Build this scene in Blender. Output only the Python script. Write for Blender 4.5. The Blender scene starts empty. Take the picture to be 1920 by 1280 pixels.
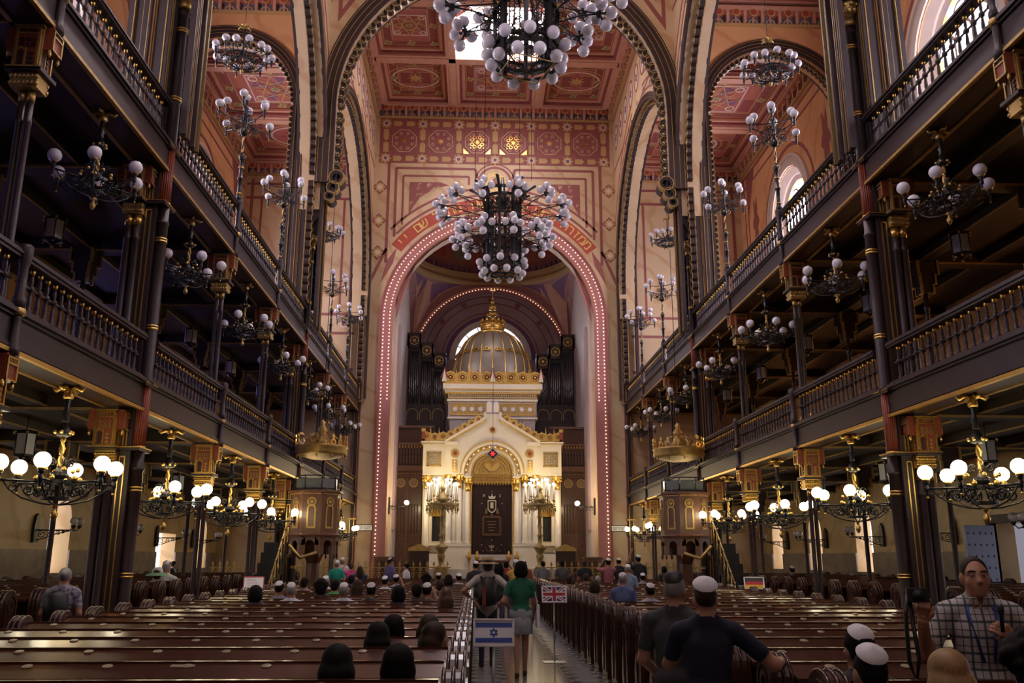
import bpy, math, random
import numpy as np
from mathutils import Vector, Matrix
R = math.radians; PI = math.pi
random.seed(7)
scene = bpy.context.scene
col = scene.collection

# ---------------------------------------------------------------- camera, world, exposure
def camera():
    f = 1646.0; t = R(13.87); yw = R(2.29); rl = R(-.12)
    def ray(X, Y, Z):
        c, s = math.cos(rl), math.sin(rl); X, Y = c*X+s*Y, -s*X+c*Y
        c, s = math.cos(t), math.sin(t); Y, Z = c*Y+s*Z, -s*Y+c*Z
        c, s = math.cos(yw), math.sin(yw); X, Z = c*X+s*Z, -s*X+c*Z
        return Vector((X, Z, Y))
    cd = bpy.data.cameras.new('camera'); co = bpy.data.objects.new('camera', cd); col.objects.link(co)
    r, u, b = ray(1, 0, 0), ray(0, 1, 0), -ray(0, 0, 1)
    m = Matrix((r, u, b)).transposed().to_4x4(); m.translation = Vector((-.73, 0, 1.75))
    co.matrix_world = m
    cd.sensor_width = 36; cd.lens = 36*f/1920; cd.clip_end = 200; cd.clip_start = .05
    scene.camera = co
camera()
w = bpy.data.worlds.new('world'); scene.world = w; w.use_nodes = True
w.node_tree.nodes['Background'].inputs[0].default_value = (.55, .6, .8, 1)
w.node_tree.nodes['Background'].inputs[1].default_value = 1.0
scene.view_settings.view_transform = 'Standard'; scene.view_settings.look = 'None'
scene.view_settings.exposure = 0.0; scene.view_settings.gamma = 1
scene.view_settings.use_curve_mapping = False
scene.cycles.use_denoising = True
scene.cycles.max_bounces = 5; scene.cycles.diffuse_bounces = 4; scene.cycles.glossy_bounces = 2; scene.cycles.transmission_bounces = 2
scene.cycles.adaptive_threshold = .05; scene.cycles.caustics_reflective = False; scene.cycles.caustics_refractive = False
scene.cycles.sample_clamp_indirect = 3.0
WIN = 19.0        # daylight glow of the window glass
SKY = 22.0       # daylight glow of the ceiling skylights
LAMP = 21.0      # watts of a lit six-globe chandelier

# ---------------------------------------------------------------- materials
def mat(name, c, rough=.5, metal=0.0, spec=None, emit=None, es=0.0, noise=None, bump=0.0, bscale=40, coat=0.0, sample=True, wave=None):
    """noise=(colour2, scale, detail, stretch xyz, contrast) mixes a second colour by noise; wave=(colour2, scale, distortion) adds veins"""
    m = bpy.data.materials.new(name); m.use_nodes = True
    nt = m.node_tree; p = nt.nodes['Principled BSDF']
    p.inputs['Base Color'].default_value = (*c, 1); p.inputs['Roughness'].default_value = rough; p.inputs['Metallic'].default_value = metal
    if spec is not None: p.inputs['Specular IOR Level'].default_value = spec
    if coat: p.inputs['Coat Weight'].default_value = coat; p.inputs['Coat Roughness'].default_value = .12
    if emit is not None:
        p.inputs['Emission Color'].default_value = (*emit, 1); p.inputs['Emission Strength'].default_value = es
        if not sample: m.cycles.emission_sampling = 'NONE'
    tc = nt.nodes.new('ShaderNodeTexCoord'); src = tc.outputs['Object']
    last = None
    if noise:
        c2, sc, det, st, con = noise
        mp = nt.nodes.new('ShaderNodeMapping'); mp.inputs['Scale'].default_value = st; nt.links.new(src, mp.inputs[0])
        nz = nt.nodes.new('ShaderNodeTexNoise'); nz.inputs['Scale'].default_value = sc; nz.inputs['Detail'].default_value = det
        nt.links.new(mp.outputs[0], nz.inputs['Vector'])
        rp = nt.nodes.new('ShaderNodeValToRGB')
        rp.color_ramp.elements[0].position = .5-con; rp.color_ramp.elements[0].color = (*c, 1)
        rp.color_ramp.elements[1].position = .5+con; rp.color_ramp.elements[1].color = (*c2, 1)
        nt.links.new(nz.outputs['Fac'], rp.inputs[0]); last = rp.outputs[0]
        if wave:
            c3, ws, wd = wave
            wv = nt.nodes.new('ShaderNodeTexWave'); wv.inputs['Scale'].default_value = ws; wv.inputs['Distortion'].default_value = wd
            wv.inputs['Detail'].default_value = 4; wv.bands_direction = 'DIAGONAL'; nt.links.new(src, wv.inputs['Vector'])
            r2 = nt.nodes.new('ShaderNodeValToRGB'); r2.color_ramp.elements[0].position = .0; r2.color_ramp.elements[1].position = .16
            r2.color_ramp.elements[0].color = (.55, .55, .55, 1); r2.color_ramp.elements[1].color = (0, 0, 0, 1)
            nt.links.new(wv.outputs['Fac'], r2.inputs[0])
            mx = nt.nodes.new('ShaderNodeMix'); mx.data_type = 'RGBA'
            nt.links.new(r2.outputs[0], mx.inputs['Factor']); nt.links.new(last, mx.inputs['A']); mx.inputs['B'].default_value = (*c3, 1)
            last = mx.outputs['Result']
        nt.links.new(last, p.inputs['Base Color'])
    if bump:
        n2 = nt.nodes.new('ShaderNodeTexNoise'); n2.inputs['Scale'].default_value = bscale; n2.inputs['Detail'].default_value = 3
        nt.links.new(src, n2.inputs['Vector'])
        b = nt.nodes.new('ShaderNodeBump'); b.inputs['Strength'].default_value = bump; b.inputs['Distance'].default_value = .02
        nt.links.new(n2.outputs['Fac'], b.inputs['Height']); nt.links.new(b.outputs[0], p.inputs['Normal'])
    return m
M = {}
M['marble'] = mat('ochre_marble', (.52, .36, .20), .45, noise=((.64, .47, .29), .8, 5, (1, 1, 1), .25), wave=((.45, .24, .10), .35, 9))
M['plaster'] = mat('orange_plaster', (.62, .31, .13), .6, noise=((.72, .40, .19), .6, 4, (1, 1, 1), .3), wave=((.5, .22, .09), .3, 8))
M['hallwall'] = mat('yellow_marble', (.52, .36, .16), .4, noise=((.64, .45, .22), 1.0, 5, (1, 1, 1), .25), wave=((.40, .24, .09), .4, 8))
M['dado'] = mat('grey_marble', (.20, .165, .135), .25, noise=((.30, .25, .2), 3, 6, (1, 1, 1), .2))
M['pink'] = mat('mauve_paint', (.24, .065, .058), .55, noise=((.30, .095, .085), 5, 3, (1, 1, 1), .3))
M['rose'] = mat('rose_paint', (.34, .125, .115), .5, noise=((.40, .165, .15), 4, 3, (1, 1, 1), .3))
M['redpaint'] = mat('red_paint', (.42, .05, .025), .55, noise=((.35, .07, .04), 6, 3, (1, 1, 1), .3))
M['brick'] = mat('terracotta_paint', (.42, .10, .05), .6, noise=((.36, .13, .09), 9, 4, (1, 1, 1), .25))
M['ceilred'] = mat('stencilled_red', (.44, .11, .085), .6, noise=((.38, .12, .12), 11, 5, (1, 1, 1), .15))
M['salmon'] = mat('salmon_paint', (.55, .27, .18), .6, noise=((.62, .34, .24), 3, 3, (1, 1, 1), .3))
M['violet'] = mat('violet_paint', (.14, .07, .17), .6, noise=((.24, .09, .16), 14, 4, (1, 1, 1), .12))
M['offwhite'] = mat('pale_stencil', (.70, .56, .46), .6)
M['maroon'] = mat('maroon_paint', (.22, .045, .045), .6, noise=((.30, .08, .07), 12, 4, (1, 1, 1), .2))
M['goldpaint'] = mat('gold_paint', (.72, .50, .16), .45, .2)
M['tan'] = mat('tan_paint', (.50, .32, .13), .55)
M['bluegrey'] = mat('blue_grey_paint', (.12, .13, .2), .6)
M['greenpaint'] = mat('sage_paint', (.22, .22, .13), .6)
M['stone'] = mat('pale_stone', (.62, .50, .42), .5, noise=((.70, .60, .52), 2, 4, (1, 1, 1), .3))
M['apse'] = mat('apse_mauve_plaster', (.34, .22, .22), .6, noise=((.42, .28, .27), 1.5, 4, (1, 1, 1), .3))
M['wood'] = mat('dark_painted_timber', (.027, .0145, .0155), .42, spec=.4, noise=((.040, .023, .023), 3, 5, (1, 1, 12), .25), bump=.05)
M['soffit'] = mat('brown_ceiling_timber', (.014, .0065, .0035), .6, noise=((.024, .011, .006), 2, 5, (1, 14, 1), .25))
M['pew'] = mat('varnished_pew_wood', (.085, .026, .013), .24, noise=((.05, .015, .008), 2.5, 6, (1, 14, 14), .25), bump=.03, coat=.35)
M['pewend'] = mat('varnished_pew_end', (.06, .018, .011), .3, noise=((.036, .011, .006), 3, 6, (3, 3, 1), .25), coat=.5)
M['gold'] = mat('gilding', (.85, .57, .16), .3, .9, noise=((.70, .42, .10), 8, 3, (1, 1, 1), .25))
M['dullgold'] = mat('worn_gilding', (.55, .38, .13), .42, .75, noise=((.38, .24, .08), 9, 3, (1, 1, 1), .25))
M['brass'] = mat('brass', (.62, .42, .14), .3, .9)
M['lacq'] = mat('red_lacquer', (.26, .055, .022), .42, noise=((.20, .035, .02), 6, 3, (1, 1, 8), .25))
M['iron'] = mat('black_wrought_iron', (.014, .014, .016), .34, .2)
M['globe'] = mat('opal_glass', (.66, .64, .72), .18, coat=.5)
M['lit'] = mat('lit_opal_glass', (.9, .85, .75), .3, emit=(1, .86, .58), es=13, sample=False)
M['bulb'] = mat('lit_bulb', (1, .85, .7), .3, emit=(1, .70, .46), es=1.3, sample=False)
M['glass'] = mat('daylit_glass', (.7, .75, .9), .3, emit=(.90, .84, 1.0), es=WIN)
M['glass_low'] = mat('daylit_lower_glass', (.7, .75, .9), .3, emit=(.95, .9, 1.0), es=3.0)
M['glass_rear'] = mat('daylit_rear_glass', (.7, .75, .9), .3, emit=(.85, .82, 1.0), es=4.5)
M['glass_dim'] = mat('dim_porch_glass', (.5, .5, .55), .3, emit=(.8, .8, 1.0), es=.25)
M['stain_o'] = mat('amber_gallery_glass', (.8, .5, .1), .3, emit=(1, .5, .15), es=5)
M['stain_y'] = mat('yellow_stained_glass', (.8, .5, .1), .3, emit=(1, .6, .12), es=5)
M['stain_b'] = mat('blue_stained_glass', (.2, .25, .8), .3, emit=(.25, .28, 1), es=5)
M['skylight'] = mat('skylight_glass', (.9, .8, .85), .3, emit=(1, .93, .97), es=SKY)
M['lantern'] = mat('frosted_lantern_glass', (.55, .57, .62), .35)
M['cream'] = mat('cream_painted_ark', (.66, .57, .40), .35, noise=((.72, .64, .48), 2, 3, (1, 1, 1), .3))
M['white_marble'] = mat('white_marble', (.58, .53, .47), .2, noise=((.70, .66, .60), 2, 6, (1, 1, .4), .2))
M['arkgrey'] = mat('lilac_grey_ark_paint', (.36, .30, .29), .4)
M['domemetal'] = mat('bronze_grey_dome', (.27, .23, .185), .42, .35, noise=((.2, .165, .13), 2, 4, (1, 1, 1), .3))
M['bronze'] = mat('dull_bronze', (.30, .225, .11), .42, .7)
M['curtain'] = mat('burgundy_velvet', (.020, .003, .006), .85, noise=((.012, .002, .004), 6, 3, (6, 1, .2), .3), bump=.3, bscale=6)
M['silver'] = mat('tin_organ_pipe', (.42, .42, .46), .28, .9)
M['organ'] = mat('dark_organ_oak', (.045, .022, .014), .4, noise=((.03, .013, .008), 3, 5, (1, 1, 10), .25))
M['oak'] = mat('choir_oak', (.17, .075, .04), .36, noise=((.11, .046, .023), 3, 5, (8, 8, 1), .25), coat=.2)
M['tile_dark'] = mat('dark_floor_tile', (.085, .08, .085), .22)
M['tile_grey'] = mat('grey_floor_tile', (.20, .20, .22), .22, noise=((.27, .27, .28), 5, 4, (1, 1, 1), .3))
M['tile_pale'] = mat('pale_floor_slab', (.21, .19, .175), .12, noise=((.28, .25, .22), 2, 5, (1, 1, 1), .3))
M['grout'] = mat('floor_screed', (.06, .055, .055), .5)
M['white'] = mat('white_card', (.75, .75, .78), .6)
M['plate'] = mat('enamel_number_plate', (.36, .31, .20), .35, .2)
M['black'] = mat('black_paint', (.012, .012, .013), .5)
M['steel'] = mat('brushed_steel', (.5, .5, .52), .35, .8)
def colour(name, c, rough=.75, noise=None, **k):
    if name not in M: M[name] = mat(name, c, rough, noise=noise, **k)
    return M[name]

# ---------------------------------------------------------------- mesh helpers
def V(*a): return Vector(a)
class Fr:
    """a drawing plane: origin, u (right), v (up), n (towards the viewer)"""
    def __init__(s, o, u, v, n=None):
        s.o, s.u, s.v = Vector(o), Vector(u).normalized(), Vector(v).normalized()
        s.n = Vector(n).normalized() if n is not None else s.u.cross(s.v)
    def p(s, a, b, d=0.0): return s.o + s.u*a + s.v*b + s.n*d
class MB:
    def __init__(s): s.v = []; s.f = []; s.m = []; s.s = []
    def add(s, vs, fs, mi=0, sm=False):
        o = len(s.v); s.v += [tuple(v) for v in vs]
        for f in fs: s.f.append(tuple(i+o for i in f)); s.m.append(mi); s.s.append(sm)
        return s
    def box(s, x0, x1, y0, y1, z0, z1, mi=0):
        return s.add([(x0, y0, z0), (x1, y0, z0), (x1, y1, z0), (x0, y1, z0), (x0, y0, z1), (x1, y0, z1), (x1, y1, z1), (x0, y1, z1)],
                     [(0, 3, 2, 1), (4, 5, 6, 7), (0, 1, 5, 4), (1, 2, 6, 5), (2, 3, 7, 6), (3, 0, 4, 7)], mi)
    def cbox(s, c, d, mi=0, rz=0.0):
        x, y, z = c; a, b, h = d[0]/2, d[1]/2, d[2]/2
        cs, sn = math.cos(rz), math.sin(rz)
        vs = [(x+i*a*cs-j*b*sn, y+i*a*sn+j*b*cs, z+k*h) for k in (-1, 1) for i, j in ((-1, -1), (1, -1), (1, 1), (-1, 1))]
        return s.add(vs, [(0, 3, 2, 1), (4, 5, 6, 7), (0, 1, 5, 4), (1, 2, 6, 5), (2, 3, 7, 6), (3, 0, 4, 7)], mi)
    def fbox(s, fr, a0, a1, b0, b1, d0, d1, mi=0):
        vs = [fr.p(a, b, d) for d in (d0, d1) for a, b in ((a0, b0), (a1, b0), (a1, b1), (a0, b1))]
        return s.add(vs, [(3, 2, 1, 0), (4, 5, 6, 7), (0, 1, 5, 4), (1, 2, 6, 5), (2, 3, 7, 6), (3, 0, 4, 7)], mi)
    def prism(s, fr, pts, d0, d1, mi=0):
        n = len(pts); vs = [fr.p(a, b, d) for d in (d0, d1) for a, b in pts]
        return s.add(vs, [tuple(reversed(range(n))), tuple(range(n, 2*n))] + [(i, (i+1) % n, n+(i+1) % n, n+i) for i in range(n)], mi)
    def arc(s, fr, c, r0, r1, a0, a1, n=16, d0=0.0, d1=.02, mi=0, sx=1.0, sm=False):
        """solid annulus sector (degrees), r1 outer"""
        full = abs(a1-a0) >= 359.9; k = n if full else n+1
        vs = []
        for i in range(k):
            a = R(a0+(a1-a0)*i/n); cx, sy = math.cos(a)*sx, math.sin(a)
            vs += [fr.p(c[0]+r0*cx, c[1]+r0*sy, d0), fr.p(c[0]+r1*cx, c[1]+r1*sy, d0), fr.p(c[0]+r1*cx, c[1]+r1*sy, d1), fr.p(c[0]+r0*cx, c[1]+r0*sy, d1)]
        fs = []
        for i in range(n):
            p, q = 4*i, 4*((i+1) % k)
            fs += [(p+3, p+2, q+2, q+3), (p, q, q+1, p+1), (p+1, q+1, q+2, p+2), (p, p+3, q+3, q)]
        if not full: fs += [(0, 1, 2, 3), (4*n+3, 4*n+2, 4*n+1, 4*n)]
        return s.add(vs, fs, mi, sm)
    def disc(s, fr, c, r, n=16, d0=0.0, d1=.02, mi=0, sx=1.0):
        return s.prism(fr, [(c[0]+r*sx*math.cos(2*PI*i/n), c[1]+r*math.sin(2*PI*i/n)) for i in range(n)], d0, d1, mi)
    def star(s, fr, c, r0, r1, k=8, d0=0.0, d1=.02, mi=0, rot=0.0):
        return s.prism(fr, [(c[0]+(r1 if i % 2 == 0 else r0)*math.cos(PI*i/k+rot), c[1]+(r1 if i % 2 == 0 else r0)*math.sin(PI*i/k+rot)) for i in range(2*k)], d0, d1, mi)
    def lathe(s, prof, n=12, c=(0, 0, 0), mi=0, sm=True, cap=True, ph=0.0, m=None):
        vs, fs = [], []
        for r, z in prof:
            for i in range(n):
                a = 2*PI*(i+ph)/n; p = Vector((r*math.cos(a), r*math.sin(a), z))
                if m is not None: p = m @ p
                vs.append((p.x+c[0], p.y+c[1], p.z+c[2]))
        for j in range(len(prof)-1):
            for i in range(n):
                k = (i+1) % n; fs.append((j*n+i, j*n+k, (j+1)*n+k, (j+1)*n+i))
        if cap: fs += [tuple(reversed(range(n))), tuple(range((len(prof)-1)*n, len(prof)*n))]
        return s.add(vs, fs, mi, sm)
    def ball(s, c, r, nu=10, nv=7, mi=0, sz=1.0):
        prof = [(max(1e-4, r*math.sin(PI*j/nv)), -r*sz*math.cos(PI*j/nv)) for j in range(nv+1)]
        return s.lathe(prof, nu, c, mi, True, False)
    def tube(s, pts, r, n=6, mi=0, sm=True, closed=False):
        pts = [Vector(p) for p in pts]; k = len(pts); vs, fs = [], []
        up = Vector((0, 0, 1)); rr = r if isinstance(r, (list, tuple)) else [r]*k
        for i, p in enumerate(pts):
            d = (pts[(i+1) % k]-pts[i-1]) if closed else (pts[min(i+1, k-1)]-pts[max(i-1, 0)])
            d.normalize()
            ref = up if abs(d.z) < .95 else Vector((1, 0, 0))
            a = d.cross(ref).normalized(); b = a.cross(d)
            for j in range(n):
                t = 2*PI*j/n; vs.append(p+(a*math.cos(t)+b*math.sin(t))*rr[i])
        m_ = k if closed else k-1
        for i in range(m_):
            q = (i+1) % k
            for j in range(n):
                l = (j+1) % n; fs.append((i*n+j, q*n+j, q*n+l, i*n+l))
        if not closed: fs += [tuple(range(n)), tuple(reversed(range((k-1)*n, k*n)))]
        return s.add(vs, fs, mi, sm)
    def quad(s, a, b, c, d, mi=0): return s.add([a, b, c, d], [(0, 1, 2, 3)], mi)
    def mesh(s, name, mats):
        me = bpy.data.meshes.new(name); me.from_pydata(s.v, [], s.f)
        for m_ in (mats if isinstance(mats, (list, tuple)) else [mats]): me.materials.append(M[m_] if isinstance(m_, str) else m_)
        me.polygons.foreach_set('material_index', s.m); me.polygons.foreach_set('use_smooth', s.s); me.update()
        return me
    def build(s, name, mats, parent=None, loc=None, rz=0.0):
        return link(name, s.mesh(name, mats), parent, loc, rz)
def link(name, me, parent=None, loc=None, rz=0.0):
    o = bpy.data.objects.new(name, me); col.objects.link(o)
    if loc is not None: o.location = loc
    if rz: o.rotation_euler = (0, 0, rz)
    if parent is not None: o.parent = parent
    return o
def tag(o, label=None, cat=None, group=None, kind=None):
    if label: o['label'] = label
    if cat: o['category'] = cat
    if group: o['group'] = group
    if kind: o['kind'] = kind
    return o
def thing(name, label, cat, loc=(0, 0, 0), rz=0.0, group=None):
    o = bpy.data.objects.new(name, None); col.objects.link(o); o.location = loc; o.rotation_euler = (0, 0, rz); o.empty_display_size = .2
    return tag(o, label, cat, group)
def dup(root, loc, rz=0.0, label=None, group=None):
    r = root.copy(); col.objects.link(r); r.location = loc; r.rotation_euler = (0, 0, rz)
    if label: r['label'] = label
    if group: r['group'] = group
    for ch in root.children:
        c = ch.copy(); col.objects.link(c); c.parent = r
        for g in ch.children:
            d = g.copy(); col.objects.link(d); d.parent = c
    return r
def struct(o): o['kind'] = 'structure'; return o
def stuff(o): o['kind'] = 'stuff'; return o
ORD = ['first', 'second', 'third', 'fourth', 'fifth', 'sixth', 'seventh', 'eighth', 'ninth', 'tenth']
SIDE = {-1: 'left', 1: 'right'}
def nth(i): # 0 -> nearest
    return ['nearest', 'second', 'third', 'fourth', 'fifth', 'sixth', 'seventh', 'eighth', 'ninth'][i]

# grid of the hall: column lines along the nave (metres from the camera)
YB = [5.77, 9.95, 14.13, 18.31, 22.5, 26.7, 30.88, 35.09, 39.3]
XW = 11.9        # side walls
ZN, ZA = 23.3, 20.1   # nave and aisle ceilings
G1, G2 = 3.9, 7.68    # undersides of the two gallery beams
G1, G2 = 4.03, 8.15
# ================================================================ SETTING
# ---------------------------------------------------------------- floor
b = MB(); b.box(-13.2, 13.2, -5, 41, -.3, 0, 0)
floor = struct(b.build('floor', ['grout']))
def octagon(c, r): return [(c[0]+r*math.cos(PI/8+i*PI/4), c[1]+r*math.sin(PI/8+i*PI/4)) for i in range(8)]
FL = Fr((0, 0, 0), (1, 0, 0), (0, 1, 0))
tile_o = MB().prism(FL, octagon((0, 0), .235), 0, .012).mesh('tile', ['tile_grey'])
tile_d = MB().prism(FL, [(-.09, 0), (0, -.09), (.09, 0), (0, .09)], 0, .010).mesh('tile', ['tile_dark'])
slab_m = MB().box(-.46, .46, -.42, .42, 0, .012).mesh('slab', ['tile_pale'])
for j in range(46):
    y = 5.2+j*.45
    for x in (-.55, .98): link('tile', tile_o, floor, (x, y, 0))
    for x in (-.775, -.325, .755, 1.205):
        if j < 32: link('tile', tile_d, floor, (x, y+.225, 0))
for j in range(24): link('slab', slab_m, floor, (.215, 5.3+j*.86, 0))
b = MB(); b.box(-.8, 1.2, 26, 36.2, 0, .011, 0); b.build('tile_strip', ['tile_grey'], floor)
# platform in front of the ark
b = MB(); b.box(-6, 6, 36.4, 42, 0, .75, 0); b.box(-5.2, 5.2, 36.2, 42, 0, .6, 0)
b.box(-3.4, 3.4, 38.9, 42, .75, 1.3, 1); b.box(-1.6, 1.6, 38.3, 40.6, .75, 1.0, 1); b.box(-1.4, 1.4, 38.6, 40.6, 1.0, 1.25, 1); b.box(-1.2, 1.2, 39.2, 40.6, 1.25, 1.9, 1)
struct(b.build('platform', ['dado', 'white_marble']))

# ---------------------------------------------------------------- walls with openings
def wall_slab(name, s, z0, z1, ops, m, y0=-5, y1=39.3, th=.7):
    """ops: (yc, half width, bottom, top, arched) ; s = -1 left, 1 right"""
    b = MB(); xa, xb = (XW, XW+th) if s > 0 else (-XW-th, -XW)
    ops = sorted(ops); y = y0
    for yc, hw, zb, zt, ar in ops:
        b.box(xa, xb, y, yc-hw, z0, z1)
        if zb > z0: b.box(xa, xb, yc-hw, yc+hw, z0, zb)
        if ar:
            fr = Fr((s*XW, yc, 0), (0, 1, 0), (0, 0, 1), (s, 0, 0)); n = 14; zc = zt-hw
            for i in range(n):
                t0, t1 = PI-PI*i/n, PI-PI*(i+1)/n
                q = [(hw*math.cos(t0), zc+hw*math.sin(t0)), (hw*math.cos(t1), zc+hw*math.sin(t1)), (hw*math.cos(t1), z1), (hw*math.cos(t0), z1)]
                b.prism(fr, q, 0, th)
        else: b.box(xa, xb, yc-hw, yc+hw, zt, z1)
        y = yc+hw
    b.box(xa, xb, y, y1, z0, z1)
    return struct(b.build(name, [m]))
BAYC = [7.86, 20.41, 33.0]
GW = [20.41, 24.6, 28.8, 33.0, 37.2]
wins = 0
for s in (-1, 1):
    sd = SIDE[s]
    ops = [(7.9, .65, 1.3, 3.3, 1), (12.0, .65, 1.3, 3.3, 1), (16.2, .65, 1.3, 3.3, 1)]
    for y in GW: ops.append((y, 1.0, 0, 2.6, 0) if (s > 0 and y == GW[0]) or (s < 0 and y == GW[3]) else (y, .62, 1.35, 3.35, 1))
    wl = wall_slab('wall_'+sd, s, 0, 4.1, ops, 'hallwall')
    b = MB(); y = -5
    for yc, hw, zb, zt, ar in sorted(ops):
        x0, x1 = sorted((s*XW, s*(XW-.05)))
        b.box(x0, x1, y, yc-hw, 0, 1.95)
        if zb > 0: b.box(x0, x1, yc-hw, yc+hw, 0, zb)
        y = yc+hw
    b.box(x0, x1, y, 39.3, 0, 1.95); b.build('marble_dado', ['dado'], wl)
    # daylight in the ground floor openings
    for yc, hw, zb, zt, ar in sorted(ops):
        wins += 1
        fr = Fr((s*(XW+.55), yc, 0), (0, 1, 0), (0, 0, 1), (-s, 0, 0)); b = MB()
        if ar:
            b.prism(fr, [(-hw, zb), (hw, zb), (hw, zt-hw)]+[(hw*math.cos(PI*i/10), zt-hw+hw*math.sin(PI*i/10)) for i in range(1, 10)]+[(-hw, zt-hw)], 0, .03, 0)
            b.fbox(fr, -.02, .02, zb, zt, .03, .06, 1); b.fbox(fr, -hw, hw, 2.2, 2.24, .03, .06, 1)
        else: b.fbox(fr, -hw, hw, zb, zt, 0, .03, 0)
        struct(b.build('window_%d' % wins, ['glass_low' if ar or s < 0 else 'glass_dim', 'iron']))
    ops2 = [(y, .8, 5.3, 7.3, 1) for y in (7.9, 16.2, 24.6, 33.0)]
    wm = wall_slab('wall_gallery_'+sd, s, 4.1, 8.2, ops2, 'plaster')
    for yc, hw, zb, zt, ar in ops2:
        wins += 1; fr = Fr((s*(XW+.5), yc, 0), (0, 1, 0), (0, 0, 1), (-s, 0, 0)); b = MB()
        b.prism(fr, [(-hw, zb), (hw, zb), (hw, zt-hw)]+[(hw*math.cos(PI*i/10), zt-hw+hw*math.sin(PI*i/10)) for i in range(1, 10)]+[(-hw, zt-hw)], 0, .03, 0)
        b.fbox(fr, -.03, .03, zb, zt, .03, .07, 1)
        struct(b.build('window_%d' % wins, ['stain_o' if s > 0 else 'stain_b', 'iron']))
    ops3 = [(y, 1.9, 10.2, 17.3, 1) for y in BAYC]
    wu = wall_slab('wall_upper_'+sd, s, 8.2, ZA, ops3, 'plaster')
    for yc in BAYC:
        wins += 1; fr = Fr((s*(XW+.42), yc, 0), (0, 1, 0), (0, 0, 1), (-s, 0, 0)); hw, zb, zt = 1.9, 10.2, 17.3; zc = zt-hw
        b = MB(); hg = 1.22
        b.prism(fr, [(-hg, zb), (hg, zb), (hg, zc)]+[(hg*math.cos(PI*i/16), zc+hg*math.sin(PI*i/16)) for i in range(1, 16)]+[(-hg, zc)], 0, .03, 0)
        g = struct(b.build('window_%d' % wins, ['glass']))
        b = MB(); n = 16
        for i in range(n): b.arc(fr, (0, zc), 1.24, 1.42, 180*i/n, 180*(i+1)/n-1, 2, 0, .04, i % 2)
        for i in range(11):
            for sg in (-1, 1): b.fbox(fr, *sorted((sg*1.24, sg*1.42)), zb+i*.48, zb+i*.48+.46, 0, .04, i % 2)
        b.build('stained_border', ['stain_y', 'stain_b'], g)
        b = MB()
        for x in (-.42, .42): b.fbox(fr, x-.05, x+.05, zb, zc+.1, .03, .12)
        for x in (-.82, 0, .82): b.arc(fr, (x, zc), .37, .46, 0, 180, 10, .03, .12)
        b.arc(fr, (0, zc+.72), .3, .38, 0, 360, 16, .03, .12); b.build('tracery', ['stone'], g)
        fw = Fr((s*XW, yc, 0), (0, 1, 0), (0, 0, 1), (-s, 0, 0)); b = MB(); n = 20
        prf = [(1.42, -.40), (1.62, -.30), (1.64, -.24), (1.92, -.02), (1.94, .06), (2.1, .10), (2.3, .05), (2.32, .12), (2.44, .12), (2.44, -.01)]
        path = [(-1, zb)]+[(math.cos(PI-PI*i/n), math.sin(PI-PI*i/n)) for i in range(n+1)]+[(1, zb)]
        def sp(j, r, d):
            if j == 0: return fw.p(-r, zb, d)
            if j == len(path)-1: return fw.p(r, zb, d)
            return fw.p(r*path[j][0], zc+r*path[j][1], d)
        for j in range(len(path)-1):
            for (r0, d0), (r1, d1) in zip(prf, prf[1:]): b.add([sp(j, r0, d0), sp(j+1, r0, d0), sp(j+1, r1, d1), sp(j, r1, d1)], [(0, 1, 2, 3)], 0, False)
        b.build('window_surround', ['stone'], wu)
    # painted bands on the upper wall
    fw = Fr((s*XW, 0, 0), (0, 1, 0), (0, 0, 1), (-s, 0, 0)); b = MB()
    for yb in (14.13, 26.7, 39.1, 1.6):
        for dy in (-1.0, -.55, .55, 1.0): b.fbox(fw, yb+dy-.06, yb+dy+.06, 8.4, 19.4, 0, .012)
        b.prism(fw, [(yb+1.0, 19.3), (yb+2.2, 19.3), (yb+1.0, 17.2)], 0, .010); b.prism(fw, [(yb-1.0, 17.2), (yb-2.2, 19.3), (yb-1.0, 19.3)], 0, .010)
    b.fbox(fw, -5, 39.3, 19.25, 19.4, 0, .014); b.fbox(fw, -5, 39.3, 18.75, 18.85, 0, .011)
    for yc in BAYC:
        b.arc(fw, (yc, 15.4), 2.75, 2.9, 0, 180, 24, 0, .012)
        for sg in (-1, 1):
            b.fbox(fw, yc+sg*2.825-.07, yc+sg*2.825+.07, 9.5, 15.4, 0, .012)
            for z in (13.2, 16.6):   # painted leaf ornaments
                pts = []
                for k in range(24):
                    a = 2*PI*k/24; rr = (.42+.12*math.cos(6*a)) ; pts.append((yc+sg*4.1+rr*.8*math.cos(a), z+rr*(2.6 if math.sin(a) > 0 else 1.6)*math.sin(a)))
                b.prism(fw, pts, 0, .013)
    b.build('painted_bands', ['pink'], wu)
# ---------------------------------------------------------------- back of the hall, behind the viewer
b = MB(); b.box(-13, 13, -5.6, -5, 0, 24)
wb = struct(b.build('wall_back', ['marble']))
fr = Fr((0, -4.98, 0), (-1, 0, 0), (0, 0, 1), (0, 1, 0)); b = MB(); b.disc(fr, (0, 15.5), 2.6, 32, 0, .04, 0)
for x in (-8.8, 8.8): b.disc(fr, (x, 14.5), 1.2, 24, 0, .04, 0)
for i in range(8): b.fbox(Fr((0, -4.98, 15.5), (math.cos(i*PI/8), 0, math.sin(i*PI/8)), (-math.sin(i*PI/8), 0, math.cos(i*PI/8)), (0, 1, 0)), -2.6, 2.6, -.05, .05, .04, .1, 1)
b.arc(fr, (0, 15.5), 2.6, 3.0, 0, 360, 32, 0, .15, 1)
wins += 1; struct(b.build('window_%d' % wins, ['glass_rear', 'stone']))

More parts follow.
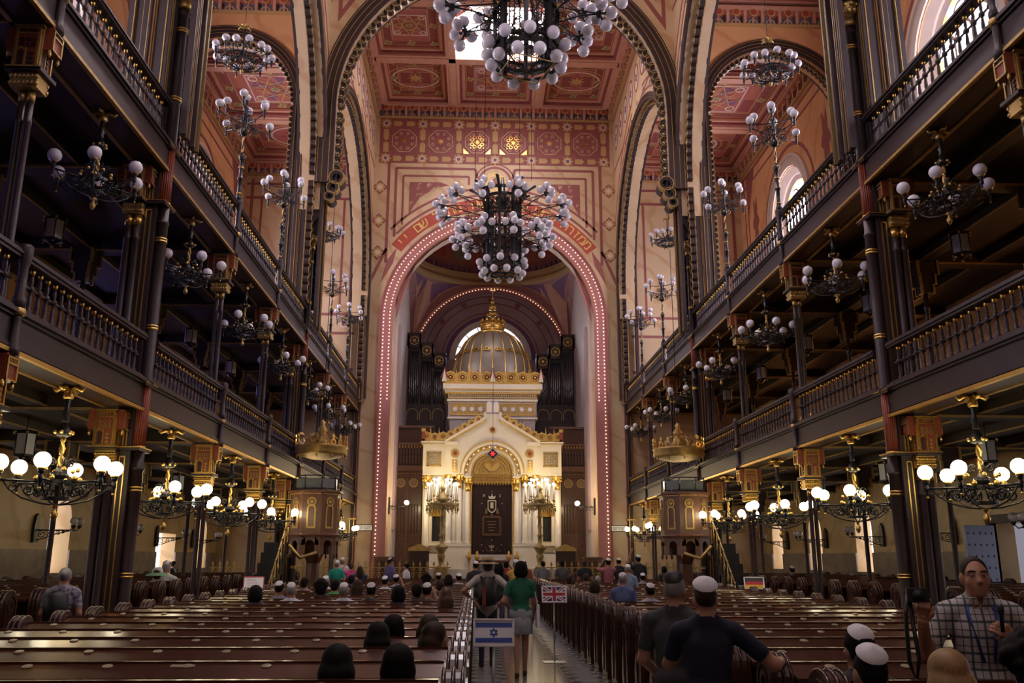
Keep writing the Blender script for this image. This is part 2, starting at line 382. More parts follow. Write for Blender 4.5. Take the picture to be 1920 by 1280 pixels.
# ---------------------------------------------------------------- arcade walls, transverse arches
def archwall(b, fr, hw, zc, ztop, a0, a1, th, zbot=None, n=28, mi=0):
    """wall slab in frame fr from a0 to a1 with a round-headed opening of half width hw centred on 0"""
    for i in range(n):
        t0, t1 = PI-PI*i/n, PI-PI*(i+1)/n
        p, q = (hw*math.cos(t0), zc+hw*math.sin(t0)), (hw*math.cos(t1), zc+hw*math.sin(t1))
        for d, fl in ((0, 0), (-th, 1)):
            vs = [fr.p(p[0], p[1], d), fr.p(q[0], q[1], d), fr.p(q[0], ztop, d), fr.p(p[0], ztop, d)]
            b.add(vs, [(0, 1, 2, 3) if not fl else (3, 2, 1, 0)], mi)
        b.add([fr.p(*p, 0), fr.p(*p, -th), fr.p(*q, -th), fr.p(*q, 0)], [(0, 1, 2, 3)], mi)
    zb = zc if zbot is None else zbot
    b.fbox(fr, a0, -hw, zb, ztop, -th, 0, mi); b.fbox(fr, hw, a1, zb, ztop, -th, 0, mi)
def scallop_mesh(r=.15, d=.10):
    b = MB(); f = Fr((0, 0, 0), (1, 0, 0), (0, 0, 1), (0, -1, 0))
    b.arc(f, (0, 0), r*.62, r, 0, 360, 10, -d, d, 0)
    for e in (-1, 1): b.arc(f, (0, 0), r*.9, r*1.05, 0, 360, 10, *sorted((e*(d-.012), e*(d+.012))), 1)
    return b.mesh('scallop', ['wood', 'dullgold'])
def scallops(fr, hw, zc, zlow, th, parent, step=.3, r=.16, each=True, skip=None):
    """a fringe of little rings hanging from an arch and running down its jambs"""
    pts = []
    nj = int((zc-zlow)/step)
    for j in range(nj): pts.append((-hw+.06, zlow+j*step+step/2)); pts.append((hw-.06, zlow+j*step+step/2))
    na = int(PI*hw/step)
    for i in range(na):
        a = PI*(i+.5)/na; pts.append(((hw-.06)*math.cos(a), zc+(hw-.06)*math.sin(a)))
    if each:
        me = scallop_mesh(r, th); rz = math.atan2(fr.u.y, fr.u.x)
        for a, z in pts: link('scallop', me, parent, fr.p(a, z, -th-.2), rz)
    else:
        b = MB()
        for a, z in pts: b.arc(fr, (a, z), r*.6, r, 0, 360, 8, -2*th-.12, -.12, 0); b.arc(fr, (a, z), r*.88, r*1.05, 0, 360, 8, -.13, -.105, 1)
        stuff(b.build('scalloped_edge', ['wood', 'dullgold'], parent))
def mouldings(fr, hw, zc, zlow, parent, wid=.5, th=.9, back=True):
    """dark and gilt bands around an arch"""
    b = MB(); n = 36
    bands = [(0, .10, .09, 0), (.10, .115, .10, 1), (.115, .26, .05, 0), (.26, .275, .065, 1), (.275, .38, .08, 0), (.38, .395, .09, 1), (.395, .43, .085, 0)]
    for d0, sg in ((0, 1), (-th, -1)) if back else ((0, 1),):
        for r0, r1, d, mi in bands:
            e0, e1 = (d0-.02, d0+d) if sg > 0 else (d0-d, d0+.02)
            b.arc(fr, (0, zc), hw+r0*wid/.43, hw+r1*wid/.43, 0, 180, n, e0, e1, mi)
            for q in (-1, 1): b.fbox(fr, *sorted((q*(hw+r0*wid/.43), q*(hw+r1*wid/.43))), zlow, zc, e0, e1, mi)
    b.build('arch_moulding', ['wood', 'dullgold'], parent)
for s in (-1, 1):
    sd = SIDE[s]
    b = MB(); HW = 5.9; ZC = 13.68
    for yc in BAYC:
        fr = Fr((s*5.8, yc, 0), (0, 1, 0), (0, 0, 1), (-s, 0, 0))
        archwall(b, fr, HW, ZC, ZN+.2, -6.275, 6.275, .75, zbot=12.5)
    aw = struct(b.build('wall_nave_'+sd, ['marble']))
    for k, yc in enumerate(BAYC):
        fr = Fr((s*5.8, yc, 0), (0, 1, 0), (0, 0, 1), (-s, 0, 0))
        mouldings(fr, HW, ZC, 8.7, aw, .27, .75)
        if k: scallops(fr, HW, ZC, 9.4, .09, aw, .29, .15, each=(k == 1))
        # painted ovals, bands and voussoirs of the clerestory
        b = MB()
        for z in (22.55, 19.95): b.fbox(fr, -6.2, 6.2, z, z+.09, 0, .012, 0)
        for i in range(9):
            a = -5.4+i*1.35; b.arc(fr, (a, 21.4), .55, .63, 0, 360, 20, 0, .012, 0, sx=.75); b.disc(fr, (a, 21.4), .5, 16, 0, .008, 1, .72); b.star(fr, (a, 21.4), .12, .3, 6, .008, .014, 2)
        for sg in (-1, 1):
            for r in (6.35, 6.75, 7.2): b.arc(fr, (0, ZC), r, r+.1, 12 if sg > 0 else 100, 80 if sg > 0 else 168, 20, 0, .012, 0)
        for i in range(13):
            a = R(18+144*i/12); p = (6.55*math.cos(a), ZC+6.55*math.sin(a)); b.star(fr, p, .06, .13, 4, 0, .013, 2)
        b.build('painted_bands', ['pink', 'offwhite', 'violet'], aw)
# transverse arches of the nave
for k, (yb, nm) in enumerate(((26.7, 'far'), (14.13, 'near'))):
    fr = Fr((0, yb-.45, 0), (1, 0, 0), (0, 0, 1), (0, -1, 0)); b = MB()
    archwall(b, fr, 5.45, 16.2, ZN+.2, -5.81, 5.81, .9, zbot=13.6)
    ta = struct(b.build('arch_nave_'+nm, ['marble']))
    mouldings(fr, 5.45, 16.2, 13.4, ta, .55, .9)
    if k == 0:
        scallops(fr, 5.45, 16.2, 13.5, .13, ta, .31, .165, each=True)
        b = MB()
        for sg in (-1, 1):
            b.prism(fr, [(sg*5.55, 22.9), (sg*5.55, 19.2), (sg*3.2, 22.9)][::sg], 0, .008, 0)
            b.prism(fr, [(sg*5.42, 22.8), (sg*5.42, 19.7), (sg*3.45, 22.8)][::sg], .008, .012, 1)
            b.prism(fr, [(sg*5.25, 22.65), (sg*5.25, 20.3), (sg*3.8, 22.65)][::sg], .012, .016, 0)
            b.prism(fr, [(sg*5.15, 22.55), (sg*5.15, 20.7), (sg*4.05, 22.55)][::sg], .016, .02, 2)
        b.build('painted_triangles', ['pink', 'marble', 'tan'], ta)
        # corbels where the arch springs from the pier
        for sg in (-1, 1):
            b = MB()
            for i, (r, z) in enumerate(((.24, 13.55), (.2, 13.2), (.16, 12.9))):
                b.arc(fr, (sg*(5.5-.16*(2-i)*.6), z), r*.55, r, 0, 360, 12, -.5, .1, 0); b.arc(fr, (sg*(5.5-.16*(2-i)*.6), z), r*.93, r*1.05, 0, 360, 12, -.1, .13, 1)
            b.build('arch_corbel', ['wood', 'dullgold'], ta)
# transverse arches of the side aisles
for s in (-1, 1):
    for k, yb in enumerate((26.7, 14.13)):
        fr = Fr((s*9.17, yb-.35, 0), (1, 0, 0), (0, 0, 1), (0, -1, 0)); b = MB()
        archwall(b, fr, 2.32, 16.3, ZA+.1, -2.72, 2.72, .7, zbot=8.4)
        ta = struct(b.build('arch_aisle_%s_%s' % (SIDE[s], ('far', 'near')[k]), ['plaster']))
        mouldings(fr, 2.32, 16.3, 8.4, ta, .38, .7)
        if k == 0: scallops(fr, 2.32, 16.3, 9.0, .1, ta, .2, .105, each=False)
# ---------------------------------------------------------------- cornices with red bosses
def cornice(name, fr, L, parent, step=.58, h=.62):
    b = MB(); b.fbox(fr, 0, L, -.10, 0, 0, .34, 0); b.fbox(fr, 0, L, -.30, -.10, 0, .20, 4); b.fbox(fr, 0, L, -h+.06, -.30, 0, .08, 3); b.fbox(fr, 0, L, -h, -h+.06, 0, .14, 2)
    n = int(L/step)
    for i in range(n):
        a = (i+.5)*L/n
        b.disc(fr, (a, -.2), .105, 10, .20, .26, 1); b.arc(fr, (a, -.2), .105, .15, 0, 360, 10, .2, .24, 2)
        b.fbox(fr, a+L/n/2-.05, a+L/n/2+.05, -h+.08, -.12, .05, .22, 0)
        b.arc(fr, (a, -h+.08), .12, .17, 0, 180, 6, .08, .11, 2); b.fbox(fr, a-.03, a+.03, -h+.08, -.3, .08, .12, 0)
    return stuff(b.build(name, ['salmon', 'redpaint', 'tan', 'bluegrey', 'brick'], parent))
# ---------------------------------------------------------------- coffered ceilings
def coffer(w, h, kind):
    """a painted coffer seen from below, local origin at its centre, opening downwards"""
    f = Fr((0, 0, .35), (1, 0, 0), (0, -1, 0), (0, 0, -1)); b = MB(); A, B = w/2, h/2
    def frame(a, bb, wd, d0, d1, mi):
        b.fbox(f, -a, a, bb-wd, bb, d0, d1, mi); b.fbox(f, -a, a, -bb, -bb+wd, d0, d1, mi)
        b.fbox(f, -a, -a+wd, -bb+wd, bb-wd, d0, d1, mi); b.fbox(f, a-wd, a, -bb+wd, bb-wd, d0, d1, mi)
    b.fbox(f, -A, A, -B, B, -.04, 0, 0)
    frame(A, B, .14, 0, .35, 1); frame(A-.14, B-.14, .11, 0, .26, 2); frame(A-.25, B-.25, .13, 0, .16, 1); frame(A-.38, B-.38, .05, 0, .09, 5)
    a, c = A-.43, B-.43
    frame(a, c, .36, 0, .012, 2); frame(a-.36, c-.36, .035, 0, .02, 3); frame(a, c, .03, .0, .02, 3)
    for sx in (-1, 0, 1):
        for sy in (-1, 0, 1):
            if sx or sy: b.star(f, (sx*(a-.18), sy*(c-.18)), .13, .24, 4, .012, .03, 3, PI/8); b.disc(f, (sx*(a-.18), sy*(c-.18)), .1, 8, .03, .035, 6)
    a -= .4; c -= .4
    if kind == 'star':
        q = min(a, c)*.95
        frame(q, q, .05, 0, .024, 4)
        for i in range(8):
            t = i*PI/4+PI/8; u = (math.cos(t), math.sin(t)); v = (-u[1], u[0])
            b.prism(f, [(u[0]*q*.28+v[0]*q*.13, u[1]*q*.28+v[1]*q*.13), (u[0]*q*.28-v[0]*q*.13, u[1]*q*.28-v[1]*q*.13), (u[0]*q*.86-v[0]*q*.16, u[1]*q*.86-v[1]*q*.16), (u[0]*q*.86+v[0]*q*.16, u[1]*q*.86+v[1]*q*.16)], 0, .014, (7 if w > 4 else 2) if i % 2 else 5)
        for i in range(8):
            t = i*PI/4; p0 = (math.cos(t)*q, math.sin(t)*q); p1 = (math.cos(t+3*PI/4)*q, math.sin(t+3*PI/4)*q)
            dx, dy = p1[0]-p0[0], p1[1]-p0[1]; l = math.hypot(dx, dy); n = (-dy/l*.022, dx/l*.022)
            b.prism(f, [(p0[0]-n[0], p0[1]-n[1]), (p1[0]-n[0], p1[1]-n[1]), (p1[0]+n[0], p1[1]+n[1]), (p0[0]+n[0], p0[1]+n[1])], .014, .026, 3)
        b.star(f, (0, 0), q*.14, q*.26, 8, .014, .03, 3); b.disc(f, (0, 0), q*.12, 8, .03, .036, 6)
        for sx in (-1, 1):
            for sy in (-1, 1): b.arc(f, (sx*q*.72, sy*q*.72), q*.14, q*.2, 0, 360, 8, 0, .02, 4)
        if a-q > .25:
            for sx in (-1, 1):
                for k in range(2): b.fbox(f, *sorted((sx*(q+.12), sx*(a-.05))), -c+.1+k*(c), -.05+k*c, 0, .014, 5 if k else 2); 
    else:
        b.arc(f, (0, 0), c*.72, c*.78, 0, 360, 24, 0, .02, 4, sx=1.3); b.arc(f, (0, 0), c*.9, c*.94, 0, 360, 24, 0, .02, 3, sx=1.3)
        b.star(f, (0, 0), c*.25, c*.62, 8, 0, .016, 2); b.star(f, (0, 0), c*.18, c*.4, 8, .016, .026, 3)
        for sx in (-1, 1):
            b.fbox(f, *sorted((sx*(a-.1), sx*(a-.55))), -c*.45, c*.45, 0, .014, 2); b.fbox(f, *sorted((sx*(a-.05), sx*(a-.6))), -c*.5, -c*.45, 0, .02, 3); b.fbox(f, *sorted((sx*(a-.05), sx*(a-.6))), c*.45, c*.5, 0, .02, 3)
            for sy in (-1, 1): b.arc(f, (sx*a*.72, sy*c*.74), .16, .24, 0, 360, 10, 0, .018, 5)
    return b.mesh('coffer', ['ceilred', 'salmon', 'maroon', 'tan', 'offwhite', 'brick', 'greenpaint', 'violet'])
cs_x = 3.62; CW = 11.2
b = MB(); b.box(-13, 13, -5.4, 40.2, 23.9, 24.2)
ceil = struct(b.build('ceiling', ['salmon']))
b = MB()
rows = [YB[8]-.25]+YB[7:0:-1]+[1.6]
for y in YB[1:]+[5.77, 1.6, -2.6]: b.box(-5.7, 5.7, y-.17, y+.17, ZN-.05, 23.95)
for x in (-2.02, 2.02): b.box(x-.15, x+.15, -5, 39.4, ZN-.05, 23.95)
for x in (-5.7, 5.4): b.box(x, x+.3, -5, 39.4, ZN-.05, 23.95)
b.build('ceiling_beams', ['salmon'], ceil)
cm = {(k, wd): coffer(wd, 3.86, k) for k in ('star', 'oval') for wd in (3.72, 3.23)}
ys = [1.6, 5.77]+YB[1:]
for i in range(len(ys)-1):
    yc = (ys[i]+ys[i+1])/2; mid = i % 3 == 1
    for j, xc in enumerate((-3.785, 0, 3.785)):
        if j == 1 and mid:
            fr = Fr((0, yc, ZN+.55), (1, 0, 0), (0, -1, 0), (0, 0, -1)); b = MB(); b.fbox(fr, -1.86, 1.86, -1.92, 1.92, -.03, 0, 0)
            for q in (-.62, .62): b.fbox(fr, q-.03, q+.03, -1.9, 1.9, 0, .06, 1)
            for q in (-.95, 0, .95): b.fbox(fr, -1.86, 1.86, q-.03, q+.03, 0, .06, 1)
            sk = b.build('skylight', ['skylight', 'salmon'], ceil)
            b = MB()
            for sg in (-1, 1): # painted triangles of the reveal
                b.prism(fr, [(sg*1.82, -1.7), (sg*1.2, -1.0), (sg*1.82, -.3)][::sg], .02, .05, 0); b.prism(fr, [(sg*1.82, .3), (sg*1.2, 1.0), (sg*1.82, 1.7)][::sg], .02, .05, 0)
            b.build('reveal_ornament', ['rose'], sk)
        else:
            k = 'star' if (j == 1 or mid) else 'oval'
            link('coffer', cm[(k, 3.72 if j == 1 else 3.23)], ceil, (xc, yc, ZN-.02))
cm2 = {k: coffer(5.0, 3.9, k) for k in ('star', 'oval')}
for s in (-1, 1):
    b = MB(); b.box(*sorted((s*6.4, s*13)), -5.4, 39.4, ZA+.5, ZA+.7)
    ac = struct(b.build('ceiling_aisle_'+SIDE[s], ['salmon']))
    b = MB()
    for y in ys+[-2.6]: b.box(*sorted((s*6.45, s*11.9)), y-.14, y+.14, ZA, ZA+.5)
    for x in (6.45, 11.62): b.box(*sorted((s*x, s*(x+.28))), -5, 39.3, ZA, ZA+.5)
    b.build('ceiling_beams', ['salmon'], ac)
    for i in range(len(ys)-1):
        link('coffer', cm2['star' if i % 3 == 1 else 'oval'], ac, (s*9.17, (ys[i]+ys[i+1])/2, ZA+.05))
    wu = bpy.data.objects['wall_upper_'+SIDE[s]]
    cornice('cornice', Fr((s*XW, 39.3 if s < 0 else -2, ZA), (0, -s*-1, 0) if s > 0 else (0, -1, 0), (0, 0, 1), (-s, 0, 0)), 41.3, wu)
    cornice('cornice', Fr((s*5.8, 27.1, ZN), (0, 1, 0), (0, 0, 1), (-s, 0, 0)), 12.2, bpy.data.objects['wall_nave_'+SIDE[s]])
    for yb, nm in ((26.7, 'far'), (14.13, 'near')):
        cornice('cornice', Fr((s*9.17-2.7, yb-.35, ZA), (1, 0, 0), (0, 0, 1), (0, -1, 0)), 5.4, bpy.data.objects['arch_aisle_%s_%s' % (SIDE[s], nm)])

# ---------------------------------------------------------------- the wall around the ark
WF = Fr((0, 39.3, 0), (1, 0, 0), (0, 0, 1), (0, -1, 0))
b = MB(); archwall(b, WF, 4.65, 12.45, ZN+.4, -6.1, 6.1, .9, zbot=0)
wf = struct(b.build('wall_front', ['marble']))
cornice('cornice', Fr((-5.62, 39.3, ZN), (1, 0, 0), (0, 0, 1), (0, -1, 0)), 11.24, wf, .6, .66)
b = MB(); f = WF
b.arc(f, (0, 12.45), 4.65, 5.2, 0, 180, 48, 0, .10, 0)
b.arc(f, (0, 12.45), 5.2, 5.28, 0, 180, 48, 0, .14, 1)
for sg in (-1, 1):
    b.fbox(f, *sorted((sg*4.65, sg*5.2)), 0, 12.45, 0, .10, 0); b.fbox(f, *sorted((sg*5.2, sg*5.28)), 0, 12.45, 0, .14, 1)
    b.fbox(f, *sorted((sg*5.95, sg*6.1)), 0, ZN-.7, 0, .06, 1)
b.build('archivolt', ['rose', 'pink'], wf)
# strings of little bulbs around the arch
for r in (4.8, 5.08):
    b = MB(); n = 92
    for i in range(n+1):
        a = PI*i/n; p = WF.p(r*math.cos(a), 12.45+r*math.sin(a), .14); b.ball(p, .033, 6, 4)
    for sg in (-1, 1):
        for i in range(66):
            if r > 5: b.ball(WF.p(sg*r, 12.28-i*.17, .14), .033, 6, 4)
            elif i < 22: b.ball(WF.p(sg*r, 12.28-i*.17, .14), .033, 6, 4)
    stuff(b.build('bulb_string', ['bulb'], wf))
# painted frieze of octagons, borders, medallion
b = MB()
for z0, z1 in ((22.62, 22.70), (22.0, 22.08), (21.25, 21.3), (20.62, 20.68), (20.28, 20.36)): b.fbox(f, -5.6, 5.6, z0, z1, 0, .012, 0)
b.fbox(f, -5.6, 5.6, 20.36, 22.7, 0, .006, 0)
for i in range(7):
    x = -5.3+i*1.767
    for z in (22.36, 20.52):
        b.star(f, (x, z), .2, .30, 8, .006, .016, 1); b.star(f, (x, z), .12, .17, 8, .016, .022, 2); b.disc(f, (x, z), .09, 8, .022, .026, 3)
    for dx in ((.36, .8), (.97, 1.41)):
        if i < 6:
            for z in (22.36, 20.52): b.prism(f, [(x+dx[0], z-.13), (x+dx[1]-.1, z-.13), (x+dx[1], z), (x+dx[1]-.1, z+.13), (x+dx[0], z+.13)], .006, .014, 1)
    b.prism(f, [(x-.13, 20.85), (x+.13, 20.85), (x+.13, 21.3), (x, 21.4), (x-.13, 21.3)], .006, .014, 1); b.prism(f, [(x-.13, 21.55), (x, 21.45), (x+.13, 21.55), (x+.13, 22.05), (x-.13, 22.05)], .006, .014, 1)
    if i < 6:
        xc = x+.884
        b.arc(f, (xc, 21.45), .60, .635, 22.5, 382.5, 8, .006, .016, 4)
        for k in range(8):
            a = k*PI/4+PI/8; b.arc(f, (xc+.42*math.cos(a), 21.45+.42*math.sin(a)), .05, .08, 0, 360, 6, .006, .014, 4)
        b.star(f, (xc, 21.45), .06, .18, 8, .006, .018, 5)
        if i in (2, 3):
            for k in range(4):
                a = k*PI/2+PI/4
                for e in (-1, 1): b.arc(f, (xc+.27*math.cos(a+e*.32), 21.45+.27*math.sin(a+e*.32)), .06, .095, 0, 360, 8, .006, .02, 5)
                b.star(f, (xc+.44*math.cos(a), 21.45+.44*math.sin(a)), .02, .06, 3, .006, .02, 5)
            for sx in (-1, 1): b.prism(f, [(xc+sx*.66, 20.82), (xc+sx*.66, 21.1), (xc+sx*.38, 20.82)][::sx], .006, .02, 5)
# frames beneath
for sg in (-1, 1):
    def L(pts, w=.08, d=.012, mi=0):
        w *= 1.7 if w > .04 else 1.3
        for (x0, z0), (x1, z1) in zip(pts, pts[1:]):
            dx, dz = x1-x0, z1-z0; l = math.hypot(dx, dz); n = (-dz/l*w/2, dx/l*w/2)
            q = [(sg*(x0-n[0]), z0-n[1]), (sg*(x1-n[0]), z1-n[1]), (sg*(x1+n[0]), z1+n[1]), (sg*(x0+n[0]), z0+n[1])]
            b.prism(f, q if sg > 0 else q[::-1], 0, d, mi)
    L([(5.9, 20.3), (5.9, 14.0)]); L([(5.1, 20.3), (5.1, 15.2)]); L([(5.9, 14.0), (5.1, 15.9)])
    for z in (19.0, 17.3, 15.7):
        b.star(f, (sg*5.5, z), .26, .36, 4, 0, .012, 0, 0); b.star(f, (sg*5.5, z), .2, .28, 8, .012, .018, 1); b.star(f, (sg*5.5, z), .1, .17, 8, .018, .026, 2)
    for z in (19.9, 18.15, 16.5): b.prism(f, [(sg*5.5-.16, z-.35), (sg*5.5+.16, z-.35), (sg*5.5+.16, z+.25), (sg*5.5, z+.38), (sg*5.5-.16, z+.25)], 0, .010, 3 if 0 else 4)
    L([(.95, 20.02), (4.75, 20.02), (4.75, 16.5)], .07); L([(.95, 20.02), (.85, 19.55)], .07); L([(1.25, 19.62), (4.4, 19.62), (4.4, 17.1)], .06)
    L([(1.25, 19.62), (1.25, 19.2)], .06); L([(1.4, 19.5), (4.25, 19.5), (4.25, 17.4)], .03, .012, 4)
    for r in (6.2, 6.55): b.arc(f, (0, 12.45), r, r+.11, 42 if sg > 0 else 97, 83 if sg > 0 else 138, 20, 0, .012, 0)
    # leafy corner ornament
    rng = random.Random(3)
    b.prism(f, [(sg*x, z) for x, z in ((4.1, 19.3), (2.6, 19.3), (2.2, 19.15), (2.9, 19.0), (3.3, 18.7), (3.6, 18.5), (3.9, 18.0), (4.1, 17.6))][::-sg], 0, .014, 0)
    for i in range(14):
        x = 4.0-rng.random()*1.3; z = 19.2-rng.random()*(4.2-2.2-(4-x))*.6; b.arc(f, (sg*x, z), .05, .08, 0, 270, 8, .014, .022, 4)
    b.prism(f, [(sg*x, z) for x, z in ((5.05, 15.3), (4.6, 15.95), (4.75, 15.2), (5.3, 14.2))][::sg], 0, .012, 0)
b.arc(f, (0, 19.35), .72, .82, 0, 360, 32, 0, .014, 0); b.disc(f, (0, 19.35), .70, 32, 0, .008, 4); b.arc(f, (0, 19.35), .92, .98, 0, 360, 32, 0, .012, 0)
for k in range(12):
    a = k*PI/6; b.arc(f, (.42*math.cos(a), 19.35+.42*math.sin(a)), .06, .12, 0, 360, 8, .008, .02, 6)
b.star(f, (0, 19.35), .16, .26, 4, .008, .02, 0)
b.build('painted_ornament', ['pink', 'tan', 'offwhite', 'violet', 'marble', 'gold', 'goldpaint'], wf)
# red band with the gilt Hebrew verse
b = MB(); b.arc(f, (0, 12.45), 5.5, 6.08, 37, 143, 40, 0, .012, 0)
band = b.build('inscription_band', ['redpaint'], wf)
verse = 'ממזרח שמש עד מבואו מהלל שם יי'
n = len(verse)
for i, ch in enumerate(verse):
    if ch == ' ': continue
    a = 40.5+(99.0)*i/(n-1); t = R(a)
    c = bpy.data.curves.new('letter', 'FONT'); c.body = ch; c.size = .66; c.extrude = .008; c.align_x = 'CENTER'; c.align_y = 'CENTER'
    c.materials.append(M['goldpaint']); o = bpy.data.objects.new('letter', c); col.objects.link(o)
    o.location = WF.p(5.79*math.cos(t), 12.45+5.79*math.sin(t), .022); o.rotation_euler = (PI/2, -(t-PI/2), 0); o.parent = band
# aisle end walls
for s in (-1, 1):
    b = MB(); b.box(*sorted((s*6.1, s*12.6)), 39.3, 39.9, 0, ZA+.5)
    we = struct(b.build('wall_end_'+SIDE[s], ['marble']))
    fr = Fr((s*9.1, 39.3, 0), (1, 0, 0), (0, 0, 1), (0, -1, 0)); b = MB()
    for x in (-2.5, 2.35): b.fbox(fr, x, x+.14, 8.4, 19.3, 0, .012)
    for z in (19.0, 18.3, 12.6, 11.7, 10.0): b.fbox(fr, -2.7, 2.7, z, z+.12, 0, .014)
    for x in (-2.0, 1.9): b.fbox(fr, x, x+.1, 12.7, 18.3, 0, .012)
    for x in (-2.2, 2.2): b.star(fr, (x, 12.2), .16, .26, 8, .012, .018, 1); b.star(fr, (x, 12.2), .08, .14, 8, .018, .024, 0)
    pts = [((.55+.14*math.cos(7*2*PI*k/28))*math.cos(2*PI*k/28)*.8, 15.4+(.55+.14*math.cos(7*2*PI*k/28))*2.3*math.sin(2*PI*k/28)) for k in range(28)]
    b.prism(fr, pts, 0, .012)
    b.build('painted_bands', ['pink', 'offwhite'], we); cornice('cornice', Fr((s*9.17-2.7, 39.3, ZA), (1, 0, 0), (0, 0, 1), (0, -1, 0)), 5.4, we)
# ---------------------------------------------------------------- apse
AC = (0, 43.9); A_ = 4.55; ZS = 12.45
b = MB()
for s in (-1, 1):
    b.box(*sorted((s*A_, s*(A_+.6))), 40.2, 48.6, 0, 16.9, 0)
    for y in (41.2, 45.6):
        fr = Fr((s*A_, y, 0), (0, 1, 0), (0, 0, 1), (-s, 0, 0))
        b.fbox(fr, -.4, .4, 3, 12.3, 0, .10, 1); b.arc(fr, (0, 12.3), 0.01, .4, 0, 180, 12, 0, .10, 1)
wa = struct(b.build('wall_apse_side', ['stone', 'apse']))
b = MB(); fr = Fr((0, 48.2, 0), (1, 0, 0), (0, 0, 1), (0, -1, 0))
archwall(b, fr, 4.15, ZS, 17.2, -4.6, 4.6, .5, zbot=0, mi=0); b.box(-4.6, 4.6, 49.0, 49.4, 0, 17.2, 1)
wk = struct(b.build('wall_apse_back', ['rose', 'apse']))
fb = Fr((0, 49.0, 0), (1, 0, 0), (0, 0, 1), (0, -1, 0)); b = MB()
for r0, r1, mi in ((3.75, 3.82, 0), (3.35, 3.42, 0), (2.75, 2.82, 0), (2.35, 2.62, 1), (2.0, 2.35, 2)): b.arc(fb, (0, ZS+.3), r0, r1, 0, 180, 32, 0, .02 if mi < 2 else .2, mi)
for k in range(7): a = PI*(k+.5)/7; b.star(fb, (3.58*math.cos(a), ZS+.3+3.58*math.sin(a)), .12, .22, 8, 0, .02, 0)
b.build('painted_bands', ['pink', 'violet', 'stone'], wk)
wins += 1; b = MB(); b.prism(fb, [(2.0*math.cos(PI*i/20), ZS+.3+2.0*math.sin(PI*i/20)) for i in range(21)], .01, .03, 0)
for k in range(1, 8): a = PI*k/8; b.fbox(Fr((0, 49.0, ZS+.3), (math.cos(a), 0, math.sin(a)), (-math.sin(a), 0, math.cos(a)), (0, -1, 0)), .5, 2.0, -.03, .03, .03, .07, 1)
b.arc(fb, (0, ZS+.3), 1.1, 1.16, 0, 180, 20, .03, .07, 1)
struct(b.build('window_%d' % wins, ['glass_rear', 'iron']))
b = MB()
for i in range(75): a = PI*i/74; b.ball(fr.p(4.28*math.cos(a), ZS+4.28*math.sin(a), .06), .035, 6, 4)
stuff(b.build('bulb_string', ['bulb'], wk))
b = MB(); b.arc(fr, (0, ZS), 4.15, 4.2, 0, 180, 40, 0, .09, 0); b.arc(fr, (0, ZS), 4.36, 4.42, 0, 180, 40, 0, .09, 1); b.build('arch_moulding', ['pink', 'salmon'], wk)
# pendentives
b = MB(); RR = A_*math.sqrt(2); nphi, nth_ = 16, 10
def pend(ph, k, q0=0.0, q1=1.0, dr=0.0):
    c_ = max(abs(math.cos(ph)), abs(math.sin(ph))); lo = math.acos(min(1, 1/(math.sqrt(2)*c_))); th = lo+(R(45)-lo)*k
    r = RR-dr; return (AC[0]+r*math.cos(th)*math.cos(ph), AC[1]+r*math.cos(th)*math.sin(ph), ZS+r*math.sin(th))
for quad in range(4):
    for i in range(nphi):
        p0, p1 = quad*PI/2+PI/2*i/nphi, quad*PI/2+PI/2*(i+1)/nphi
        for j in range(nth_):
            b.add([pend(p0, j/nth_), pend(p1, j/nth_), pend(p1, (j+1)/nth_), pend(p0, (j+1)/nth_)], [(0, 1, 2, 3)], 0)
dome = struct(b.build('apse_vault', ['rose']))
b = MB()   # inner painted triangle of each far pendentive
for q in (1, 0):
    mid = R(45) if q == 0 else R(135)
    for wdt, k0, dr, mi in ((.62, .22, .02, 1), (.55, .27, .03, 0), (.5, .31, .04, 2)):
        m_ = 10
        for i in range(m_):
            p0, p1 = mid+R(45)*wdt*(-1+2*i/m_), mid+R(45)*wdt*(-1+2*(i+1)/m_)
            lo = lambda p: k0+(.9-k0)*min(1, abs(p-mid)/(R(45)*wdt))*.95
            b.add([pend(p0, lo(p0), dr=dr), pend(p1, lo(p1), dr=dr), pend(p1, .92-(wdt-.5)*-.2, dr=dr), pend(p0, .92-(wdt-.5)*-.2, dr=dr)], [(0, 1, 2, 3)], mi)
    c0 = Vector(pend(mid, .66, dr=.06)); nrm = (Vector((AC[0], AC[1], ZS))-c0).normalized(); uu = Vector((0, 0, 1)).cross(nrm).normalized(); fp = Fr(c0, uu, nrm.cross(uu), nrm)
    b.arc(fp, (0, 0), .34, .4, 0, 360, 16, 0, .02, 3); b.star(fp, (0, 0), .15, .33, 8, 0, .02, 4); b.disc(fp, (0, 0), .12, 8, .02, .03, 3)
    for x in (-.85, .85): b.arc(fp, (x, .35), .08, .13, 0, 300, 10, 0, .02, 3)
    for x in (-.16, .16): b.arc(fp, (x, -.75), .07, .14, 0, 360, 10, 0, .02, 5)
    b.arc(fp, (0, -.98), .09, .17, 0, 360, 10, 0, .02, 5)
b.build('painted_triangle', ['rose', 'salmon', 'violet', 'offwhite', 'redpaint', 'bluegrey'], dome)
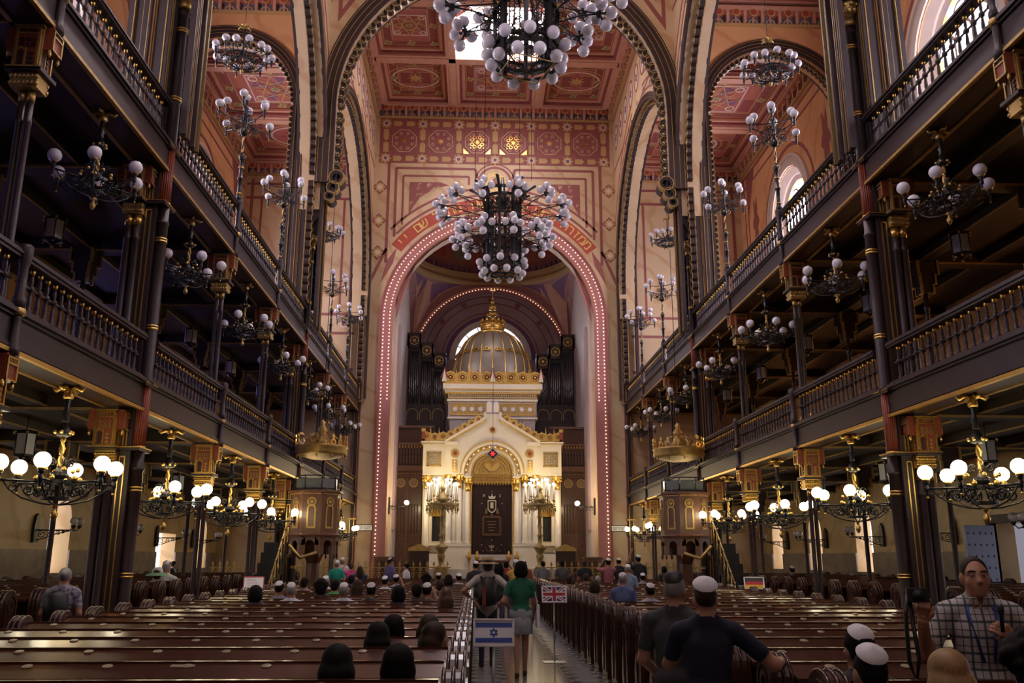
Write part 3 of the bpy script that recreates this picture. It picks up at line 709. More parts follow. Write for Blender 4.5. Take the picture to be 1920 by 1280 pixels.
# cornice ring and dome
zr = ZS+A_
b = MB(); b.lathe([(4.55, zr-.05), (4.3, zr), (4.28, zr+.12), (4.5, zr+.2), (4.5, zr+.3), (4.25, zr+.36), (4.25, zr+.62), (4.6, zr+.62)], 64, (AC[0], AC[1], 0), 0, False, False)
b.lathe([(4.42, zr+.62), (4.3, zr+1.15)], 64, (AC[0], AC[1], 0), 1, True, False)
for i in range(72):
    a = 2*PI*i/72; b.cbox((AC[0]+4.33*math.cos(a), AC[1]+4.33*math.sin(a), zr+.8), (.14, .14, .24), 2, a)
b.build('dome_cornice', ['tan', 'pink', 'violet'], dome)
b = MB(); prof = [(4.35*math.cos(R(t)), zr+1.1+3.6*math.sin(R(t))) for t in range(0, 91, 9)]
prof[-1] = (.02, prof[-1][1]); b.lathe(prof, 48, (AC[0], AC[1], 0), 0, True, False)
b.build('dome_shell', ['brick'], dome)
b = MB()
for k in range(16):
    a = 2*PI*k/16
    for t0, t1, w0, mi in ((4, 16, .55, 1), (18, 34, .4, 2), (36, 52, .25, 3)):
        pts = []
        for t, wd in ((t0, w0), (t0, -w0), (t1, -w0*.8), (t1, w0*.8)):
            r = 4.3*math.cos(R(t)); aa = a+wd/4.3; pts.append((AC[0]+r*math.cos(aa), AC[1]+r*math.sin(aa), zr+1.1+3.55*math.sin(R(t))))
        b.add(pts, [(0, 1, 2, 3)], mi if k % 2 else {1: 3, 2: 1, 3: 2}[mi])
b.build('dome_panels', ['brick', 'greenpaint', 'offwhite', 'redpaint'], dome)
# ---------------------------------------------------------------- gallery floors and beams
for s in (-1, 1):
    for lv, g in ((0, G1), (1, G2)):
        nm = ('lower', 'upper')[lv]
        b = MB(); b.box(*sorted((s*6.1, s*11.9)), -5, 39.3, g+.22, g+.5)
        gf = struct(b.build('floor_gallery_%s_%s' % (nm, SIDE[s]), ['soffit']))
        for y in YB[1:]+[5.77, 1.6]:
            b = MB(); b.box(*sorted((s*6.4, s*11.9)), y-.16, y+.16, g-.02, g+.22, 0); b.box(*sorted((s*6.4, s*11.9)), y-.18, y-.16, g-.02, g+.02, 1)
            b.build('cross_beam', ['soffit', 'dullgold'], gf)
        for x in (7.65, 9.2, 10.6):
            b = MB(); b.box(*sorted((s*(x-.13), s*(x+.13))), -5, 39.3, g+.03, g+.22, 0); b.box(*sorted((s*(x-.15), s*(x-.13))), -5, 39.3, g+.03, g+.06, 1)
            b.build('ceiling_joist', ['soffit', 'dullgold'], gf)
        b = MB()
        b.box(*sorted((s*6.06, s*6.5)), -5, 39.3, g, g+.42, 0); b.box(*sorted((s*6.02, s*6.08)), -5, 39.3, g-.02, g+.03, 1); b.box(*sorted((s*6.035, s*6.5)), -5, 39.3, g+.05, g+.09, 0)
        b.box(*sorted((s*6.48, s*6.54)), -5, 39.3, g-.02, g+.03, 1)
        b.box(*sorted((s*6.02, s*6.5)), -5, 39.3, g+.40, g+.44, 0); b.box(*sorted((s*5.98, s*6.5)), -5, 39.3, g+.44, g+.49, 0); b.box(*sorted((s*6.04, s*6.5)), -5, 39.3, g+.49, g+.52, 0)
        struct(b.build('beam_gallery_%s_%s' % (nm, SIDE[s]), ['wood', 'gold' if lv == 0 else 'dullgold']))
M['cable'] = mat('matt_black_cable', (.008, .008, .008), .95, spec=.1)
# ================================================================ PIERS AND COLUMNS
def row(i, s=None): # wording for the i-th of a receding row
    return ('nearest the viewer', 'second along from the viewer', 'third along from the viewer', 'fourth along from the viewer', 'fifth along from the viewer', 'sixth along from the viewer', 'seventh along from the viewer', 'eighth along from the viewer')[i]
def block_mesh(w=.30, h=.62):
    """red and gold box capital with a hanging stalactite bracket on two sides; origin at bottom centre"""
    b = MB(); q = w/2
    b.box(-q, q, -q, q, 0, h, 0); b.box(-q-.05, q+.05, -q-.05, q+.05, h-.04, h+.02, 2); b.box(-q-.03, q+.03, -q-.03, q+.03, h-.075, h-.05, 1); b.box(-q-.05, q+.05, -q-.05, q+.05, -.05, 0, 2); b.box(-q-.055, q+.055, -q-.055, q+.055, -.02, 0, 1)
    def face(fr, q, z0):
        for x in (-q, q-.028): b.fbox(fr, x, x+.028, z0, h-.08, 0, .02, 1)
        b.fbox(fr, -q, q, h*.72, h*.72+.02, 0, .02, 1); b.fbox(fr, -q, q, h-.1, h-.08, 0, .02, 1); b.fbox(fr, -q, q, z0, z0+.022, 0, .02, 1)
        for k in range(6): x = -q+.04+k*(2*q-.08)/5; b.fbox(fr, x-.006, x+.006, h*.75, h-.1, 0, .012, 3)
    for k in range(4):
        a = k*PI/2; fr = Fr((q*math.sin(a), -q*math.cos(a), 0), (math.cos(a), math.sin(a), 0), (0, 0, 1)); face(fr, q, 0)
        for x in (-.07, 0, .07):
            for z in (.30, .37): b.arc(fr, (x, z), .018, .032, 0, 360, 6, 0, .014, 3)
        for z in (.06, .12, .18): b.star(fr, (.05, z), .02, .042, 4, 0, .016, 3)
        b.fbox(fr, -.02, -.003, 0, .26, 0, .018, 1); b.arc(fr, (-.07, .22), .03, .05, 0, 180, 8, 0, .02, 1); b.fbox(fr, -.1, -.04, .03, .22, 0, .008, 2)
        if k % 2:
            f2 = Fr(fr.p(0, 0, .12), fr.u, fr.v); b.fbox(fr, -q*.8, q*.8, .26, h-.05, 0, .12, 0); face(f2, q*.8, .26)
            for x in (-q*.7, q*.7): b.lathe([(.005, .16), (.025, .2), (.02, .26)], 6, fr.p(x, 0, .1), 1)
    return b
def leafcap(b, c, r, z0, z1, mi, n=10):
    h = z1-z0
    b.lathe([(r*.62, z0-h*.5), (r*.66, z0-h*.42), (r*.60, z0), (r*.72, z0), (r*.78, z0+h*.4), (r*1.0, z0+h*.8), (r*1.0, z1)], 12, c, mi, True, True)
    for i in range(n):
        a = 2*PI*i/n; b.ball((c[0]+r*.88*math.cos(a), c[1]+r*.88*math.sin(a), z0+h*.35), r*.24, 6, 4, mi, 1.3); b.ball((c[0]+r*.98*math.cos(a+.3), c[1]+r*.98*math.sin(a+.3), z0+h*.75), r*.2, 6, 4, mi)
blk_hi = block_mesh().mesh('capital_block', ['lacq', 'gold', 'wood', 'dullgold'])
blk_lo = block_mesh().mesh('capital_block', ['lacq', 'dullgold', 'wood', 'wood'])
def shaft_profile(r, z0, z1): return [(r*1.25, z0), (r*1.25, z0+.06), (r, z0+.12), (r, (z0+z1)/2), (r*.97, z1-.3), (r*1.12, z1-.29), (r*1.12, z1-.25), (r*.95, z1-.24), (r*.95, z1)]
def pier(s, yp, label):
    t = thing('clustered_pier', label, 'pier', (s*6.34, yp, 0))
    n = -s; zones = ((.9, G1-.75), (G1+1.3, G2-.75), (G2+1.3, 12.0))
    b = MB(); b.box(*sorted((n*-.2, n*.2)), -.15, .15, 0, 12.7, 0)
    for y in (-.155, .155):
        for z0, z1 in zones:
            for a in (.045, .125): b.box(*sorted((n*a-.009, n*a+.009)), y-.01, y+.01, z0, z1, 1)
            for z in (z0, z1): b.box(*sorted((n*.045-.009, n*.125+.009)), y-.01, y+.01, z-.01, z+.01, 1)
        for a in (.02, .07, .12):
            for g in (G1, G2): b.box(*sorted((n*a-.01, n*a+.01)), y-.014, y+.014, g-.58, g+.36, 1)
    b.build('core', ['wood', 'gold'], t)
    b = MB(); b.box(*sorted((n*-.16, n*.17)), -.34, .34, G2+.52, 13.7, 0); b.box(*sorted((n*.1, n*.52)), -.34, .34, 12.3, 13.68, 0); b.prism(Fr((0, -.34, 0), (n, 0, 0), (0, 0, 1), (0, 1, 0)), [(.15, 11.7), (.52, 12.3), (.15, 12.3)], 0, .68, 0) # broad upper pier between the arches
    for y in (-.342, .342):
        for a in (-.08, .1): b.box(*sorted((n*a-.01, n*a+.01)), y-.01, y+.01, G2+1.4, 13.6, 1)
    for y in (-.29, -.22, .22, .29): b.box(*sorted((n*.16, n*.182)), y-.01, y+.01, G2+1.4, 11.6, 1)
    b.build('upper_pier', ['wood', 'dullgold'], t)
    b = MB(); b.box(*sorted((n*-.36, n*.38)), -.32, .32, 0, .45); b.box(*sorted((n*-.32, n*.35)), -.29, .29, .45, .55); b.build('base', ['wood'], t)
    for z in (G1-.66, G1+.38, G2-.66, G2+.38): # abaci and gilt bands
        b = MB(); b.box(*sorted((n*-.3, n*.36)), -.24, .24, z, z+.05, 0); b.box(*sorted((n*-.31, n*.375)), -.255, .255, z+.045, z+.062, 1); b.build('band', ['wood', 'gold'], t)
    for z0, z1, top in ((.55, G1-.66, 0), (G1+.43, G2-.66, 0), (G2+.43, 11.45, 1)):
        xs = n*.27
        b = MB(); b.lathe(shaft_profile(.095, z0, z1), 14, (xs, 0, 0), 0)
        for z in (z1-.62, z0+.9): b.lathe([(.105, z), (.105, z+.03)], 14, (xs, 0, 0), 1); b.lathe([(.105, z+.05), (.105, z+.075)], 14, (xs, 0, 0), 1)
        b.build('shaft', ['wood', 'gold'], t)
        if top:
            b = MB(); leafcap(b, (xs, 0, 0), .2, 11.45, 11.75, 1); b.cbox((xs, 0, 11.98), (.38, .4, .46), 0); b.cbox((xs, 0, 12.23), (.46, .46, .06), 1)
            b.build('top_capital', ['wood', 'dullgold'], t)
    for g in (G1, G2): # fluted red drums
        z0, z1 = g-.6, g+.38; b = MB(); nf = 18
        for i in range(nf):
            a = 2*PI*i/nf; b.lathe([(.018, z0), (.018, z1)], 5, (n*.25+.09*math.cos(a), .09*math.sin(a), 0), 0)
        b.lathe([(.09, z0), (.09, z1)], 12, (n*.25, 0, 0), 0); b.lathe([(.115, z0), (.115, z0+.03)], 12, (n*.25, 0, 0), 1)
        b.build('fluted_drum', ['lacq', 'gold'], t)
    for y in (-.2, .2):
        for lv, (z0, g) in enumerate(((.55, G1), (G1+.5, G2))):
            z1 = g-1.0
            for a in (-.2, -.065):
                b = MB(); b.lathe(shaft_profile(.062, z0, z1), 12, (n*a, y, 0), 0); b.lathe([(.068, z1-.05), (.068, z1+.14)], 12, (n*a, y, 0), 1); b.build('shaft', ['wood', 'gold'], t)
            b = MB(); b.box(*sorted((n*-.29, n*.02)), y-.085, y+.085, z1+.14, z1+.33, 0)
            for k in range(8):
                for j in range(2): b.ball((n*(-.275+k*.04), y+(-.085 if y < 0 else .085), z1+.19+j*.09), .033, 6, 4, 0)
            b.build('leaf_capital', ['gold' if lv == 0 else 'dullgold'], t)
            link('capital_block', blk_hi if lv == 0 else blk_lo, t, (n*-.14, y*1.15, z1+.39))
    return t
for s in (-1, 1):
    for yp, w_ in ((14.13, 'near'), (26.7, 'far')):
        pier(s, yp, 'dark gilt-lined clustered pier rising through the %s galleries, %s' % (SIDE[s], 'nearer of the two' if w_ == 'near' else 'beside the pulpit'))
# half piers against the ark wall
for s in (-1, 1):
    t = thing('wall_pilaster', 'dark gilt-edged pilaster where the %s galleries meet the ark wall' % SIDE[s], 'pilaster', (s*6.1, 39.15, 0))
    b = MB(); b.box(-.12, .12, -.12, .12, 0, 16, 0)
    for x in (-.1, .08): b.box(x, x+.02, -.135, -.11, .6, 4, 1); b.box(x, x+.02, -.135, -.11, 4.6, 8, 1); b.box(x, x+.02, -.135, -.11, 8.6, 15.5, 1)
    b.build('body', ['wood', 'gold'], t)
    for z in (G1-.66, G1+.38, G2-.66, G2+.38): b = MB(); b.box(-.2, .2, -.2, .12, z, z+.06); b.build('band', ['dullgold'], t)
def make_column():
    t = thing('gallery_column', 'x', 'column')
    b = MB(); b.box(-.13, .13, -.1, .1, 0, .45); b.box(-.11, .11, -.08, .08, .45, .55); b.build('base', ['wood'], t)
    for lv, (z0, g) in enumerate(((.55, G1), (G1+.5, G2))):
        z1 = g-1.0
        for x in (-.05, .05):
            b = MB(); b.lathe(shaft_profile(.044, z0, z1), 10, (x, 0, 0), 0); b.build('shaft', ['wood'], t)
        b = MB()
        for x in (-.05, .05): b.lathe([(.048, z1), (.048, z1+.14)], 10, (x, 0, 0), 0)
        b.box(-.16, .16, -.13, .13, z1+.14, z1+.33, 0)
        for k in range(7):
            for j in range(2):
                for y in (-.13, .13): b.ball((-.15+k*.05, y, z1+.19+j*.09), .034, 5, 4, 0)
        b.build('leaf_capital', ['gold' if lv == 0 else 'dullgold'], t)
        b = MB(); b.box(-.22, .22, -.2, .2, z1+.33, z1+.38); b.build('abacus', ['wood'], t)
        link('capital_block', blk_hi if lv == 0 else blk_lo, t, (0, 0, z1+.39))
    return t
col0 = make_column()
gate_posts = []
cidx = [i for i in range(1, 8) if i not in (2, 5)]
first = True
def make_post(g, label, loc, top):
    """half-round newel on the face of a gallery, with its gilt pilaster strip below"""
    t = thing('gallery_newel', label, 'newel post', loc, 0, None)
    b = MB(); b.lathe([(.08, g-.06), (.08, g+.04), (.055, g+.08), (.055, g+.38), (.06, g+.42)], 10, (0, 0, 0), 0); b.lathe([(.085, g+.42), (.09, g+.46), (.085, g+.5)], 10, (0, 0, 0), 1); b.build('foot', ['wood', 'dullgold'], t)
    b = MB(); b.lathe([(.075, g+.5), (.075, g+.62), (.055, g+.66), (.055, g+1.0), (.07, g+1.05), (.085, g+1.18), (.085, g+1.25), (.05, g+1.28)], 10, (0, 0, 0), 0); b.build('shaft', ['wood'], t)
    return t
for s in (-1, 1):
    for k, i in enumerate(cidx):
        y = YB[i]; lab = 'slender paired iron column carrying the %s galleries, %s' % (SIDE[s], row(k))
        if first: col0.location = (s*6.28, y, 0); col0['label'] = lab; first = False
        else: dup(col0, (s*6.28, y, 0), 0, lab)
        for lv, g in enumerate((G1, G2)):
            make_post(g, 'dark newel on the %s %s gallery front, %s' % (SIDE[s], ('lower', 'upper')[lv], row(k)), (s*6.03, y, 0), lv)
# slim columns in the middle of each aisle
def make_aisle_column():
    t = thing('aisle_column', 'x', 'column')
    for lv, (z0, z1, base) in enumerate(((0, G1-.36, .5), (G1+.5, G2-.36, .3))):
        b = MB(); b.lathe([(.09, z0), (.09, z0+base), (.055, z0+base+.08), (.052, z1-.7), (.068, z1-.68), (.068, z1-.62), (.05, z1-.6), (.05, z1)], 10); b.build('shaft', ['wood'], t)
        b = MB()
        for q, z in ((.13, z1-.32), (.17, z1-.12), (.22, z1+.1)):
            b.box(-q, q, -q, q, z, z1+.36, 0)
            for sx in (-1, 1):
                for sy in (-1, 1): b.cbox((sx*q, sy*q, (z+z1+.36)/2), (.05, .05, z1+.36-z+.06), 1)
        b.build('stepped_capital', ['wood', 'dullgold'], t)
    return t
ac0 = make_aisle_column(); first = True
for s in (-1, 1):
    for k, i in enumerate(range(1, 8)):
        lab = 'thin dark column in the %s aisle with stepped capital, %s' % (SIDE[s], row(k))
        if first: ac0.location = (s*9.2, YB[i], 0); ac0['label'] = lab; first = False
        else: dup(ac0, (s*9.2, YB[i], 0), 0, lab)
# ================================================================ BALUSTRADES
def baluster_mesh():
    b = MB()
    b.lathe([(.040, 0), (.040, .05), (.022, .07), (.030, .12), (.024, .22), (.018, .27), (.040, .29), (.044, .315), (.040, .34), (.018, .36), (.027, .40), (.020, .47), (.016, .49)], 8, (0, 0, 0), 0)
    b.lathe([(.020, .49), (.030, .52), (.032, .56), (.02, .565)], 8, (0, 0, 0), 1)
    return b.mesh('baluster', ['wood', 'gold'])
bal = baluster_mesh()
for s in (-1, 1):
    for lv, g in enumerate((G1, G2)):
        for i in range(8):
            y0, y1 = YB[i], YB[i+1]
            m0 = .36 if i in (2, 5) else .10; m1 = .36 if i+1 in (2, 5) else (.2 if i == 7 else .12)
            a, c = y0+m0, y1-m1
            t = thing('gallery_balustrade', '%s stretch of dark baluster railing on the %s %s gallery, counted from the viewer' % (ORD[i], SIDE[s], ('lower', 'upper')[lv]), 'balustrade', (s*6.12, a, g), 0, 'balustrades of the %s %s gallery' % (SIDE[s], ('lower', 'upper')[lv]))
            L_ = c-a
            b = MB(); b.box(-.09, .09, -.1, L_+.1, .50, .535); b.build('bottom_rail', ['wood'], t)
            b = MB(); b.box(-.09, .09, -.1, L_+.1, 1.10, 1.14); b.box(-.115, .115, -.1, L_+.1, 1.14, 1.165); b.box(-.095, .095, -.1, L_+.1, 1.165, 1.20); b.build('handrail', ['wood'], t)
            b = MB(); b.box(-.012, .012, -.05, L_+.05, .835, .862); b.build('middle_bar', ['wood'], t)
            n = max(8, round(L_/.192))
            for k in range(n): link('baluster', bal, t, (0, (k+.5)*L_/n, .535))
# ================================================================ CHANDELIERS
GL = MB().ball((0, 0, 0), .1, 14, 9).mesh('globe', ['globe'])
GLIT = MB().ball((0, 0, 0), .09, 14, 9).mesh('globe', ['lit'])
def scroll(b, fr, c, r, turns=1.25, mi=0, w=.012, flip=1, start=0.0):
    pts = []
    n = int(10*turns)
    for i in range(n+1):
        a = start+flip*2*PI*turns*i/n; q = r*(1-.75*i/n); pts.append(fr.p(c[0]+q*math.cos(a), c[1]+q*math.sin(a)))
    b.tube(pts, w, 5, mi)
def make_chandelier(lit):
    t = thing('iron_chandelier', 'x', 'chandelier')
    b = MB()
    for k in range(4):
        a = k*PI/2+PI/4; b.tube([(0, 0, -.05), (.09*math.cos(a), .09*math.sin(a), -.02), (.16*math.cos(a), .16*math.sin(a), -.06), (.2*math.cos(a), .2*math.sin(a), -.03)], [.025, .03, .028, .01], 6, 0)
    b.lathe([(.05, -.16), (.06, -.14), (.06, -.1), (.03, -.06), (.03, 0)], 10); b.build('ceiling_hook', ['gold' if lit else 'dullgold'], t)
    b = MB(); b.lathe([(.02, -.45), (.045, -.42), (.03, -.38), (.05, -.34), (.028, -.28), (.035, -.16), (.02, -.14)], 10, mi=0)
    b.lathe([(.02, -.62), (.08, -.6), (.09, -.56), (.06, -.5), (.03, -.45)], 10, mi=0)
    for k in range(6): b.ball((.095*math.cos(k*PI/3), .095*math.sin(k*PI/3), -.56), .025, 6, 4, 1)
    for ph in (0, PI): # twisted rope section
        b.tube([(.018*math.cos(ph+i*.7), .018*math.sin(ph+i*.7), -.62-.032*i) for i in range(12)], .02, 5, 1 if ph else 2)
    b.lathe([(.03, -1.12), (.09, -1.08), (.10, -1.04), (.05, -1.0), (.035, -.97)], 10, mi=0); b.build('stem', ['iron', 'gold' if lit else 'dullgold', 'brass'], t)
    b = MB(); f = Fr((0, 0, 0), (1, 0, 0), (0, 1, 0))
    b.arc(f, (0, 0), .20, .225, 0, 360, 18, -1.16, -1.12, 0); b.arc(f, (0, 0), .14, .16, 0, 360, 16, -1.34, -1.31, 0)
    for k in range(6):
        a = k*PI/3; ff = Fr((0, 0, 0), (math.cos(a), math.sin(a), 0), (0, 0, 1))
        scroll(b, ff, (.30, -1.24), .075, 1.4, 0, .011, 1, PI/2); scroll(b, ff, (.47, -1.215), .05, 1.3, 0, .009, 1, PI/2); scroll(b, ff, (.17, -1.25), .06, 1.2, 0, .010, -1, PI/2)
        b.tube([ff.p(.58, -1.13), ff.p(.5, -1.24), ff.p(.36, -1.33), ff.p(.18, -1.38), ff.p(0, -1.4)], .010, 5, 0)
        b.ball(ff.p(.235, -1.1), .032, 6, 4, 1)
        a2 = a+PI/6; f2 = Fr((0, 0, 0), (math.cos(a2), math.sin(a2), 0), (0, 0, 1)); scroll(b, f2, (.24, -1.22), .08, 1.4, 0, .010, 1, PI/2); scroll(b, f2, (.12, -.92), .06, 1.2, 0, .009, 1, 0)
        b.ball(f2.p(.2, -1.0), .028, 6, 4, 1)
    b.lathe([(.01, -1.58), (.035, -1.54), (.045, -1.5), (.02, -1.46), (.02, -1.42), (.06, -1.4)], 10, mi=1)
    b.build('scrollwork_basket', ['iron', 'gold' if lit else 'dullgold'], t)
    for k in range(6):
        a = k*PI/3; c, s_ = math.cos(a), math.sin(a); b = MB()
        b.tube([(.1*c, .1*s_, -1.14), (.62*c, .62*s_, -1.14)], .014, 5, 0); b.lathe([(.006, -1.26), (.016, -1.22), (.012, -1.19), (.03, -1.17), (.03, -1.12), (.015, -1.1), (.035, -1.08), (.04, -1.04)], 8, (.62*c, .62*s_, 0), 0)
        b.ball((.62*c, .62*s_, -1.25), .018, 6, 4, 1); b.lathe([(.05, -1.05), (.045, -1.02)], 8, (.62*c, .62*s_, 0), 1)
        ar = b.build('arm', ['iron', 'gold' if lit else 'dullgold'], t)
        link('globe', GLIT if lit else GL, ar, (.62*c, .62*s_, -.945))
    return t
ch_lit, ch_off = make_chandelier(True), make_chandelier(False)
ld = bpy.data.lights.new('lamp_light', 'POINT'); ld.energy = LAMP; ld.color = (1, .76, .42); ld.shadow_soft_size = .3
lo = bpy.data.objects.new('lamp_light', ld); col.objects.link(lo); lo.parent = ch_lit; lo.location = (0, 0, -.82)
used = set()
def place(proto, loc, rz, label, group=None, scale=1.0):
    if proto.name in used: o = dup(proto, loc, rz, label, group)
    else:
        used.add(proto.name); o = proto; o.location = loc; o.rotation_euler = (0, 0, rz); o['label'] = label
        if group: o['group'] = group
    o.scale = (scale,)*3
    return o
for s in (-1, 1):
    for i in range(1, 8):
        yc = (YB[i]+YB[i+1])/2; near = ('nearest', 'second nearest', 'third nearest', 'fourth nearest', 'fifth nearest', 'sixth nearest', 'farthest')[i-1]
        place(ch_lit, (s*6.3, yc, G1), .3+i*.37, 'lit six-globe chandelier hanging under the lower %s gallery, %s' % (SIDE[s], near), 'lit chandeliers under the galleries', 1.15)
        place(ch_off, (s*6.3, yc, G2), .5+i*.37, 'unlit six-globe chandelier hanging under the upper %s gallery, %s' % (SIDE[s], near), 'unlit chandeliers under the upper galleries', .98)
def make_lamp_post():
    t = thing('lamp_standard', 'x', 'lamp post')
    b = MB(); b.lathe([(.09, 0), (.07, .08), (.05, .12), (.045, .5), (.07, .52), (.07, .56), (.045, .58), (.04, 1.0), (.06, 1.02), (.08, 1.1), (.05, 1.16), (.03, 1.2)], 10, mi=0)
    for z in (.15, .54, .8): b.lathe([(.062, z), (.062, z+.03)], 10, mi=1)
    for k in range(6): b.ball((.08*math.cos(k*PI/3), .08*math.sin(k*PI/3), 1.1), .02, 6, 4, 1)
    b.build('post', ['iron', 'dullgold'], t)
    b = MB()
    for ph in (0, PI): b.tube([(.016*math.cos(ph+i*.7), .016*math.sin(ph+i*.7), 1.2+.035*i) for i in range(13)], .018, 5, 1 if ph else 0)
    b.lathe([(.02, 1.62), (.09, 1.68), (.1, 1.75), (.05, 1.85), (.045, 2.3), (.07, 2.35), (.02, 2.45)], 10, mi=0)
    for k in range(8):
        a = k*PI/4; f = Fr((0, 0, 0), (math.cos(a), math.sin(a), 0), (0, 0, 1))
        scroll(b, f, (.2, 1.86), .11, 1.4, 0, .012, 1, -PI/2); scroll(b, f, (.36, 1.92), .07, 1.3, 0, .010, 1, -PI/2); scroll(b, f, (.14, 2.12), .08, 1.3, 0, .010, -1, 0); b.ball(f.p(.16, 1.72), .028, 6, 4, 1)
    b.build('scrollwork', ['iron', 'dullgold'], t)
    for tier, (n, r, z, ph) in enumerate(((4, .72, 1.98, 0), (4, .44, 2.32, PI/4))):
        for k in range(n):
            a = k*2*PI/n+ph; c, s_ = math.cos(a), math.sin(a); b = MB()
            b.tube([(0, 0, z-.05), (r*.6*c, r*.6*s_, z-.04), (r*c, r*s_, z)], .014, 5, 0); b.lathe([(.008, z-.16), (.02, z-.1), (.03, z-.02), (.02, z+.04), (.045, z+.1)], 8, (r*c, r*s_, 0), 0); b.ball((r*c, r*s_, z-.15), .02, 6, 4, 1); b.lathe([(.05, z+.09), (.045, z+.12)], 8, (r*c, r*s_, 0), 1)
            ar = b.build('arm', ['iron', 'dullgold'], t); link('globe', GL, ar, (r*c, r*s_, z+.2))
    b = MB(); b.lathe([(.02, 2.45), (.035, 2.5), (.05, 2.56)], 8, mi=0); tp = b.build('top_holder', ['iron'], t); link('globe', GL, tp, (0, 0, 2.64))
    return t
lp = make_lamp_post()
for s in (-1, 1):
    for k, i in enumerate(cidx):
        place(lp, (s*6.05, YB[i], G2+1.26), .4 if s > 0 else .9, 'branched iron lamp standard on the upper %s gallery rail, %s' % (SIDE[s], row(k)), 'lamp standards on the upper gallery rails', .95)
def make_ring_chandelier():
    t = thing('ring_chandelier', 'x', 'chandelier'); b = MB(); b.tube([(0, 0, .95), (0, 0, 5.9)], .008, 4); b.build('cord', ['iron'], t)
    b = MB(); f = Fr((0, 0, 0), (1, 0, 0), (0, 1, 0))
    for k in range(6):
        a = k*PI/3; b.tube([(0, 0, .9), (.12*math.cos(a), .12*math.sin(a), .96), (.18*math.cos(a), .18*math.sin(a), .9)], [.03, .03, .012], 5, 1)
    b.lathe([(.02, .05), (.08, .1), (.09, .18), (.03, .28), (.03, .4), (.07, .44), (.03, .5), (.025, .88)], 10, mi=0); b.build('stem', ['iron', 'dullgold'], t)
    b = MB(); b.arc(f, (0, 0), .3, .33, 0, 360, 20, -.12, -.08, 0); b.arc(f, (0, 0), .5, .52, 0, 360, 24, -.06, -.03, 0)
    for k in range(12):
        a = k*PI/6; ff = Fr((0, 0, 0), (math.cos(a), math.sin(a), 0), (0, 0, 1)); scroll(b, ff, (.3, -.05), .1, 1.4, 0, .011, 1, PI/2); scroll(b, ff, (.48, 0), .07, 1.3, 0, .01, -1, PI/2); scroll(b, ff, (.16, .05), .08, 1.3, 0, .01, 1, 0)
        b.tube([ff.p(.55, -.06), ff.p(.35, -.2), ff.p(0, -.28)], .01, 4, 0); b.ball(ff.p(.34, -.2), .028, 6, 4, 1)
    b.ball((0, 0, -.32), .05, 8, 5, 1); b.build('scrollwork_basket', ['iron', 'dullgold'], t)
    for k in range(14):
        a = k*2*PI/14; r, z = (.72, .02) if k % 2 else (.66, .1); c, s_ = math.cos(a), math.sin(a); b = MB()
        b.tube([(.1*c, .1*s_, 0), (r*c, r*s_, z)], .012, 5, 0); b.lathe([(.008, z-.14), (.03, z-.04), (.02, z+.02), (.042, z+.07)], 8, (r*c, r*s_, 0), 0); b.ball((r*c, r*s_, z-.14), .02, 6, 4, 1)
        ar = b.build('arm', ['iron', 'dullgold'], t); link('globe', GL, ar, (r*c, r*s_, z+.15))
    return t
rc = make_ring_chandelier()
for s, y, w_ in ((-1, 20.4, 'near'), (1, 20.4, 'near'), (-1, 33.0, 'far'), (1, 33.0, 'far')):
    place(rc, (s*6.85, y, 14.15), .2*s, 'ring chandelier of white globes hung high in the %s %s arch' % (w_, SIDE[s]), 'ring chandeliers in the side arches', 1.0)
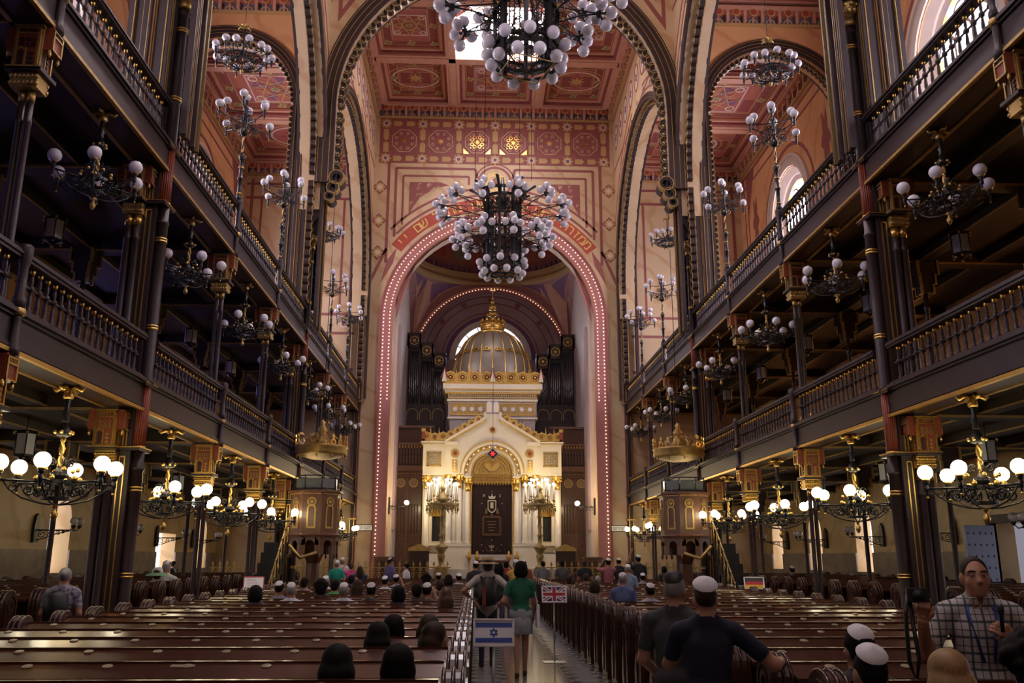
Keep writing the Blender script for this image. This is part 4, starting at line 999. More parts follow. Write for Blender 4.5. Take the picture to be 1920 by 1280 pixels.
# ---------------------------------------------------------------- the two great chandeliers
GB = MB().ball((0, 0, 0), .15, 16, 10).mesh('globe', ['globe'])
def make_great():
    """origin at bottom centre"""
    t = thing('great_chandelier', 'x', 'chandelier'); f = Fr((0, 0, 0), (1, 0, 0), (0, 1, 0))
    b = MB()
    for k in range(8):
        a = k*PI/4+PI/8; c, s_ = math.cos(a), math.sin(a); b.cbox((.72*c, .72*s_, 1.95), (.1, .1, 3.3), 0, a)
        b.tube([(.66*c, .66*s_, 3.3), (.95*c, .95*s_, 3.62), (1.35*c, 1.35*s_, 3.85)], .06, 6, 0)
        a2 = a+PI/8; ff = Fr((.68*math.cos(a2), .68*math.sin(a2), 0), (-math.sin(a2), math.cos(a2), 0), (0, 0, 1))
        for z in (.55, .95, 1.35, 1.75, 2.15, 2.55): scroll(b, ff, (.06, z), .11, 1.4, 0, .012, 1, 0); scroll(b, ff, (-.07, z+.18), .11, 1.4, 0, .012, -1, PI)
        for x in (-.13, 0, .13): b.fbox(ff, x-.008, x+.008, .5, 3.3, 0, .016, 0)
        for z in (.5, 1.55, 2.6, 3.2): b.star(ff, (0, z), .04, .08, 4, .02, .05, 1)
        b.tube([(.72*c, .72*s_, .4), (.3*c, .3*s_, .1), (0, 0, .06)], .02, 5, 0)
    for r, z in ((.72, .42), (.76, 1.5), (.76, 2.5), (.8, 3.25), (.95, 3.5)): b.arc(f, (0, 0), r-.05, r+.03, 0, 360, 24, z, z+.1, 0)
    b.lathe([(.02, 3.0), (.25, 3.1), (.3, 3.4), (.12, 3.6), (.05, 4.3)], 12, mi=0)
    b.build('iron_cage', ['iron', 'dullgold'], t)
    b = MB()
    for k in range(4):
        a = k*PI/2+PI/4; p, q = [(.7*math.cos(x), .7*math.sin(x), .14) for x in (a, a+PI/2)]; b.tube([p, q], .014, 5)
    b.build('brass_tie_rod', ['dullgold'], t)
    b = MB()
    for k in range(4):
        a = k*PI/2+PI/4; b.tube([(1.35*math.cos(a), 1.35*math.sin(a), 3.85), (1.35*math.cos(a), 1.35*math.sin(a), 10.9)], .010, 4)
    b.build('suspension_cable', ['cable'], t)
    def cluster(tier, k, R_, z, spread):
        a = k*2*PI/(10 if tier else 12); c, s_ = math.cos(a), math.sin(a); ff = Fr((0, 0, 0), (c, s_, 0), (0, 0, 1)); b = MB()
        b.tube([(.56*c, .56*s_, z-.35), (R_*.7*c, R_*.7*s_, z-.1), (R_*c, R_*s_, z)], .022, 5, 0); b.tube([(.56*c, .56*s_, z+.15), (R_*c, R_*s_, z)], .018, 5, 0)
        for q in (.45, .62, .78): scroll(b, ff, (R_*q, z-.08), .13, 1.5, 0, .013, 1, q*6); 
        scroll(b, ff, (R_*.55, z-.3), .12, 1.4, 0, .012, -1, 0); b.ball(ff.p(R_*.5, z-.2), .05, 6, 4, 1)
        b.lathe([(.05, z-.1), (.08, z), (.05, z+.1)], 8, (R_*c, R_*s_, 0), 0)
        tx, ty = -s_, c; gl = []
        for dx, dr, dz in ((0, .30, .04), (-.30, .02, .06), (.30, .02, .06), (0, .06, .32), (0, .16, -.30)):
            g = (R_*c+tx*dx+c*dr, R_*s_+ty*dx+s_*dr, z+dz); gl.append(g); b.tube([(R_*c, R_*s_, z), ((R_*c+g[0])/2, (R_*s_+g[1])/2, (z+g[2])/2)], .03, 5, 0)
            b.lathe([(.045, -.02), (.045, .02)], 6, ((R_*c*.45+g[0]*.55), (R_*s_*.45+g[1]*.55), z*.45+g[2]*.55), 0)
        ar = b.build('globe_cluster', ['iron', 'dullgold'], t)
        for g in gl: link('globe', GB, ar, g)
    for k in range(12): cluster(0, k, 2.42, 2.85, 1)
    for k in range(10): cluster(1, k+.5, 1.72, 1.66, 1)
    for n, r, z, ph in ((10, .92, .62, 0), (10, .80, .2, .3)):
        b = MB(); b.arc(f, (0, 0), .68, .74, 0, 360, 20, z+.02, z+.08, 0)
        for k in range(n): a = 2*PI*k/n+ph; b.tube([(.7*math.cos(a), .7*math.sin(a), z+.05), (r*.9*math.cos(a), r*.9*math.sin(a), z)], .03, 5, 0)
        ring = b.build('bottom_ring', ['iron'], t)
        for k in range(n): a = 2*PI*k/n+ph; link('globe', GB, ring, (r*math.cos(a), r*math.sin(a), z))
    return t
gc = make_great()
place(gc, (.2, 33.0, 12.45), .2, 'enormous black iron chandelier with tiers of white globes before the ark arch', 'great chandeliers of the nave')
place(gc, (.3, 18.0, 12.5), .35, 'enormous black iron chandelier cut by the top edge of the view', 'great chandeliers of the nave')
# ---------------------------------------------------------------- hexagonal lanterns and wall sconces
def make_lantern():
    t = thing('hexagonal_lantern', 'x', 'lantern')
    b = MB(); b.tube([(0, 0, 0), (0, 0, -.28)], .015, 5); b.lathe([(.22, -.36), (.2, -.30), (.05, -.27)], 6, sm=False)
    for k in range(6):
        a = k*PI/3; b.tube([(.2*math.cos(a), .2*math.sin(a), -.34), (.19*math.cos(a), .19*math.sin(a), -.78)], .014, 4); b.ball((.23*math.cos(a), .23*math.sin(a), -.33), .03, 6, 4, 1); b.ball((.19*math.cos(a), .19*math.sin(a), -.84), .022, 6, 4, 1)
    b.lathe([(.02, -.9), (.12, -.82), (.21, -.8), (.21, -.76)], 6, sm=False); b.ball((0, 0, -.93), .035, 6, 4, 1); b.build('frame', ['iron', 'dullgold'], t)
    for k in range(6):
        a = (k+.5)*PI/3; fr = Fr((.165*math.cos(a), .165*math.sin(a), -.56), (-math.sin(a), math.cos(a), 0), (0, 0, 1)); b = MB(); b.fbox(fr, -.09, .09, -.2, .2, -.004, .004); b.build('pane', ['lantern'], t)
    return t
ln = make_lantern()
for s in (-1, 1):
    for i in range(2, 7):
        yc = (YB[i]+YB[i+1])/2
        for lv, g in ((1, G2), (0, G1)):
            if lv == 0 and i > 4: continue
            place(ln, (s*8.9, yc, g+.22), 0, 'frosted six-sided lantern under the %s %s gallery ceiling, %s' % (('lower', 'upper')[lv], SIDE[s], row(i-2)), 'hexagonal gallery lanterns', .92)
def make_sconce():
    t = thing('wall_sconce', 'x', 'wall lamp'); b = MB(); f = Fr((0, 0, 0), (0, 1, 0), (0, 0, 1))
    b.prism(Fr((0, 0, 0), (0, 1, 0), (0, 0, 1), (1, 0, 0)), [(-.12, -.3), (.12, -.3), (.15, -.1), (.13, .15), (.09, .33), (0, .42), (-.09, .33), (-.13, .15), (-.15, -.1)], 0, .05); b.build('back_plate', ['iron'], t)
    b = MB(); ff = Fr((0, 0, 0), (1, 0, 0), (0, 0, 1)); b.tube([(.04, 0, 0), (.95, 0, 0)], .018, 5); b.tube([(.04, 0, -.25), (.25, 0, -.2), (.5, 0, -.1), (.85, 0, -.02)], .014, 5)
    for x, z, r in ((.18, -.1, .1), (.38, -.08, .08), (.56, -.06, .06), (.7, -.05, .04)): scroll(b, ff, (x, z), r, 1.4, 0, .012, 1, x*9)
    for y in (-.17, .17): b.tube([(.9, 0, 0), (.98, y*.5, -.02), (1.02, y, .06)], .014, 5); b.lathe([(.02, .04), (.05, .08), (.06, .12)], 8, (1.02, y, 0))
    ar = b.build('bracket_arm', ['iron'], t)
    for y in (-.17, .17): link('globe', GL, ar, (1.02, y, .22))
    return t
sc0 = make_sconce()
for s in (-1, 1):
    for k, y in enumerate((18.7, 23.2, 27.4, 31.9, 35.9)):
        place(sc0, (s*(XW-.02), y, 2.42), PI if s > 0 else 0, 'black scrolled wall lamp with twin globes on the %s wall, %s' % (SIDE[s], row(k)), 'wall lamps of the side aisles')
# ================================================================ THE ARK
AF = Fr((0, 41.0, 0), (1, 0, 0), (0, 0, 1), (0, -1, 0))
ark = thing('torah_ark', 'cream and gold domed ark with a burgundy curtain at the head of the aisle', 'ark', (0, 41.6, 0))
def P(b, name, mats, parent=None):
    o = b.build(name, mats, parent or ark)
    if (parent or ark) is ark: o.location = (0, -41.6, 0)
    return o
def crest(b, fr, x0, x1, zf, h, mi=0, red=1, n=None):
    """gilt openwork cresting of paired scrolls"""
    L_ = x1-x0; n = n or max(2, int(L_/.42)); h *= 1.35
    for i in range(n):
        xc = x0+(i+.5)*L_/n; r = min(L_/n*.52, h*.45); z = zf(xc)
        for q, rr in ((1, r), (.55, r*.6)): b.arc(fr, (xc, z+r), rr*.68, rr, 0, 360, 12, -.05, .05, mi)
        b.ball(fr.p(xc, z+r, .02), r*.22, 6, 4, mi)
        b.prism(fr, [(xc-r*.3+L_/n/2, z), (xc+r*.3+L_/n/2, z), (xc+L_/n/2, z+h)], -.03, .04, mi) if i < n-1 else None
        b.fbox(fr, xc-L_/n/2, xc+L_/n/2, z-.02, z+.05, -.05, .06, mi); b.prism(fr, [(xc-r*.9, z+.02), (xc+r*.9, z+.02), (xc+r*.5, z+r*1.5), (xc-r*.5, z+r*1.5)], -.02, .0, red)
        for k in range(5): a = PI*k/4; b.ball(fr.p(xc+r*1.05*math.cos(a), z+r+r*1.05*math.sin(a), 0), .028, 5, 4, mi)
# plinths
for s in (-1, 1):
    b = MB(); b.fbox(AF, *sorted((s*.97, s*2.2)), .75, 2.28, -.6, .42, 0); b.fbox(AF, *sorted((s*.94, s*2.23)), 2.28, 2.37, -.6, .46, 0); b.fbox(AF, *sorted((s*.94, s*2.25)), .75, 1.1, -.6, .5, 0); P(b, 'plinth', ['white_marble'])
# marble column bundles, one mesh per column
def ark_col(x, d, r, z0, z1, cap=True):
    b = MB(); p = AF.p(x, 0, d); b.lathe([(r*1.3, z0), (r*1.3, z0+.08), (r*1.05, z0+.14), (r, z0+.2), (r, z1)], 16, p, 0)
    if cap:
        b.lathe([(r*1.15, z1-.28), (r*1.15, z1-.02)], 14, p, 1); leafcap(b, p, r*1.7, z1, z1+.34, 1, 8); b.cbox((p.x, p.y, z1+.37), (r*3.2, r*3.2, .07), 2)
    P(b, 'marble_column', ['white_marble', 'gold', 'cream'])
for s in (-1, 1):
    for x, d, r in ((1.12, .22, .11), (1.3, .1, .1), (1.5, .25, .12), (1.72, .12, .14), (1.98, .22, .13)): ark_col(s*x, d, r, 2.37, 5.0 if x < 1.2 else 5.15, x < 1.2 or x > 1.9 or abs(x-1.5) < .01)
    ark_col(s*2.98, .25, .13, 2.0, 5.1)
# wings
for s in (-1, 1):
    b = MB(); b.fbox(AF, *sorted((s*2.15, s*3.18)), .75, 6.85, -.9, .0, 0); b.fbox(AF, *sorted((s*2.1, s*3.2)), 5.45, 6.85, 0, .3, 0); b.fbox(AF, *sorted((s*2.15, s*3.22)), .75, 1.95, 0, .42, 2)
    b.fbox(AF, *sorted((s*2.05, s*3.25)), 6.85, 6.93, -.95, .36, 0); b.fbox(AF, *sorted((s*2.0, s*3.3)), 6.93, 7.0, -1.0, .42, 0); b.fbox(AF, *sorted((s*2.0, s*3.3)), 6.9, 6.93, -.98, .40, 1)
    # aedicule with gold hood
    c = 2.52
    b.fbox(AF, *sorted((s*(c-.36), s*(c+.36))), 2.0, 4.0, 0, .12, 0)
    for e in (-1, 1): b.fbox(AF, *sorted((s*c+e*.2, s*c+e*.33)), 2.45, 3.75, .12, .3, 0); b.fbox(AF, *sorted((s*c+e*.18, s*c+e*.35)), 3.62, 3.78, .12, .32, 1)
    b.prism(AF, [(s*c-.42, 4.02), (s*c+.42, 4.02), (s*c+.42, 4.1), (s*c, 4.5), (s*c-.42, 4.1)], 0, .34, 0); b.arc(AF, (s*c, 3.75), .2, .28, 0, 180, 12, .1, .36, 1); b.disc(AF, (s*c, 3.78), .2, 14, .1, .16, 1)
    for k in range(6): b.ball(AF.p(s*c-.2+k*.08, 3.62, .2), .035, 5, 4, 1)
    b.fbox(AF, *sorted((s*c-.19, s*c+.19)), 2.5, 3.6, .12, .14, 3); b.fbox(AF, *sorted((s*c-.42, s*c+.42)), 2.3, 2.45, .0, .36, 0)
    w_ = P(b, 'wing', ['cream', 'gold', 'white_marble', 'black'])
    b = MB() # pierced gold square
    x0, x1 = sorted((s*2.36, s*3.02)); z0, z1 = 5.85, 6.52
    b.fbox(AF, x0, x1, z0, z1, .29, .302, 1)
    for x, xx in ((x0, x0+.05), (x1-.05, x1)): b.fbox(AF, x, xx, z0, z1, .3, .36, 0)
    for z, zz in ((z0, z0+.05), (z1-.05, z1)): b.fbox(AF, x0, x1, z, zz, .3, .36, 0)
    for i in range(5):
        for j in range(5): b.star(AF, (x0+.1+i*(x1-x0-.2)/4, z0+.1+j*(z1-z0-.2)/4), .022, .07, 4, .3, .35, 0, 0 if (i+j) % 2 else PI/4)
    P(b, 'pierced_panel', ['gold', 'white_marble'])
    b = MB(); crest(b, Fr((0, 41.0-.3, 0), (1, 0, 0), (0, 0, 1), (0, -1, 0)), *sorted((s*2.1, s*3.25)), lambda x: 7.0+.12*abs(abs(x)-2.68), .5, 0, 1, 3)
    b.fbox(AF, *sorted((s*3.12, s*3.27)), 7.0, 7.55, .25, .36, 1); b.fbox(AF, *sorted((s*3.1, s*3.29)), 7.45, 7.6, .24, .38, 0)
    P(b, 'cresting', ['gold', 'lacq'])
# central arch
b = MB(); n = 24
archwall(b, Fr((0, 40.62, 0), (1, 0, 0), (0, 0, 1), (0, -1, 0)), 1.3, 5.55, 7.0, -2.12, 2.12, .5, zbot=5.42, mi=0)
fa = Fr((0, 40.62, 0), (1, 0, 0), (0, 0, 1), (0, -1, 0))
b.prism(fa, [(-2.12, 7.0), (2.12, 7.0), (.32, 8.05), (.32, 8.3), (-.32, 8.3), (-.32, 8.05)], -.5, 0, 0)
for s in (-1, 1):
    for o_, d, mi in ((0, .16, 0), (.1, .10, 1), (.14, .06, 0)):
        b.prism(fa, [(s*2.2, 6.92-o_), (s*2.2, 7.04-o_), (s*.34, 8.14-o_), (s*.34, 8.02-o_)][::-s], 0, d, mi)
    b.fbox(fa, *sorted((s*.3, s*.42)), 8.05, 8.36, -.4, .1, 0); b.fbox(fa, *sorted((s*1.6, s*2.2)), 6.82, 6.98, 0, .12, 0)
    b.disc(fa, (s*1.72, 6.45), .2, 16, 0, .04, 1); b.disc(fa, (s*1.72, 6.45), .1, 10, .04, .08, 2); b.fbox(fa, *sorted((s*1.62, s*1.86)), 5.6, 6.15, 0, .03, 1)
    for k in range(4): b.star(fa, (s*1.74, 5.68+k*.13), .03, .07, 4, .03, .05, 0)
b.disc(fa, (0, 7.55), .12, 12, 0, .05, 2); b.arc(fa, (0, 7.55), .11, .15, 0, 360, 12, 0, .06, 1)
b.arc(fa, (0, 5.55), 1.3, 1.48, 0, 180, 32, 0, .1, 0); b.arc(fa, (0, 5.55), 1.44, 1.5, 0, 180, 32, 0, .13, 1)
P(b, 'gabled_front', ['cream', 'gold', 'lacq'])
b = MB()
for s in (-1, 1):
    sl = (8.05-7.1)/(2.1-.36); crest(b, Fr((0, 40.7, 0), (1, 0, 0), (0, 0, 1), (0, -1, 0)), *sorted((s*.5, s*2.1)), lambda x: 7.1+(2.1-abs(x))*sl, .34, 0, 1, 5)
P(b, 'gable_cresting', ['gold', 'lacq'])
b = MB()
for s in (-1, 1): b.prism(fa, [(s*.03, 8.36), (s*.29, 8.36), (s*.29, 8.75)]+[(s*(.16+.13*math.cos(PI*k/8)), 8.75+.13*math.sin(PI*k/8)) for k in range(1, 8)]+[(s*.03, 8.75)], -.1, .02, 0); b.fbox(fa, *sorted((s*.07, s*.25)), 8.42, 8.78, .02, .03, 1)
P(b, 'stone_tablet', ['white_marble', 'cream'])
b = MB() # stepped gold inner arch with bulbs
for r0, r1, d, mi in ((1.14, 1.3, -.12, 0), (1.0, 1.14, -.22, 1), (.92, 1.0, -.3, 0)): b.arc(fa, (0, 5.55), r0, r1, 0, 180, 32, d-.15, d, mi)
for s in (-1, 1):
    for r0, r1, d, mi in ((1.14, 1.3, -.12, 2), (1.0, 1.14, -.22, 2), (.92, 1.0, -.3, 0)): b.fbox(fa, *sorted((s*r0, s*r1)), 1.9, 5.55, d-.15, d, mi)
P(b, 'inner_arch', ['gold', 'cream', 'white_marble'])
b = MB()
for i in range(29): a = PI*i/28; b.ball(fa.p(1.22*math.cos(a), 5.55+1.22*math.sin(a), -.08), .028, 6, 4, 0 if i % 2 else 1)
P(b, 'arch_bulb', ['bulb', 'lacq'])
b = MB(); ft = Fr((0, 41.05, 0), (1, 0, 0), (0, 0, 1), (0, -1, 0))
b.prism(ft, [(.94*math.cos(PI*i/20), 5.55+.94*math.sin(PI*i/20)) for i in range(21)]+[(-.94, 5.1), (.94, 5.1)], -.05, 0, 0)
for r in (.78, .62): b.arc(ft, (0, 5.62), r, r+.05, 0, 180, 24, 0, .05, 1)
for i in range(22): a = PI*i/21; b.arc(ft, (.52*math.cos(a), 5.62+.5*math.sin(a)), .04, .075, 0, 360, 8, 0, .03, 1)
for j, z in enumerate((5.5, 5.38, 5.26)):
    for i in range(13): b.arc(ft, (-.84+i*.14, z), .035, .062, 0, 360, 8, 0, .08+.03*j, 1); b.ball(ft.p(-.84+i*.14, z, .05), .022, 5, 4, 2)
for i in range(15): b.prism(ft, [(-.9+i*.128-.055, 5.2), (-.9+i*.128, 5.06), (-.9+i*.128+.055, 5.2)], .06, .12, 1); b.ball(ft.p(-.9+i*.128, 5.05, .09), .025, 5, 4, 1)
P(b, 'gilt_tympanum', ['dullgold', 'gold', 'lacq'])
b = MB(); b.disc(ft, (0, 6.02), .34, 28, .03, .09, 0); b.arc(ft, (0, 6.02), .33, .37, 0, 360, 28, .03, .12, 1)
for s in (-1, 1): b.prism(ft, [(s*.1, 6.3), (s*.42, 6.5), (s*.22, 6.24)][::-s], .04, .1, 1)
P(b, 'gold_disc', ['gold', 'dullgold'])
# curtain with embroidery
b = MB(); m_ = 36
for i in range(m_):
    xa, xb = -.92+1.84*i/m_, -.92+1.84*(i+1)/m_; da, db = .02*math.sin(i*1.1), .02*math.sin((i+1)*1.1)
    b.add([ft.p(xa, 1.92, da-.02), ft.p(xb, 1.92, db-.02), ft.p(xb, 5.12, db-.02), ft.p(xa, 5.12, da-.02)], [(0, 1, 2, 3)], 0, True)
cur = P(b, 'curtain', ['curtain'])
M['thread'] = mat('pale_gold_thread', (.42, .38, .31), .5, .2)
M['goldthread'] = mat('dull_gold_thread', (.16, .09, .04), .5, .3)
b = MB(); fe = Fr((0, 41.0, 0), (1, 0, 0), (0, 0, 1), (0, -1, 0))
sh = [(-.2, 4.35), (.2, 4.35), (.2, 3.95), (.12, 3.82), (0, 3.76), (-.12, 3.82), (-.2, 3.95)]
b.prism(fe, sh, 0, .012, 0); b.prism(fe, [(x*.78, 4.08+(z-4.08)*.82) for x, z in sh], .012, .016, 2); b.fbox(fe, -.07, .07, 3.98, 4.25, .016, .022, 0)
b.prism(fe, [(-.13, 4.4), (.13, 4.4), (.17, 4.56), (.07, 4.5), (0, 4.6), (-.07, 4.5), (-.17, 4.56)], 0, .012, 0); b.ball(fe.p(0, 4.62, .01), .03, 6, 4, 0)
for s in (-1, 1):
    b.prism(fe, [(s*.2, 3.74), (s*.34, 3.72), (s*.31, 3.86), (s*.26, 4.0), (s*.2, 3.92)][::-s], 0, .012, 1)
    for k in range(7): b.arc(fe, (s*(.4-.02*(k % 2)), 2.85+k*.11), .03, .055, 0, 360, 7, 0, .01, 1)
for k in range(8):
    for z in (2.8, 3.6): b.arc(fe, (-.35+k*.1, z), .03, .055, 0, 360, 7, 0, .01, 1)
for j in range(4): b.fbox(fe, -.22+.03*j, .22-.03*j, 3.36-j*.13, 3.4-j*.13, 0, .008, 1)
for x, z in ((0, 4.75), (-.46, 4.2), (.46, 4.2), (0, 3.7), (0, 2.55), (-.45, 2.35), (.45, 2.35), (-.38, 1.98+.1), (.38, 2.08)): b.star(fe, (x, z), .012, .035, 6, 0, .012, 0)
b.arc(fe, (0, 2.3), .28, .30, 190, 350, 16, 0, .01, 1)
for r in (.04, .08, .12): b.arc(fe, (0, 2.32), r-.012, r+.006, 180, 360, 10, 0, .012, 0)
b.fbox(fe, -.012, .012, 2.1, 2.34, 0, .012, 0); b.fbox(fe, -.09, .09, 2.08, 2.1, 0, .012, 0)
b.build('embroidery', ['thread', 'goldthread', 'curtain'], cur)
def text(body, size, loc, parent, m_='gold', rot=(PI/2, 0, 0), ex=.004, name='letter'):
    c = bpy.data.curves.new(name, 'FONT'); c.body = body; c.size = size; c.extrude = ex; c.align_x = 'CENTER'; c.align_y = 'CENTER'; c.materials.append(M[m_])
    o = bpy.data.objects.new(name, c); col.objects.link(o); o.location = loc; o.rotation_euler = rot; o.parent = parent
    return o
for ch, x in (('ת', -.36), ('כ', .36)): text(ch, .2, (x, 40.985, 4.55), cur, 'thread')
# tower behind the gable
b = MB(); b.fbox(AF, -2.02, 2.02, 7.0, 8.2, -4.2, -.35, 1); b.fbox(AF, -2.1, 2.1, 8.2, 9.0, -4.25, -.3, 1)
b.fbox(AF, -2.14, 2.14, 8.16, 8.24, -4.3, -.26, 0)
for s in (-1, 1):
    x0, x1 = sorted((s*.32, s*2.0)); b.fbox(AF, x0, x1, 8.35, 8.9, -.31, -.28, 2)
    for z in (8.33, 8.88): b.fbox(AF, x0, x1, z, z+.035, -.3, -.25, 3)
    for x in (x0, x1-.03): b.fbox(AF, x, x+.03, 8.33, 8.9, -.3, -.25, 3)
    for k in range(4): b.star(AF, (s*(.58+k*.4), 8.62), .08, .15, 8, -.28, -.25, 4)
for z0, z1, e, mi in ((9.0, 9.1, .06, 0), (9.1, 9.34, .03, 2), (9.34, 9.42, .14, 3), (9.42, 9.5, .18, 0), (9.5, 9.56, .22, 3), (9.56, 9.82, .26, 0)): b.fbox(AF, -2.1-e, 2.1+e, z0, z1, -4.25-e, -.3+e, mi)
for k in range(36): b.arc(AF, (-2.05+k*4.1/35, 9.14), .035, .055, 0, 180, 6, -.3, -.2, 0)
for k in range(40): b.fbox(AF, -2.1+k*4.2/40, -2.06+k*4.2/40, 9.26, 9.34, -.3, -.2, 0)
P(b, 'tower', ['cream', 'arkgrey', 'dullgold', 'gold', 'white_marble'])
b = MB()
ftw = Fr((0, 41.1, 0), (1, 0, 0), (0, 0, 1), (0, -1, 0)); crest(b, ftw, -2.3, 2.3, lambda x: 9.82, .55, 0, 1, 8)
for sx in (-1, 1): crest(b, Fr((sx*2.3, 43.2, 0), (0, sx, 0), (0, 0, 1), (sx, 0, 0)), -2.0, 2.0, lambda x: 9.82, .45, 0, 1, 7)
for x in (-2.3, 0, 2.3): b.prism(ftw, [(x-.2, 10.1), (x+.2, 10.1), (x+.1, 10.3), (x, 10.62), (x-.1, 10.3)], -.05, .07, 1); b.prism(ftw, [(x-.12, 9.9), (x+.12, 9.9), (x, 10.5)], .07, .1, 2)
for x in (-1.1, 1.1): b.prism(ftw, [(x-.1, 10.3), (x+.1, 10.3), (x, 10.65)], 0, .05, 0); b.ball(ftw.p(x, 10.45, .03), .07, 6, 5, 0)
P(b, 'crown_cresting', ['gold', 'lacq', 'cream'])
DC = (0, 43.2); dprof = [(1.96, 9.85), (1.96, 10.3), (1.94, 10.8), (1.86, 11.3), (1.68, 11.8), (1.44, 12.25), (1.1, 12.6), (.75, 12.8)]
b = MB(); b.lathe(dprof, 40, (DC[0], DC[1], 0), 0); P(b, 'dome', ['domemetal'])
b = MB()
for k in range(20):
    a = 2*PI*k/20; b.tube([(DC[0]+(r+.01)*math.cos(a), DC[1]+(r+.01)*math.sin(a), z) for r, z in dprof], .035, 5, 0)
    a += PI/20; p = Vector((DC[0]+1.79*math.cos(a), DC[1]+1.79*math.sin(a), 11.62)); fd = Fr(p, (-math.sin(a), math.cos(a), 0), (-.4*math.cos(a), -.4*math.sin(a), .92))
    b.arc(fd, (0, 0), .06, .1, 0, 360, 8, -.02, .05, 0); b.arc(fd, (-.12, -.04), .04, .07, 0, 360, 8, -.02, .05, 0); b.arc(fd, (.12, -.04), .04, .07, 0, 360, 8, -.02, .05, 0)
P(b, 'dome_rib', ['gold'])
b = MB(); b.lathe([(.95, 12.74), (.72, 12.88), (.6, 12.93), (.58, 13.00), (.62, 13.04), (.60, 13.38), (.56, 13.38)], 24, (*DC, 0), 0)
for k in range(12): a = 2*PI*k/12; b.lathe([(.07, 13.38), (.09, 13.43), (.02, 13.58)], 6, (DC[0]+.58*math.cos(a), DC[1]+.58*math.sin(a), 0), 0); b.ball((DC[0]+.63*math.cos(a), DC[1]+.63*math.sin(a), 13.20), .08, 6, 5, 0)
b.lathe([(.5, 13.38), (.42, 13.50), (.2, 13.63), (.08, 13.68)], 16, (*DC, 0), 0); P(b, 'crown', ['gold'])
b = MB(); b.lathe([(.08, 13.68), (.22, 13.76), (.24, 13.88), (.1, 13.98), (.06, 14.04), (.2, 14.08), (.16, 14.33), (.05, 14.38), (.11, 14.44), (.11, 14.52), (.04, 14.58), (.09, 14.68), (.03, 14.78), (.02, 15.13), (.05, 15.18), (.01, 15.28)], 14, (*DC, 0), 0)
for k in range(6): a = k*PI/3; b.ball((DC[0]+.25*math.cos(a), DC[1]+.25*math.sin(a), 13.83), .07, 6, 5, 0)
b.box(-.14, .14, 43.17, 43.23, 15.10, 15.14, 0); P(b, 'finial', ['gold'])
# eternal lamp
t = thing('eternal_lamp', 'jewelled red star lamp hanging on a long wire before the ark arch', 'lamp', (0, 39.9, 6.35))
b = MB(); b.tube([(0, 0, .4), (0, 0, 10.75)], .008, 4); b.build('wire', ['iron'], t)
b = MB(); fs = Fr((0, 0, 0), (1, 0, 0), (0, 0, 1), (0, -1, 0)); b.star(fs, (0, 0), .17, .34, 4, -.05, .05, 0, 0); b.lathe([(.02, .28), (.12, .3), (.05, .4), (.02, .42)], 8, mi=0); b.build('silver_star', ['silver'], t)
b = MB(); b.prism(fs, [(0, -.24), (.24, 0), (0, .24), (-.24, 0)], .05, .07, 1); b.star(fs, (0, 0), .07, .15, 6, .07, .1, 0); b.build('red_glass', [mat('red_lamp_glass', (.5, .02, .02), .2, emit=(1, .05, .03), es=.6, sample=False), 'black'], t)
